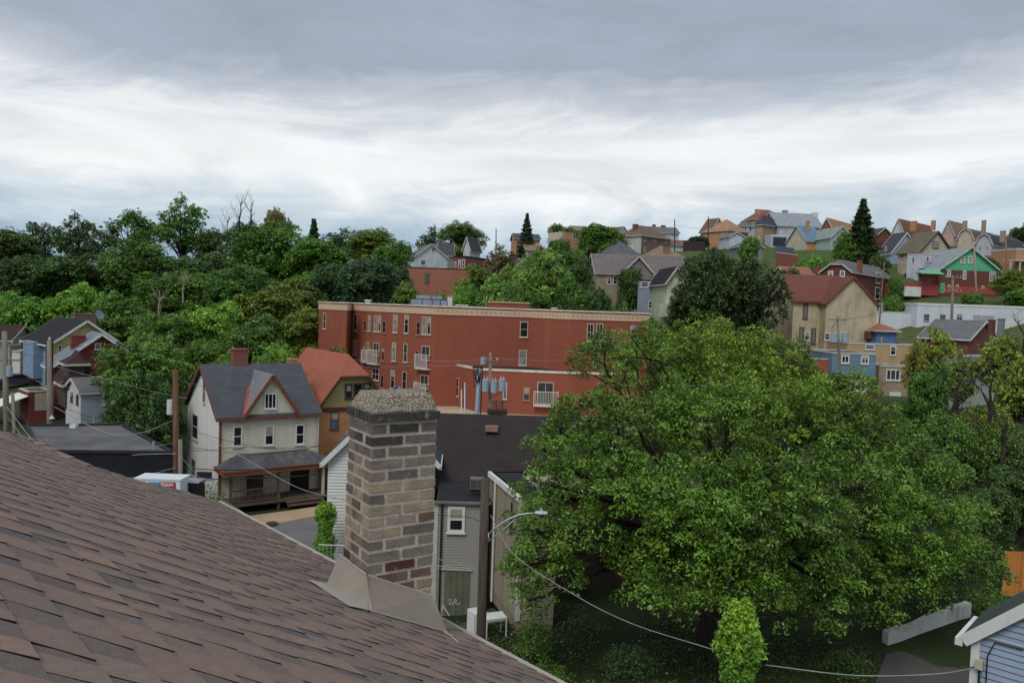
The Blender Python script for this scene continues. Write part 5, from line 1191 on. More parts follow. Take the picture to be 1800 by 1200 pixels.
# orange board fence
fa = W(1766, 968, 33); fb = W(1850, 962, 33); fz0 = W(1766, 1047, 33).z
fr_ = empty('board_fence', (fa.x, fa.y, fz0), 0, 'new orange-stained wooden board fence right of the big tree', 'fence'); OFM = [mat('orange_stained_board_%s' % n_, srgb(*c_), .7, .15, 1.5) for n_, c_ in (('light', (206,142,72)), ('mid', (194,128,62)), ('deep', (182,118,58)))]
d_ = Vector((fb.x-fa.x, fb.y-fa.y, 0)); d_.normalize(); rzf = math.atan2(d_.y, d_.x)
for i in range(22):
    m = MB(); m.box(0, .136, 0, .022, 0, fa.z-fz0+random.uniform(-.015, .015)); o = m.build('board', OFM[i % 3 if random.random() < .7 else 1], fr_); o.location = d_*i*.145+Vector((0, 0, 0)); o.rotation_euler = (0, random.uniform(-.006, .006), rzf)
for zz_ in (.3, 1.5): m = MB(); m.box(0, 3.2, .025, .07, zz_, zz_+.09); o = m.build('rail', OFM[1], fr_); o.rotation_euler = (0, 0, rzf)
# ================================================================== foliage
def leafmat():
    b = NB('leaf'); oi = b.n('ShaderNodeObjectInfo'); at = b.n('ShaderNodeAttribute', attribute_name='tone')
    s_ = b.n('ShaderNodeSeparateXYZ'); b.l(at.outputs['Vector'], s_.inputs[0])
    k = b.math('MULTIPLY_ADD', s_.outputs['X'], 1.5, .2)
    cb = b.n('ShaderNodeCombineXYZ'); b.l(k, cb.inputs[0]); b.l(k, cb.inputs[1]); b.l(k, cb.inputs[2])
    c = b.mix(1.0, oi.outputs['Color'], cb.outputs[0], 'MULTIPLY')
    yl = b.mix(1.0, c, (1.55, 1.18, .75), 'MULTIPLY'); c = b.mix(s_.outputs['Y'], c, yl)
    tr = b.n('ShaderNodeBsdfTranslucent'); b.l(c, tr.inputs[0]); b.fin(c, .42, spec=.45)
    mx = b.n('ShaderNodeMixShader'); mx.inputs[0].default_value = .2; b.l(b.bs.outputs[0], mx.inputs[1]); b.l(tr.outputs[0], mx.inputs[2]); b.l(mx.outputs[0], b.out.inputs[0]); return b.m
LEAF = leafmat()
BARK = mat('grey_brown_bark', srgb(92,80,70), .95, .3, 3, bump=.5, stretch=(4,4,1)); DBARK = mat('dark_bark', srgb(58,50,44), .95, .3, 3, stretch=(4,4,1)); PALEBARK = mat('pale_bark', srgb(150,138,120), .9, .2, 3)
def leaves_mesh(name, C, outd, size, aspect=.5, tone=None, yel=None, droop=.3):
    """C (n,3) leaf centres; outd (n,3) preferred normals; each leaf a folded rhombus"""
    n = len(C); nr = outd*.55+np.array([0, 0, .45])+RNG.normal(0, .55, (n, 3)); nr /= np.linalg.norm(nr, axis=1, keepdims=True)
    t = RNG.normal(0, 1, (n, 3)); t[:, 2] -= droop; t -= (t*nr).sum(1, keepdims=True)*nr; t /= np.linalg.norm(t, axis=1, keepdims=True)
    bt = np.cross(nr, t); sz = (size*RNG.uniform(.65, 1.3, n))[:, None]
    v_ = np.empty((n, 4, 3)); v_[:, 0] = C-t*sz; v_[:, 1] = C+bt*sz*aspect+nr*sz*.12; v_[:, 2] = C+t*sz; v_[:, 3] = C-bt*sz*aspect+nr*sz*.12
    me = bpy.data.meshes.new(name); me.vertices.add(n*4); me.vertices.foreach_set('co', v_.ravel())
    me.loops.add(n*4); me.loops.foreach_set('vertex_index', np.arange(n*4)); me.polygons.add(n)
    me.polygons.foreach_set('loop_start', np.arange(n)*4); me.polygons.foreach_set('loop_total', np.full(n, 4)); me.update(calc_edges=True)
    at = me.color_attributes.new('tone', 'FLOAT_COLOR', 'POINT'); a = np.zeros((n, 4, 4)); a[:, :, 0] = (tone if tone is not None else RNG.uniform(.2, .8, n))[:, None]; a[:, :, 1] = (yel if yel is not None else RNG.uniform(0, .3, n))[:, None]; a[:, :, 3] = 1
    at.data.foreach_set('color', a.ravel()); me.materials.append(LEAF); return me
def shell_clumps(lobes, per, r_in=.72, flat=1.0):
    """clump centres on the shells of lobes [(c, r)], with outward directions"""
    Cs, Os, Tn = [], [], []
    for (c, r_) in lobes:
        n = max(3, int(per*r_[0]*r_[2]))
        d_ = RNG.normal(0, 1, (n, 3)); d_ /= np.linalg.norm(d_, axis=1, keepdims=True); d_[:, 2] = np.where(d_[:, 2] < -.62, -d_[:, 2]*.6, d_[:, 2])
        rr = RNG.uniform(r_in, 1.06, (n, 1)); Cs.append(np.array(c)+d_*rr*np.array(r_)); Os.append(d_); Tn.append(np.full(n, RNG.uniform(-.12, .12)))
    return np.concatenate(Cs), np.concatenate(Os), np.concatenate(Tn)
def clump_leaves(Cs, Os, Tn, nl, cr, size, name, yelf=None, aspect=.5, droop=.3, squash=.92):
    n = len(Cs); dd_ = RNG.normal(0, 1, (n*nl, 3)); dd_ /= np.linalg.norm(dd_, axis=1, keepdims=True); dd_[:, 2] = np.where(dd_[:, 2] < -.45, -dd_[:, 2], dd_[:, 2])
    rs = np.repeat(RNG.uniform(.65, 1.35, n), nl)[:, None]*cr*RNG.uniform(.7, 1.12, (n*nl, 1))
    C = np.repeat(Cs, nl, 0)+dd_*rs*np.array([1, 1, squash]); O = dd_*.75+np.repeat(Os, nl, 0)*.35
    tn = np.clip(np.repeat(RNG.uniform(.12, .8, n)+Tn, nl)+RNG.uniform(-.25, .25, n*nl), 0, 1)
    yl = np.clip(np.repeat(RNG.uniform(0, .35, n), nl)+(yelf(C) if yelf is not None else 0)+RNG.uniform(-.1, .1, n*nl), 0, 1)
    return leaves_mesh(name, C, O, size, aspect, tn, yl, droop)
def limb(m, a, b, r0, r1, bend=.12, seg=6, n=5):
    a, b = Vector(a), Vector(b); L_ = (b-a).length; pts = []; o = Vector((random.uniform(-1, 1), random.uniform(-1, 1), random.uniform(0, 1)))*bend*L_
    for i in range(n+1): t = i/n; pts.append(a.lerp(b, t)+o*math.sin(t*PI)+Vector((random.uniform(-1, 1), random.uniform(-1, 1), 0))*L_*.02*(0 < i < n))
    m.tube(pts, [r0+(r1-r0)*i/n for i in range(n+1)], seg, caps=False); return pts
def proto_tree(seed, lo=.22, rad=.36, nlobes=12, per=900, nl=34, leaf=.013, cr=.042, open_=False, kind='round', bark=BARK):
    global RNG
    RNG = np.random.default_rng(seed); random.seed(seed); lobes = []
    cz = (1+lo)/2; hz = (1-lo)/2
    for i in range(nlobes):
        while True:
            p = np.array([random.uniform(-1, 1), random.uniform(-1, 1), random.uniform(-1, 1)])
            if .25 < np.linalg.norm(p) < 1: break
        if kind == 'umbrella': p[2] = abs(p[2])*.6+.1
        rl = random.uniform(.3, .5)*(.6 if open_ else 1)
        wz = 1-.35*max(0, p[2])
        lobes.append(((p[0]*rad*.72*wz, p[1]*rad*.72*wz, cz+p[2]*hz*.68), (rad*rl*1.15, rad*rl*1.15, hz*rl*.95)))
    if kind == 'cone':
        lobes = []
        Cs = []; 
        n = 900; t = RNG.uniform(0, 1, n)**.75; zc = 1-t*(1-lo); tier = .82+.18*np.sin(zc*75); r_ = t*rad*tier*RNG.uniform(.45, 1.05, n); an_ = RNG.uniform(0, 2*PI, n)
        Cs = np.stack([r_*np.cos(an_), r_*np.sin(an_), zc-r_*.15], 1); Os = np.stack([np.cos(an_), np.sin(an_), np.full(n, .1)], 1); Tn = np.zeros(n)
    else: Cs, Os, Tn = shell_clumps(lobes, per*(.75 if open_ else 1)/.03*.12, .3 if open_ else .7)
    me = clump_leaves(Cs, Os, Tn, nl, cr, leaf, 'crown', droop=.3 if kind != 'cone' else .9, aspect=.5 if kind != 'cone' else .3)
    m = MB(); th = .018 if kind != 'cone' else .014; top = (0.01, 0, cz if kind != 'cone' else .97)
    limb(m, (0, 0, -.06), top, th, th*.35, .03, 8, 8)
    if kind != 'cone':
        for (c, r_) in lobes:
            base = (0, 0, lo+(min(c[2], cz)-lo)*random.uniform(0, .5)); pts = limb(m, base, c, th*.5, th*.12, .15)
            for q in range(3 if not open_ else 6):
                d_ = Vector((random.gauss(0, 1), random.gauss(0, 1), random.gauss(.3, .7))).normalized(); limb(m, pts[random.choice([3, 4, 5])], Vector(c)+Vector((d_.x*r_[0], d_.y*r_[1], d_.z*r_[2])), th*.16, th*.05, .1, 4, 3)
    tm = m.mesh('trunk', bark, True); return me, tm, len(Cs)*nl
PR = {'full': [proto_tree(21, .06, .40, 20, 380), proto_tree(22, .08, .42, 18, 380), proto_tree(23, .05, .38, 22, 340)],
      'tall': [proto_tree(31, .16, .34, 18, 420), proto_tree(32, .14, .33, 19, 400)],
      'open': [proto_tree(41, .2, .40, 40, 620, 13, .013, .021, True, bark=DBARK), proto_tree(42, .24, .42, 42, 620, 13, .013, .02, True, bark=DBARK), proto_tree(43, .2, .38, 36, 640, 13, .013, .021, True, bark=DBARK)],
      'umbrella': [proto_tree(51, .3, .46, 34, 600, 20, .013, .026, True, 'umbrella', DBARK)],
      'cone': [proto_tree(61, .04, .24, 0, 0, 18, .016, .016, False, 'cone', DBARK)],
      'bush': [proto_tree(71, -.05, .5, 14, 420, 34, .02, .06), proto_tree(72, 0, .55, 14, 420, 34, .02, .06)]}
RNG = np.random.default_rng(5); random.seed(5)
T4 = []
FC = {'deep': (0.054,0.102,0.024), 'dark': (0.074,0.154,0.032), 'mid': (0.118,0.252,0.035), 'bright': (0.172,0.378,0.042), 'olive': (0.180,0.278,0.045), 'blue': (0.078,0.154,0.050), 'red': (0.203,0.190,0.050), 'pine': (0.047,0.104,0.035), 'yel': (0.312,0.414,0.060), 'light': (0.187,0.342,0.070)}
TREES = []
def tree(px, top, Y, wpx, kind='full', colr='mid', label=None, group='trees on the wooded slope', cat='tree', name='tree', base=None, prj=None, bark=None):
    p = W(px, top, Y); z0 = gz(p.x, p.y) if base is None else base
    Hh = max(1.2, p.z-z0); me, tm, _ = random.choice(PR[kind]); wid = wpx/FP*Y
    rad = {'full': .80, 'tall': .68, 'open': .84, 'umbrella': .9, 'cone': .46, 'bush': 1.0}[kind]
    sx = wid/rad; r_ = empty(name, (p.x, p.y, z0), random.uniform(0, 6.28), label, cat, group); r_.scale = (sx, sx, Hh)
    c = link('crown', me, r_); k = random.uniform(.85, 1.15); cc = FC[colr]; c.color = (cc[0]*k*random.uniform(.9, 1.15), cc[1]*k, cc[2]*k*random.uniform(.85, 1.2), 1)
    t_ = link('trunk', tm, r_); r_['label'] = label; TREES.append(r_); return r_
# skyline and slope on the left: (x of crown, y of top, distance, crown width px, kind, colour, label)
T = [
 (18,392,150,120,'tall','dark','dark tree at the left edge of the skyline'),
 (70,376,155,110,'open','blue','feathery bluish tree near the left end of the skyline'),
 (135,362,152,105,'open','dark','thin-crowned tree with a ragged top standing above the left wood'),
 (178,392,148,80,'open','blue','lower ragged tree beside the thin-crowned one on the skyline'),
 (234,358,150,112,'open','mid','flat-topped open tree left of the tallest round tree'),
 (322,330,150,124,'open','mid','tallest round open-crowned tree on the skyline'),
 (372,404,150,60,'tall','dark','small dark tree right of the tallest round tree'),
 (432,392,146,90,'tall','dark','dark tree with leafless twigs above it on the skyline'),
 (468,380,136,150,'full','mid','big dense green tree below the dead twigs'),
 (488,346,146,62,'umbrella','red','brownish sparse tree top poking above the dense tree'),
 (552,386,150,74,'cone','pine','dark pointed evergreen between the leafy trees'),
 (604,392,150,100,'open','dark','loose dark tree right of the pointed evergreen'),
 (655,404,146,110,'tall','olive','olive tree above the apartment roof end'),
 (690,412,140,70,'tall','mid','narrow tree beside the half-hidden grey house'),
 (560,420,132,110,'tall','mid','green tree in the middle of the wooded slope'),
 (40,440,125,170,'full','dark','dark broad tree on the left slope'),
 (150,430,128,180,'full','dark','wide shadowy tree below the ragged skyline trees'),
 (255,418,130,150,'full','mid','green tree below the flat-topped open tree'),
 (345,425,128,150,'full','dark','dark leafy tree below the tallest round tree'),
 (300,470,116,150,'full','mid','tree with pale dead branches in front of it'),
 (425,462,118,150,'full','mid','green tree halfway down the slope behind the white house'),
 (500,478,112,190,'full','olive','large olive green tree left of the apartment building'),
 (585,455,118,130,'full','dark','dark tree just behind the apartment roof end'),
 (655,455,112,130,'tall','blue','grey-green tree with gaps behind the apartment roof'),
 (716,500,112,60,'tall','olive','ivy-covered shrubby tree at the edge of the old brick wall'),
 (35,490,100,130,'full','bright','bright green tree behind the grey house at the left'),
 (130,482,104,150,'full','bright','bright green spreading tree behind the black roof'),
 (215,500,100,130,'full','mid','green tree right of the bright spreading tree'),
 (372,508,96,130,'full','bright','bright yellow-green tree behind the leaning rusty pole'),
 (305,545,92,130,'full','mid','green tree behind the leaning rusty pole'),
 (455,540,92,150,'full','mid','green tree right behind the white house roof'),
 (540,545,94,90,'tall','olive','tree touching the left end of the apartment wall'),
 (238,578,68,150,'full','mid','dense tree hanging over the small pale blue house'),
 (262,640,60,130,'full','dark','dark low tree between the flat black roof and the white house'),
 (222,660,63,80,'full','dark','low dark tree right beside the small pale blue house'),
 (400,600,76,80,'full','bright','light green young tree behind the left roof slope of the white house'),
 (478,597,78,90,'full','bright','light green tree right of the red chimney of the white house'),
 (590,600,80,80,'full','red','reddish olive tree in front of the apartment wall'),
 (90,585,108,120,'full','dark','dark tree just behind the yellow house'),
 (20,520,110,90,'full','dark','dark tree behind the shed at the left edge'),
 (345,590,84,90,'full','mid','tree filling the gap above the leaning rusty pole base'),
]
for t in T: tree(*t[:6], label=t[6])
T2 = [
 (762,389,205,74,'open','blue','dark open tree behind the white gabled house on the skyline'),
 (812,392,200,84,'tall','mid','rounded green tree behind the white gabled house on the skyline'),
 (880,418,135,92,'open','red','brownish sparse tree standing before the steep white gable'),
 (820,478,112,80,'full','bright','bright green tree right of the old brick wall'),
 (880,470,108,90,'full','light','pale green tree behind the apartment stair penthouse'),
 (962,430,112,120,'full','light','tall pale green tree in the middle behind the apartment block'),
 (930,480,106,90,'full','mid','green tree below the orange A-frame gable'),
 (1005,470,108,80,'full','mid','green tree left of the dark ivy tree'),
 (1022,440,116,52,'tall','dark','dark narrow tree left of the grey asphalt-sided house'),
 (1048,485,106,60,'full','dark','dark ivy-hung tree behind the apartment cornice'),
 (1088,510,104,50,'full','mid','small tree before the grey asphalt-sided wall'),
 (1056,394,175,82,'bush','mid','round green tree on the ridge between orange and brown houses'),
 (1000,400,215,40,'tall','light','small tree tuft on the ridge behind the orange house'),
 (980,394,220,36,'tall','mid','pale small tree left of the tan roof on the ridge'),
 (1240,428,98,116,'full','deep','left one of the two dark round trees behind the big tree'),
 (1325,428,97,140,'full','deep','right one of the two dark round trees behind the big tree'),
 (1228,415,210,40,'bush','dark','small dark bush on the ridge left of the crest houses'),
 (1318,415,168,40,'bush','light','light bush before the white-blue porch on the crest'),
 (1422,438,150,66,'bush','bright','bright bushy tree below the small blue-roofed house'),
 (1458,446,146,60,'bush','mid','darker bush beside the bright one below the crest'),
 (1490,400,165,56,'full','mid','green tree pressed against the left of the tall spruce'),
 (1575,478,140,28,'bush','mid','bush left of the red garage wall'),
 (1572,512,122,40,'bush','mid','shrub at the corner of the red brick house with clipped gable'),
 (1712,514,124,44,'bush','mid','dark rounded bush in front of the red basement'),
 (1745,448,150,34,'full','dark','dark tree right of the green gable'),
 (1782,432,160,50,'full','olive','olive tree at the top right below the grey barn roof'),
 (1800,388,215,46,'tall','dark','dark tree at the right edge of the skyline'),
 (1790,470,130,70,'full','olive','loose green shrub beside the orange porch house'),
]
T2 += [(1160,448,150,70,'bush','mid','bush in front of the wide brown hip roof'), (1215,446,140,60,'full','dark','small dark tree at the foot of the dark retaining wall'), (1290,440,150,60,'bush','mid','bush peeping over the left dark round tree'),
 (1385,462,134,56,'bush','dark','dark bush above the faded red roof'), (1440,470,138,54,'bush','olive','olive bush behind the brick chimney block'), (1480,452,142,46,'full','mid','tree behind the clipped-gable brick house'),
 (1800,500,126,60,'bush','bright','yellow-green shrub at the right edge below the porch house'),
 (1010,432,160,60,'full','mid','tree below the orange flat-topped house'), (985,420,165,50,'bush','mid','bush left below the orange flat-topped house'), (1110,470,118,50,'bush','dark','dark bush by the tan wing'), (900,455,118,60,'full','olive','olive tree before the dark slate roof'),
 (840,455,125,60,'full','olive','ivy-red tree behind the brick wall end'), (1020,520,104,90,'full','dark','dark tree left of the grey asphalt gable'), (780,500,112,60,'bush','mid','bush spilling over the brick wall'), (1195,520,100,50,'full','dark','dark shrub beside the pale green-cream house'),
 (700,470,125,70,'tall','blue','grey-green tree before the half-hidden grey house'), (1545,440,155,40,'bush','dark','dark bush at the foot of the tall spruce')]
for t in T2: tree(*t[:6], label=t[6], group='trees among the hill houses')
tree(927, 376, 200, 52, 'cone', 'pine', 'dark blue spruce on the middle of the skyline', 'spruces on the skyline', name='spruce_tree')
tree(1518, 351, 165, 96, 'cone', 'pine', 'very tall dark spruce among the crest houses', 'spruces on the skyline', name='spruce_tree')
tree(1508, 375, 168, 60, 'cone', 'pine', 'shorter dark spruce leaning into the very tall one', 'spruces on the skyline', name='spruce_tree')
# right-hand side: thin trees, ivy, dark wood
T3 = [
 (1650,556,70,80,'open','yel','thin yellow-green tree before the white warehouse'),
 (1690,600,64,80,'open','yel','slender pale tree in front of the grey-green rendered building'),
 (1770,575,62,130,'open','yel','yellow-green tree before the chimneyed brick house'),
 (1640,620,58,70,'tall','mid','ivy-dark tree right of the tan brick row building'),
 (1735,690,50,120,'full','olive','olive tree above the dark wood at the right'),
 (1795,640,56,90,'open','olive','loose tree at the right edge below the warehouse'),
 (1775,720,46,130,'full','mid','green tree in the dark wood at the right edge'),
 (1680,700,48,110,'full','mid','green tree just behind the right shoulder of the big tree'),
 (1800,800,40,150,'full','dark','dark tree above the orange fence'),
 (1735,830,37,110,'full','dark','dark tree between the big tree and the orange fence'),
 (1610,690,60,80,'full','mid','leafy tree by the garage of the tan brick building'),
]
T3 += [(1612,585,66,60,'open','yel','thin yellowish sapling beside the tan brick row building'), (1800,600,56,110,'open','yel','pale yellow-green tree at the right edge')]
for t in T3: tree(*t[:6], label=t[6], group='trees behind the big tree on the right')
# ---- the big tree
def px_lobes(lst, squash=.8):
    out = []
    for (x, y, r_, Y) in lst:
        c = W(x, y, Y); rr = r_/FP*Y; out.append(((c.x, c.y, c.z), (rr, rr*1.0, rr*squash)))
    return out
BL = [(1062,640,62,34),(1160,635,84,33),(1255,630,84,33),(1345,650,84,33),(1030,735,66,31.5),(1125,760,105,30),(1245,750,115,29),(1370,740,110,30),(1465,740,88,32),(1545,775,88,32),(1605,850,88,31),
      (1010,830,70,29),(965,905,46,28),(935,1000,44,27.5),(1095,880,90,28),(1215,890,120,27),(1360,880,125,27),(1490,880,115,28),(1610,930,100,29),(1690,995,66,29),(1740,1010,34,29),(1175,1010,74,27),(1300,1000,95,26.5),
      (1440,1000,95,27),(1575,1015,85,28.5),(1040,930,50,29),(1400,655,40,34),(1440,690,50,33),
      (1120,650,80,38),(1250,680,120,38),(1380,720,110,38),(1520,820,110,37),(1620,920,90,35),(1060,800,80,36),(955,790,34,31),(985,760,36,31),(1500,690,40,33),(1660,850,40,31),(1700,920,44,30),
      (935,930,50,26),(905,995,30,25.5),(950,985,55,25.5),(930,1055,36,25.5),(985,1010,45,26),(1010,940,60,26.5),(960,850,55,27),(1150,1052,62,26),(1240,1062,58,25.5),(1345,1062,72,25.5),(1450,1062,62,26.5),(1545,1075,46,28),(1300,940,90,26),(1420,960,90,26.5),(1200,960,80,26.5),(1100,980,50,27.5),(1600,1000,80,28)]
lob = px_lobes(BL, .85)
tb = at_z(1262, 1120, 2.3); tbx, tby = W(1250, 1000, 32).x, 32.0; tbz = gz(tbx, tby)
big = empty('big_tree', (tbx, tby, tbz), 0, 'huge spreading green tree filling the right foreground', 'tree'); bo_ = np.array([tbx, tby, tbz])
lb2 = [((c[0]-bo_[0], c[1]-bo_[1], c[2]-bo_[2]), r_) for c, r_ in lob]
RNG = np.random.default_rng(77); random.seed(77)
Cs, Os, Tn = shell_clumps(lb2, 30, .6)
zt_ = max(c[0][2]+c[1][2] for c in lb2)
def newgrowth(C): return np.clip((C[:, 2]-zt_+5.0)/5.0, 0, .9)*np.clip((C[:, 0]+5)/6, 0, 1)*np.clip((9-C[:, 0])/6, 0, 1)
me = clump_leaves(Cs, Os, Tn, 62, .33, .072, 'crown', newgrowth, .42, .5)
print('big tree leaves', len(me.polygons))
o = link('crown', me, big); o.color = (.125, .25, .03, 1)
m = MB(); fork = [Vector((0, 0, 3.2)), Vector((.3, 0, 4.5)), Vector((-.4, .2, 4.0))]
limb(m, (0, 0, -.5), fork[0], .55, .45, .03, 12, 6); limb(m, fork[0], fork[1], .4, .3, .1, 10); limb(m, fork[0], fork[2], .4, .3, .1, 10)
for (c, r_) in lb2:
    st = min(fork, key=lambda f_: (Vector(c)-f_).length); pts = limb(m, st, c, .17, .05, .12, 7, 7)
    for q in range(5):
        d_ = Vector((random.gauss(0, 1), random.gauss(0, 1), random.gauss(.2, .8))).normalized(); limb(m, pts[random.choice([4, 5, 6, 7])], Vector(c)+Vector((d_.x*r_[0], d_.y*r_[1], d_.z*r_[2]))*.95, .045, .012, .12, 5, 4)
m.build('trunk', DBARK, big, True)
# ---- vine covered things
def vine_column(label, x0, y0, x1, y1, Y, wpx, colr, name, cat, post_top=None, topw=1.25):
    a = W(x0, y0, Y); b = W(x1, y1, Y); b.z = max(gz(b.x, b.y), b.z); z0 = gz(a.x, a.y); r_ = empty(name, (a.x, a.y, z0), 0, label, cat); H_ = a.z-z0; rr = wpx/FP*Y/2
    n = int(H_/rr*150); t = RNG.uniform(0, 1, n); zz_ = t*H_; an_ = RNG.uniform(0, 2*PI, n); rad = rr*(.78+.16*np.sin(zz_*3.1+1)+.14*np.sin(zz_*5.3+an_*2))*np.where(t > .86, topw, 1)*np.where(t > .97, .6, 1)*RNG.uniform(.7, 1.1, n)
    Cs = np.stack([rad*np.cos(an_), rad*np.sin(an_), zz_], 1); Os = np.stack([np.cos(an_), np.sin(an_), np.full(n, .2)], 1)
    me = clump_leaves(Cs, Os, np.zeros(n), 22, rr*.26, .05, 'foliage', lambda C: np.clip((C[:, 2]-H_+1.2)/1.2, 0, .9), .4, .9)
    o = link('foliage', me, r_); o.color = (*FC[colr], 1)
    m = MB(); m.tube([(0, 0, -.3), (0, 0, H_-.3)], .14, 8); m.build('post', WOOD, r_); return r_
vine_column('vine-smothered pole with bright leafy top at the bottom of the picture', 1303, 1062, 1303, 1200, 15, 62, 'bright', 'vine_covered_pole', 'vine column', topw=1.15)
vine_column('vine heap on the fence beside the white gable house', 573, 886, 573, 980, 36.5, 34, 'bright', 'vine', 'vine', topw=.95)
def shrub(px, py, Y, wpx, hpx, colr, label, leaf=.05, dens=34, name='shrub', group='weeds and shrubs in the yard', nl=9):
    p = W(px, py, Y); z0 = gz(p.x, p.y); r_ = empty(name, (p.x, p.y, z0), 0, label, 'shrub', group); w_ = wpx/FP*Y/2; h_ = max(.5, hpx/FP*Y)
    n = int(dens*w_*h_*6)+20; d_ = RNG.normal(0, 1, (n, 3)); d_ /= np.linalg.norm(d_, axis=1, keepdims=True); d_[:, 2] = abs(d_[:, 2]); k = RNG.uniform(.2, 1, (n, 1))**.5
    Cs = d_*k*np.array([w_, w_*.8, h_]); me = clump_leaves(Cs, d_, np.zeros(n), nl, .16, leaf, 'foliage', None, .4, .3); o = link('foliage', me, r_); o.color = (*FC[colr], 1)
    m = MB()
    for q in range(6): limb(m, (random.uniform(-.1, .1), random.uniform(-.1, .1), -.1), (random.uniform(-w_, w_)*.7, random.uniform(-w_, w_)*.5, h_*random.uniform(.5, .95)), .02, .008, .15, 5, 4)
    m.build('stems', BARK, r_); return r_
for t in ((960,1140,27,130,50,'mid','weedy shrub along the eave of the foreground roof'), (1010,1180,22,150,60,'mid','tangled weeds at the bottom edge beside the roof'), (1130,1180,22,170,50,'dark','dark low weeds below the slanting cable'),
          (1230,1190,20,120,40,'olive','dry weedy patch left of the vine-smothered pole'), (1400,1170,25,120,46,'dark','dark weeds right of the vine-smothered pole'), (940,1060,29,70,90,'mid','leafy sapling beside the tan clapboard house'),
          (1110,1080,29,120,60,'blue','grey-green shrub under the big tree'), (900,1130,25,80,50,'bright','bright weeds at the foot of the wooden pole'), (1060,1120,26,120,50,'mid','ferny weeds before the shaded cavity'), (980,1195,21,90,50,'bright','light green weeds against the roof edge'), (1180,1140,26,110,50,'mid','nettles under the middle of the big tree'), (1490,1150,28,100,40,'dark','dark scrub at the end of the low white wall')):
    shrub(*t)
for t in ((1740,1060,32,90,40,'mid','bush at the foot of the orange fence'),): shrub(*t)
shrub(372, 890, 50, 60, 90, 'mid', 'leggy shrub at the side wall of the white house', .07, 10)
# bare branches poking out of the wood
def bare(px, top, Y, hpx, label, bk=PALEBARK, spread=.35):
    p = W(px, top+hpx, Y); r_ = empty('dead_tree', tuple(p), 0, label, 'dead tree', 'dead trees on the slope'); h_ = hpx/FP*Y; m = MB(); tr_ = limb(m, (0, 0, -2), (h_*.1, 0, h_*.95), h_*.035+.05, .03, .04, 6, 6)
    for q in range(9):
        s0 = tr_[random.randint(2, 5)]; e = s0+Vector((random.uniform(-1, 1)*h_*spread, random.uniform(-.3, .3)*h_, random.uniform(.2, .5)*h_)); pts = limb(m, s0, e, .05, .015, .1, 5, 4)
        for k in range(2): limb(m, pts[2+k], pts[2+k]+Vector((random.uniform(-.15, .15)*h_, 0, random.uniform(.08, .22)*h_)), .02, .01, .05, 4, 2)
    m.build('trunk', bk, r_)
bare(395, 378, 144, 60, 'leafless thin tree on the skyline right of the tallest round tree'); bare(418, 346, 142, 60, 'left leafless tree above the big dense tree', DBARK); bare(440, 350, 142, 50, 'right leafless tree above the big dense tree', DBARK)
bare(274, 512, 98, 62, 'pale broken dead trunk in the middle of the wood'); bare(322, 478, 104, 28, 'dead tree top with a bent pale branch')
bare(1722, 640, 47, 170, 'bare forked tree in front of the grey-green rendered building', DBARK); bare(1790, 560, 60, 120, 'dark bare branches at the right edge', DBARK)
bare(1655, 650, 52, 200, 'crooked dark trunk before the rendered building', DBARK); bare(1745, 740, 44, 140, 'bare twiggy stem above the dark wood', DBARK)
# ================================================================== poles, wires, lamps, yard things
def pole(label, x0, y0, x1, y1, Y, r_, m_, name='utility_pole', cat='utility pole', group='utility poles', zb=None, shaft='shaft'):
    """pole by the image points of its top and of a lower point, same distance"""
    a = W(x0, y0, Y); b = W(x1, y1, Y); g_ = gz(b.x, b.y) if zb is None else zb
    root = empty(name, (b.x, b.y, g_), 0, label, cat, group); k = (g_-.5-b.z)/(a.z-b.z); q = b+(a-b)*k; o = Vector(root.location)
    m = MB(); m.tube([q-o, (q+a)/2-o, a-o], [r_*1.12, r_*1.05, r_*.92], 12); m.build(shaft, m_, root, True); root['top'] = 0
    del root['top']; return root, a-o, o
LW = mat('light_pole_wood', srgb(132,124,112), .9, .2, 2, srgb(80,72,64), .5, stretch=(6,6,.5)); RUST = mat('rust_red_pole', srgb(118,80,64), .9, .35, 2, srgb(60,44,36), .7, stretch=(5,5,.6)); TANP = mat('tan_pole_wood', srgb(140,104,86), .9, .2, 2, srgb(90,66,54), .5, stretch=(6,6,.5))
INS = mat('white_insulator', srgb(200,196,190), .4, .05); TRF = mat('transformer_grey', srgb(150,166,178), .45, .06, 2)
def arm(root, c, L_, rz=0, m_=LW, s_=.1, pins=True):
    u = Vector((math.cos(rz), math.sin(rz), 0)); m = MB(); m.beam(c-u*L_/2, c+u*L_/2, s_, s_*1.2); o = m.build('crossarm', m_, root)
    if pins:
        for k in (-.92, -.45, .45, .92): m = MB(); p = c+u*L_/2*k+Vector((0, 0, s_*.61)); m.tube([p, p+Vector((0, 0, .08)), p+Vector((0, 0, .16)), p+Vector((0, 0, .2))], [.03, .06, .07, .03], 8); m.build('insulator', INS, root)
def canister(root, c, r_=.28, h_=.85):
    m = MB(); m.tube([c, c+Vector((0, 0, .02)), c+Vector((0, 0, h_)), c+Vector((0, 0, h_+.06)), c+Vector((0, 0, h_+.1))], [r_*.9, r_, r_, r_*1.06, r_*.5], 14); o = m.build('transformer', TRF, root, False)
    for s_ in (-1, 1): m = MB(); m.tube([c+Vector((s_*r_*.4, 0, h_+.1)), c+Vector((s_*r_*.4, 0, h_+.3))], .04, 6); m.build('bushing', INS, o)
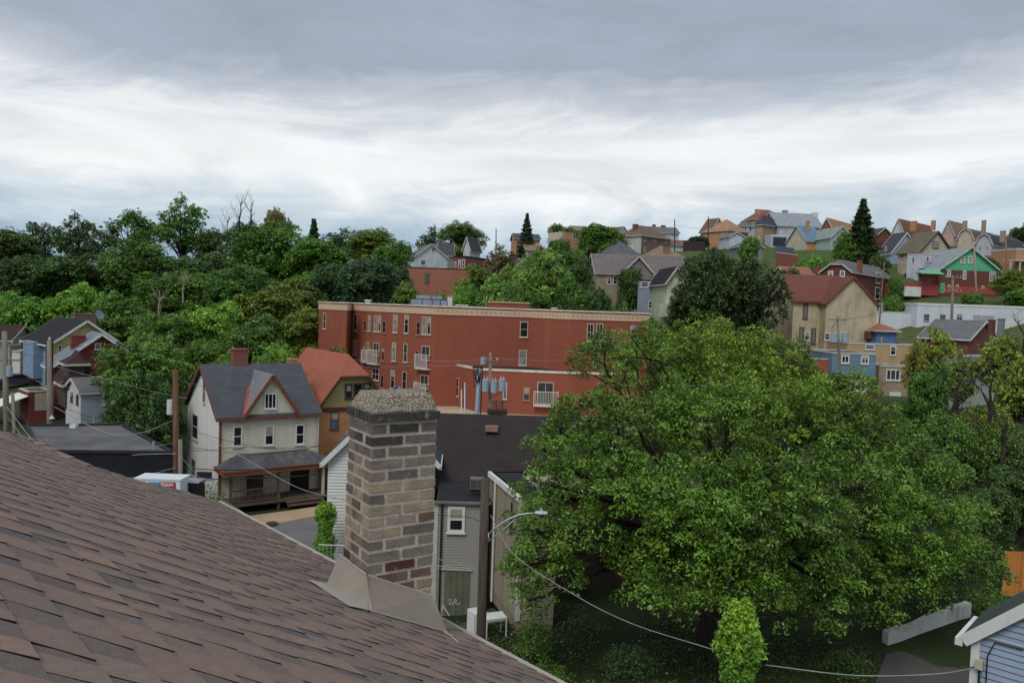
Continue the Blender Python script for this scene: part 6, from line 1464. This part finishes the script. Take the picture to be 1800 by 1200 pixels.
# wooden pole with street lamp beside the grey annex
pw, tw, ow = pole('dark weathered wooden pole carrying the street lamp, beside the grey annex', 853, 841, 846, 1108, 25, .15, mat('dark_pole_wood', srgb(86,76,68), .95, .3, 2, srgb(40,34,30), .6, bump=.6, stretch=(6,6,.5)))
lamp = empty('street_lamp', tuple(W(858, 950, 25)), 0, 'grey street lamp with curved arm on the dark wooden pole', 'street lamp'); lo_ = Vector(lamp.location)
pt = lambda x, y, Y=24.8: W(x, y, Y)-lo_
m = MB(); m.tube([pt(859, 938), pt(870, 928), pt(890, 914), pt(910, 905), pt(928, 902), pt(942, 901.5)], [.03]*6, 8); m.build('arm', STEEL, lamp, True)
m = MB(); m.tube([pt(859, 951), pt(872, 940), pt(890, 926), pt(906, 911)], .02, 7); m.tube([pt(859, 936), pt(859, 952)], .025, 6); m.build('brace', STEEL, lamp, True)
m = MB(); h0 = pt(940, 901); h1 = pt(963, 902); dx = (h1-h0); vs = []
for i, (t, w_, u_) in enumerate(((0, .05, .04), (.15, .09, .06), (.55, .11, .07), (.9, .08, .05), (1, .02, .02))):
    c_ = h0+dx*t; vs += [c_+Vector((0, -w_, 0)), c_+Vector((0, -w_*.6, u_)), c_+Vector((0, w_*.6, u_)), c_+Vector((0, w_, 0)), c_+Vector((0, w_*.6, -u_*.6)), c_+Vector((0, -w_*.6, -u_*.6))]
m.add(vs, [(i*6+j, i*6+(j+1) % 6, (i+1)*6+(j+1) % 6, (i+1)*6+j) for i in range(4) for j in range(6)]+[(24,25,26,27,28,29)]); m.build('head', mat('lamp_head_grey', srgb(190,198,202), .4), lamp)
m = MB(); e_ = h0+dx*.5; m.tube([e_+Vector((0, 0, .06)), e_+Vector((0, 0, .14))], .04, 8); m.build('photocell', INS, lamp)
# leaning rusty pole, short grey pole, white transformer
pr_, trr, orr = pole('leaning rust-red pole with a white box behind the roof ridge', 308, 650, 310, 868, 47, .17, RUST)
c_ = W(299, 728, 47)-orr; m = MB(); m.tube([c_, c_+Vector((0, 0, .9))], .2, 14); m.build('transformer', mat('white_canister', srgb(206,208,206), .5), pr_)
pg_, tg, og = pole('short grey pole standing against the rust-red pole', 317, 772, 317, 868, 46, .13, LW)
pa, ta, oa = pole('tall grey pole with brackets over the flat black roof', 87, 598, 88, 800, 58, .2, LW)
m = MB(); m.tube([ta+Vector((-.22, 0, -3.4)), ta+Vector((-.2, 0, .05))], .06, 6); m.tube([ta+Vector((.26, 0, -3.2)), ta+Vector((.24, 0, .0))], .05, 6); m.build('conduit', BLACK, pa)
m = MB()
for s_ in (-1, 1): m.tube([ta+Vector((0, 0, -3.8)), ta+Vector((s_*.7, 0, -3.2)), ta+Vector((s_*1.0, 0, -3.1))], .03, 5)
m.build('bracket', LW, pa); m = MB(); p = ta+Vector((.35, -.2, -5.9)); m.tube([p, p+Vector((0, 0, .1)), p+Vector((0, 0, .25))], [.22, .12, .05], 10); m.build('flood_lamp', INS, pa)
p = ta+Vector((0, 0, .12)); m = MB(); m.tube([p-Vector((0, 0, .15)), p, p+Vector((0, 0, .12))], [.04, .09, .04], 8); m.build('insulator', INS, pa)
pb, tb_, ob = pole('tall pole with crossarms at the left edge', 8, 582, 12, 780, 58, .19, LW)
for dz_ in (-1.0, -2.2): arm(pb, tb_+Vector((0, 0, dz_)), 2.2, .3)
m = MB(); c_ = tb_+Vector((.45, -.1, -3.4)); m.tube([c_, c_+Vector((0, 0, .8))], .22, 12); m.build('transformer', TRF, pb)
ps, ts, os_ = pole('thin grey pole just right of the left edge', 22, 690, 26, 775, 56, .12, LW)
# poles in front of the apartment annex
p1, t1_, o1 = pole('pale blue steel riser pole with a tangle of cables in front of the brick annex', 843, 646, 838, 732, 60, .17, mat('pale_blue_pole', srgb(136,156,176), .5, .08, 1), name='steel_pole', cat='pole', group='poles before the brick annex')
m = MB(); c_ = W(849, 640, 59.6)-o1; m.tube([c_, c_+Vector((0, 0, .55))], .2, 10); m.build('cap', TRF, p1); m = MB(); m.tube([t1_+Vector((.22, 0, .1)), t1_+Vector((.2, 0, -3.9))], .05, 6); m.build('conduit', BLACK, p1)
m = MB()
for k in range(10):
    a_ = t1_+Vector((random.uniform(-.5, .1), -.1, random.uniform(-.3, .1))); m.tube([a_, a_+Vector((random.uniform(-.3, .2), -.1, -.6)), t1_+Vector((random.uniform(-.5, .1), -.1, random.uniform(-1.7, -.9)))], .03, 5)
m.box(t1_.x-.55, t1_.x+.25, t1_.y-.15, t1_.y+.15, t1_.z-.05, t1_.z+.06); m.build('cable_tangle', BLACK, p1)
p2, t2_, o2 = pole('wooden pole carrying three grey transformers in front of the brick annex', 862, 625, 861, 715, 60, .13, LW, group='poles before the brick annex')
arm(p2, t2_+Vector((.0, -.1, -.42)), 1.1, .25, s_=.08, pins=False)
for k in (-.38, .0, .55): m = MB(); p = t2_+Vector((k, -.1, -.35 if k else .02)); m.tube([p, p+Vector((0, 0, .1)), p+Vector((0, 0, .2))], [.06, .09, .05], 8); m.build('insulator', mat('pinkish_insulator', srgb(206,170,156), .5), p2)
for x_, y_ in ((853, 688), (868, 690), (882, 687)): canister(p2, W(x_, y_, 59.4)-o2, .27, .85)
m = MB(); m.tube([t2_+Vector((.9, -.4, -2.0)), t2_+Vector((.8, -.5, -2.9)), t2_+Vector((.1, -.4, -3.3))], .025, 5); m.build('lead_cable', BLACK, p2)
pole('thin grey pipe mast with a hood beside the brick annex', 811, 684, 811, 730, 56, .05, STEEL, name='vent_mast', cat='pole', group='poles before the brick annex')
pole('thin taller pipe mast beside the brick annex window', 817, 672, 817, 730, 56, .05, STEEL, name='vent_mast', cat='pole', group='poles before the brick annex')
c_ = W(874, 733, 46); cs = empty('chimney_stack', (c_.x, c_.y, c_.z-1.5), 0, 'dark brick chimney with two clay pots behind the long dark roof', 'chimney'); 
m = MB(); m.box(-.5, .5, -.4, .4, 0, 1.75); m.build('stack', DKBRICK, cs); m = MB(); m.box(-.6, .6, -.5, .5, 1.75, 2.0); m.build('stack_cap', mat('dark_cap', srgb(70,52,48), .8), cs)
for k in (-.18, .2): m = MB(); m.tube([(k, 0, 2.0), (k, 0, 2.35), (k, 0, 2.55)], [.18, .15, .17], 10); m.build('chimney_pot', mat('clay_pot', srgb(120,84,70), .8), cs)
# right side poles
p3, t3_, o3 = pole('pole with transformers in front of the weathered beige house', 1472, 556, 1476, 650, 80, .13, LW)
arm(p3, t3_+Vector((0, -.1, -.35)), 1.9, .05, s_=.1, pins=False)
for x_, y_ in ((1466, 602), (1485, 601)): canister(p3, W(x_, y_, 79.3)-o3, .36, .85)
p4, t4_, o4 = pole('wooden pole with two crossarms before the white warehouse', 1675, 484, 1673, 560, 106, .17, LW)
arm(p4, t4_+Vector((0, -.15, -.3)), 2.4, .1); arm(p4, t4_+Vector((0, -.15, -2.2)), 2.6, .1)
pole('pinkish pole in front of the green gable', 1712, 424, 1716, 510, 124, .14, mat('pinkish_grey_pole', srgb(160,140,132), .9)); pole('dark pole at the right before the barn-roofed houses', 1768, 418, 1770, 495, 140, .16, TANP)
pole('brown pole against the red brick house with clipped gable', 1554, 462, 1548, 540, 118, .08, TANP)
for (x_, y0_, y1_, Y_, lab) in ((872, 402, 420, 190, 'short dark pole on the skyline right of the round trees'), (1186, 386, 432, 170, 'dark pole rising from the brown hip roofs'), (1245, 380, 396, 195, 'thin mast at the left end of the crest')):
    p = W(x_, y1_, Y_); pole(lab, x_, y0_, x_, y1_, Y_, .12, BLACK, group='far poles on the ridge')
# cables
CB = mat('black_cable', (.02,.02,.022), .6); CL = mat('pale_cable', srgb(150,152,150), .6)
CP = MB(); cab = {}
def cable(label, pts, sag=0, r_=.015, m_=CB, group='overhead cables'):
    """pts = [(px,py,Y)...] supports; sagging spans between"""
    P_ = [W(*p) for p in pts]; m = MB()
    if len(P_) > 2 and sag <= .1:
        E_ = [P_[0]*2-P_[1]]+P_+[P_[-1]*2-P_[-2]]; Q_ = []
        for i in range(1, len(E_)-2):
            a, b, c, d_ = E_[i-1:i+3]
            for k in range(8): t = k/8; Q_.append(.5*((2*b)+(c-a)*t+(2*a-5*b+4*c-d_)*t*t+(3*b-a-3*c+d_)*t**3))
        Q_.append(P_[-1]); m.tube([q-P_[0] for q in Q_], r_, 5, caps=False); P_ = [P_[0]]
    for a, b in zip(P_, P_[1:]):
        n = 10; m.tube([a.lerp(b, i/n)-Vector((0, 0, sag*4*(i/n)*(1-i/n))) - P_[0] for i in range(n+1)], r_, 5, caps=False)
    o = m.build('cable', m_); o.location = P_[0]; tag(o, label, 'cable', group)
cable('pale cable slanting from the lamp pole down across the dark yard', [(862,905,25),(905,975,24),(1010,1045,21),(1110,1095,19),(1250,1140,16),(1300,1160,15)], 0, .011, CL)
cable('pale cable running from the vine-smothered pole to the blue house meter', [(1345,1168,15),(1500,1186,14.5),(1640,1184,14.2),(1719,1172,13.9)], .05, .01, CL)
cable('thin dark cable crossing the shade under the big tree', [(1000,945,30),(1100,1000,28),(1260,1088,24),(1400,1180,20)], 0, .012)
cable('long cable across the front of the white house to the chimney', [(350,762,50),(430,805,46),(520,855,40),(612,880,30)], .1, .016, CL)
cable('cable from the rust-red pole across the white house side wall', [(309,735,47),(350,760,50),(500,790,54)], .2, .014)
cable('upper cable crossing the white house windows', [(309,790,47),(420,784,46),(560,783,44)], .15, .014)
cable('thick dark cable low across the white house porch', [(318,822,47),(400,826,46),(490,822,45),(568,815,44)], .1, .03)
cable('second thick dark cable with a black splice box', [(318,836,47),(365,842,46),(500,838,45),(566,832,44)], .1, .03)
cable('cable drooping from the tall grey pole to the rust-red pole', [(96,715,57.5),(180,758,54),(240,762,50),(307,738,47)], .1, .022, CL)
cable('lower cable from the tall grey pole to the rust-red pole', [(92,705,57.5),(200,740,53),(307,752,47)], .25, .016)
cable('cable from the left edge over the flat black roof', [(12,715,57),(60,775,50),(110,805,46),(160,840,42)], .1, .022, CL)
cable('second cable from the left edge over the flat black roof', [(15,735,57),(60,790,50),(120,820,44)], .1, .018, CL)
cable('cable bundle along the front of the flat black roof', [(90,790,57),(120,812,52),(165,815,50),(230,800,48),(310,797,46.5)], .05, .022, CL)
cable('cable in front of the black wall', [(100,800,54),(200,820,49),(308,822,46.5)], .15, .02)
cable('lower cable in front of the black wall', [(150,818,48),(220,840,47),(309,822,46.5)], .1, .016, CL)
cable('pale guy wire from the short grey pole down to the eave', [(316,800,46),(370,860,36),(420,895,25),(470,928,14)], 0, .008, CL)
cable('cable spanning above the left houses', [(0,604,62),(88,600,58),(200,612,64),(420,622,70),(700,640,75)], .15, .014)
cable('long thin cable from the left edge to the tall grey pole brackets', [(0,612,62),(82,628,58)], .1, .014)
cable('cable across the apartment wall to the transformer pole', [(620,632,75),(760,634,66),(862,628,60),(1000,632,62)], .15, .013, CL)
cable('second cable across the apartment wall', [(600,640,75),(740,640,66),(862,632,60)], .3, .012, CL)
cable('cable from the dark tree side to the lamp pole top', [(768,905,32),(820,908,27),(848,918,25.2)], .05, .012)
cable('pale cable fixed above the boarded door', [(762,994,32),(800,996,31),(826,1000,30)], .0, .014, CL)
cable('cable in front of the beige house to the warehouse pole', [(1380,640,80),(1472,563,80),(1675,500,106)], .8, .018)
cable('cable from the warehouse pole to the right edge', [(1675,500,106),(1800,520,100)], .5, .018)
for k_, (lab, pts) in enumerate((('thin cable from the tall grey pole to the white house gable', [(90,640,58),(200,668,56),(330,700,54)]), ('cable fanning from the tall grey pole over the small blue house', [(92,690,58),(160,700,57),(300,742,48)]),
    ('cable crossing low over the flat black roof edge', [(92,780,57),(180,792,52),(306,778,47)]), ('cable dipping from the left pole behind the roof ridge', [(24,700,56),(60,760,48),(130,812,44)]), ('cable from the rust-red pole top to the apartment side', [(308,665,47),(420,690,52),(560,668,62)]),
    ('pair cable crossing the orange house', [(309,780,47),(450,798,46),(600,775,40)]), ('cable from the white canister to the white house wall', [(300,745,47),(330,775,50),(345,790,54)]), ('cable between the brick annex poles', [(842,655,60),(862,650,60)]),
    ('lower service cable past the lamp pole', [(853,1000,25),(800,985,28),(762,975,30)]))): cable(lab, pts, .12, .013, CB if k_ % 2 else CL)
cable('cable between the ridge poles', [(1186,395,170),(1300,402,180)], .6, .02)
# splice box
p = W(359, 838, 46); o = boxthing('splice_box', 'black cable splice box hanging before the white house side wall', 'cable box', [('box', [(-.42,.42,-.12,.12,-.05,.3)], BLACK), ('bracket', [(-.5,.5,-.14,.14,-.2,-.06)], STEEL)], p)
# container with lettering, black bin
def text_mesh(s_, size, loc, rot, parent, m_, ext=.005, name='lettering'):
    cu = bpy.data.curves.new(name, 'FONT'); cu.body = s_; cu.size = size; cu.extrude = ext; cu.align_x = 'CENTER'; cu.align_y = 'CENTER'; cu.space_character = .95; cu.offset = .008
    t = bpy.data.objects.new(name, cu); col.objects.link(t); dg = bpy.context.evaluated_depsgraph_get(); me = bpy.data.meshes.new_from_object(t.evaluated_get(dg)); bpy.data.objects.remove(t)
    me.materials.clear(); me.materials.append(m_); return link(name, me, parent, loc, rot)
K0 = W(246, 842, 43.5); zc_ = gz(K0.x, K0.y); a_ = W(305, 844, 43.5)
ct = empty('storage_container', (K0.x, K0.y, zc_), math.atan2(a_.y-K0.y, a_.x-K0.x), 'white storage container with cyan and red lettered panels behind the roof edge', 'container')
Lc = 2.3; hc_ = W(275, 843, 43.5).z-zc_
m = MB(); m.box(-.3, Lc, 0, 1.3, 0, hc_); m.build('box', mat('container_white', srgb(214,222,226), .5, .04), ct)
m = MB(); m.box(-.34, Lc+.05, -.04, 1.35, hc_+.002, hc_+.07); m.build('roof', mat('container_white', srgb(214,222,226)), ct)
m = MB(); m.box(.5, 1.1, -.03, -.005, hc_-1.3, hc_-.12); m.build('panel', mat('cyan_panel', srgb(60,150,200), .5), ct)
m = MB(); m.box(1.13, 2.05, -.03, -.005, hc_-1.3, hc_-.1); m.build('panel', mat('crimson_panel', srgb(160,32,56), .5), ct)
m = MB(); m.box(-.3, -.05, -.03, -.005, hc_-1.3, hc_-.1); m.build('panel', mat('crimson_panel', srgb(160,32,56)), ct)
WT = mat('white_lettering', srgb(230,230,230), .5); text_mesh('ZOOM', .25, (1.56, -.036, hc_-.26), (PI/2, 0, 0), ct, WT); text_mesh('STARS', .22, (1.56, -.036, hc_-.5), (PI/2, 0, 0), ct, WT)
p = W(335, 872, 45); boxthing('waste_container', 'black box container between the short grey pole and the white house', 'container', [('body', [(-.55,.6,-.4,.6,-1.5,.9)], mat('black_plastic', srgb(24,26,30), .5)), ('lid', [(-.6,.65,-.45,.65,.901,.97)], STEEL)], p)
# yard things by the wooden pole
p = W(843, 1112, 31); z_ = gz(p.x, p.y)
boxthing('refrigerator', 'white discarded refrigerator standing left of the wooden pole', 'refrigerator', [('body', [(-.3,.3,-.02,.6,0,1.0)], WHITE), ('door', [(-.3,.3,-.08,-.025,.4,.99)], WHITE), ('lower_door', [(-.3,.3,-.08,-.025,.02,.38)], WHITE), ('handle', [(.2,.24,-.12,-.081,.5,.8)], STEEL)], (p.x, p.y, z_), rz=.5)
p = W(868, 1106, 31); z_ = gz(p.x, p.y)
boxthing('table', 'small white metal table right of the wooden pole', 'table', [('top', [(-.45,.45,-.35,.35,.78,.82)], WHITE)]+[('leg', [(a,a+.04,b,b+.04,0,.779)], WHITE) for a in (-.44,.4) for b in (-.34,.3)]+[('apron', [(-.4,.4,-.34,-.32,.7,.779)], OLDWHITE)], (p.x, p.y, z_), rz=.35)
p = W(838, 862, 36.5); boxthing('evaporative_cooler', 'grey box cooler on the black annex roof left of the pole top', 'cooler', [('body', [(-.32,.32,-.25,.25,.12,.62)], mat('cooler_grey', srgb(118,112,104), .7)), ('louvre', [(-.28,-.02,-.27,-.251,.18,.56), (.03,.28,-.27,-.251,.18,.56)], mat('cooler_dark', srgb(84,80,76), .8)), ('base', [(-.28,.28,-.2,.2,-.02,.119)], BLACK)], p)
# iron gate / railings near the vine
p = W(560, 985, 35.5); fz_ = gz(p.x, p.y); ig = empty('metal_railing', (p.x, p.y, fz_), 0, 'thin white pipe railing with bars below the vine heap', 'railing')
hh_ = max(.9, W(560, 955, 35.5).z-fz_)
for k in range(9): m = MB(); m.tube([(k*.19, 0, 0), (k*.19, 0, hh_+(.7 if k in (4, 8) else 0))], .02, 6); m.build('bar', STEEL, ig)
m = MB(); m.tube([(0, 0, hh_-.05), (1.55, 0, hh_-.05)], .025, 6); m.build('rail', WHITE, ig)
# parked vehicle at the far right and hedge-side
def car(label, px, py, Y, rz, colr):
    p = W(px, py, Y); z_ = gz(p.x, p.y); r_ = empty('parked_car', (p.x, p.y, z_), rz, label, 'car'); m = MB()
    prof = [(-2.1,.35),(-2.1,.8),(-1.5,.95),(-1.0,1.4),(.6,1.42),(1.2,.98),(2.1,.85),(2.15,.35)]
    m.prism([(x, -.85, z2) for x, z2 in prof], (0, 1.7, 0)); m.build('body', mat('car_paint_'+label.split()[0], srgb(*colr), .25, .03, spec=.6), r_)
    m = MB(); m.prism([(-.9,-.86,.97),(-.85,-.86,1.34),(.5,-.86,1.36),(.95,-.86,.97)], (0, 1.72, 0)); m.build('window', glass('dark'), r_)
    for x in (-1.35, 1.35):
        for y in (-.88, .7): m = MB(); m.tube([(x, y, .33), (x, y+.18, .33)], .33, 14); m.build('wheel', BLACK, r_)
car('white car parked on the slope right of the red basement', 1785, 508, 138, .4, (200,206,212)); car('purple-grey car parked beyond the left porch house', 27, 690, 84, .8, (70,60,72))
# litter and grass in the yard
RNG = np.random.default_rng(9); m = MB()
for k in range(60):
    x, y = random.uniform(-.5, 8), random.uniform(24, 33); z_ = gz(x, y)+.08; s_ = random.uniform(.02, .07); a_ = random.uniform(0, 6.28); c_, d_ = math.cos(a_)*s_, math.sin(a_)*s_
    m.add([(x-c_, y-d_, z_), (x+d_, y-c_, z_+.03), (x+c_, y+d_, z_), (x-d_, y+c_, z_+.02)], [(0,1,2,3)])
o = m.build('litter', OLDWHITE); tag(o, kind='stuff', label='scraps of pale litter scattered on the dark yard', cat='litter')
n = 60000; gx_ = RNG.uniform(-4, 24, n); gy_ = RNG.uniform(17, 36, n); gz_ = ground_z(gx_, gy_)+.03
me = leaves_mesh('grass', np.stack([gx_, gy_, gz_], 1), np.tile([0, 0, .2], (n, 1)), .07, .35); o = link('grass', me); o.color = (.07, .11, .03, 1); tag(o, kind='stuff', label='rough grass and weeds covering the yard', cat='grass')
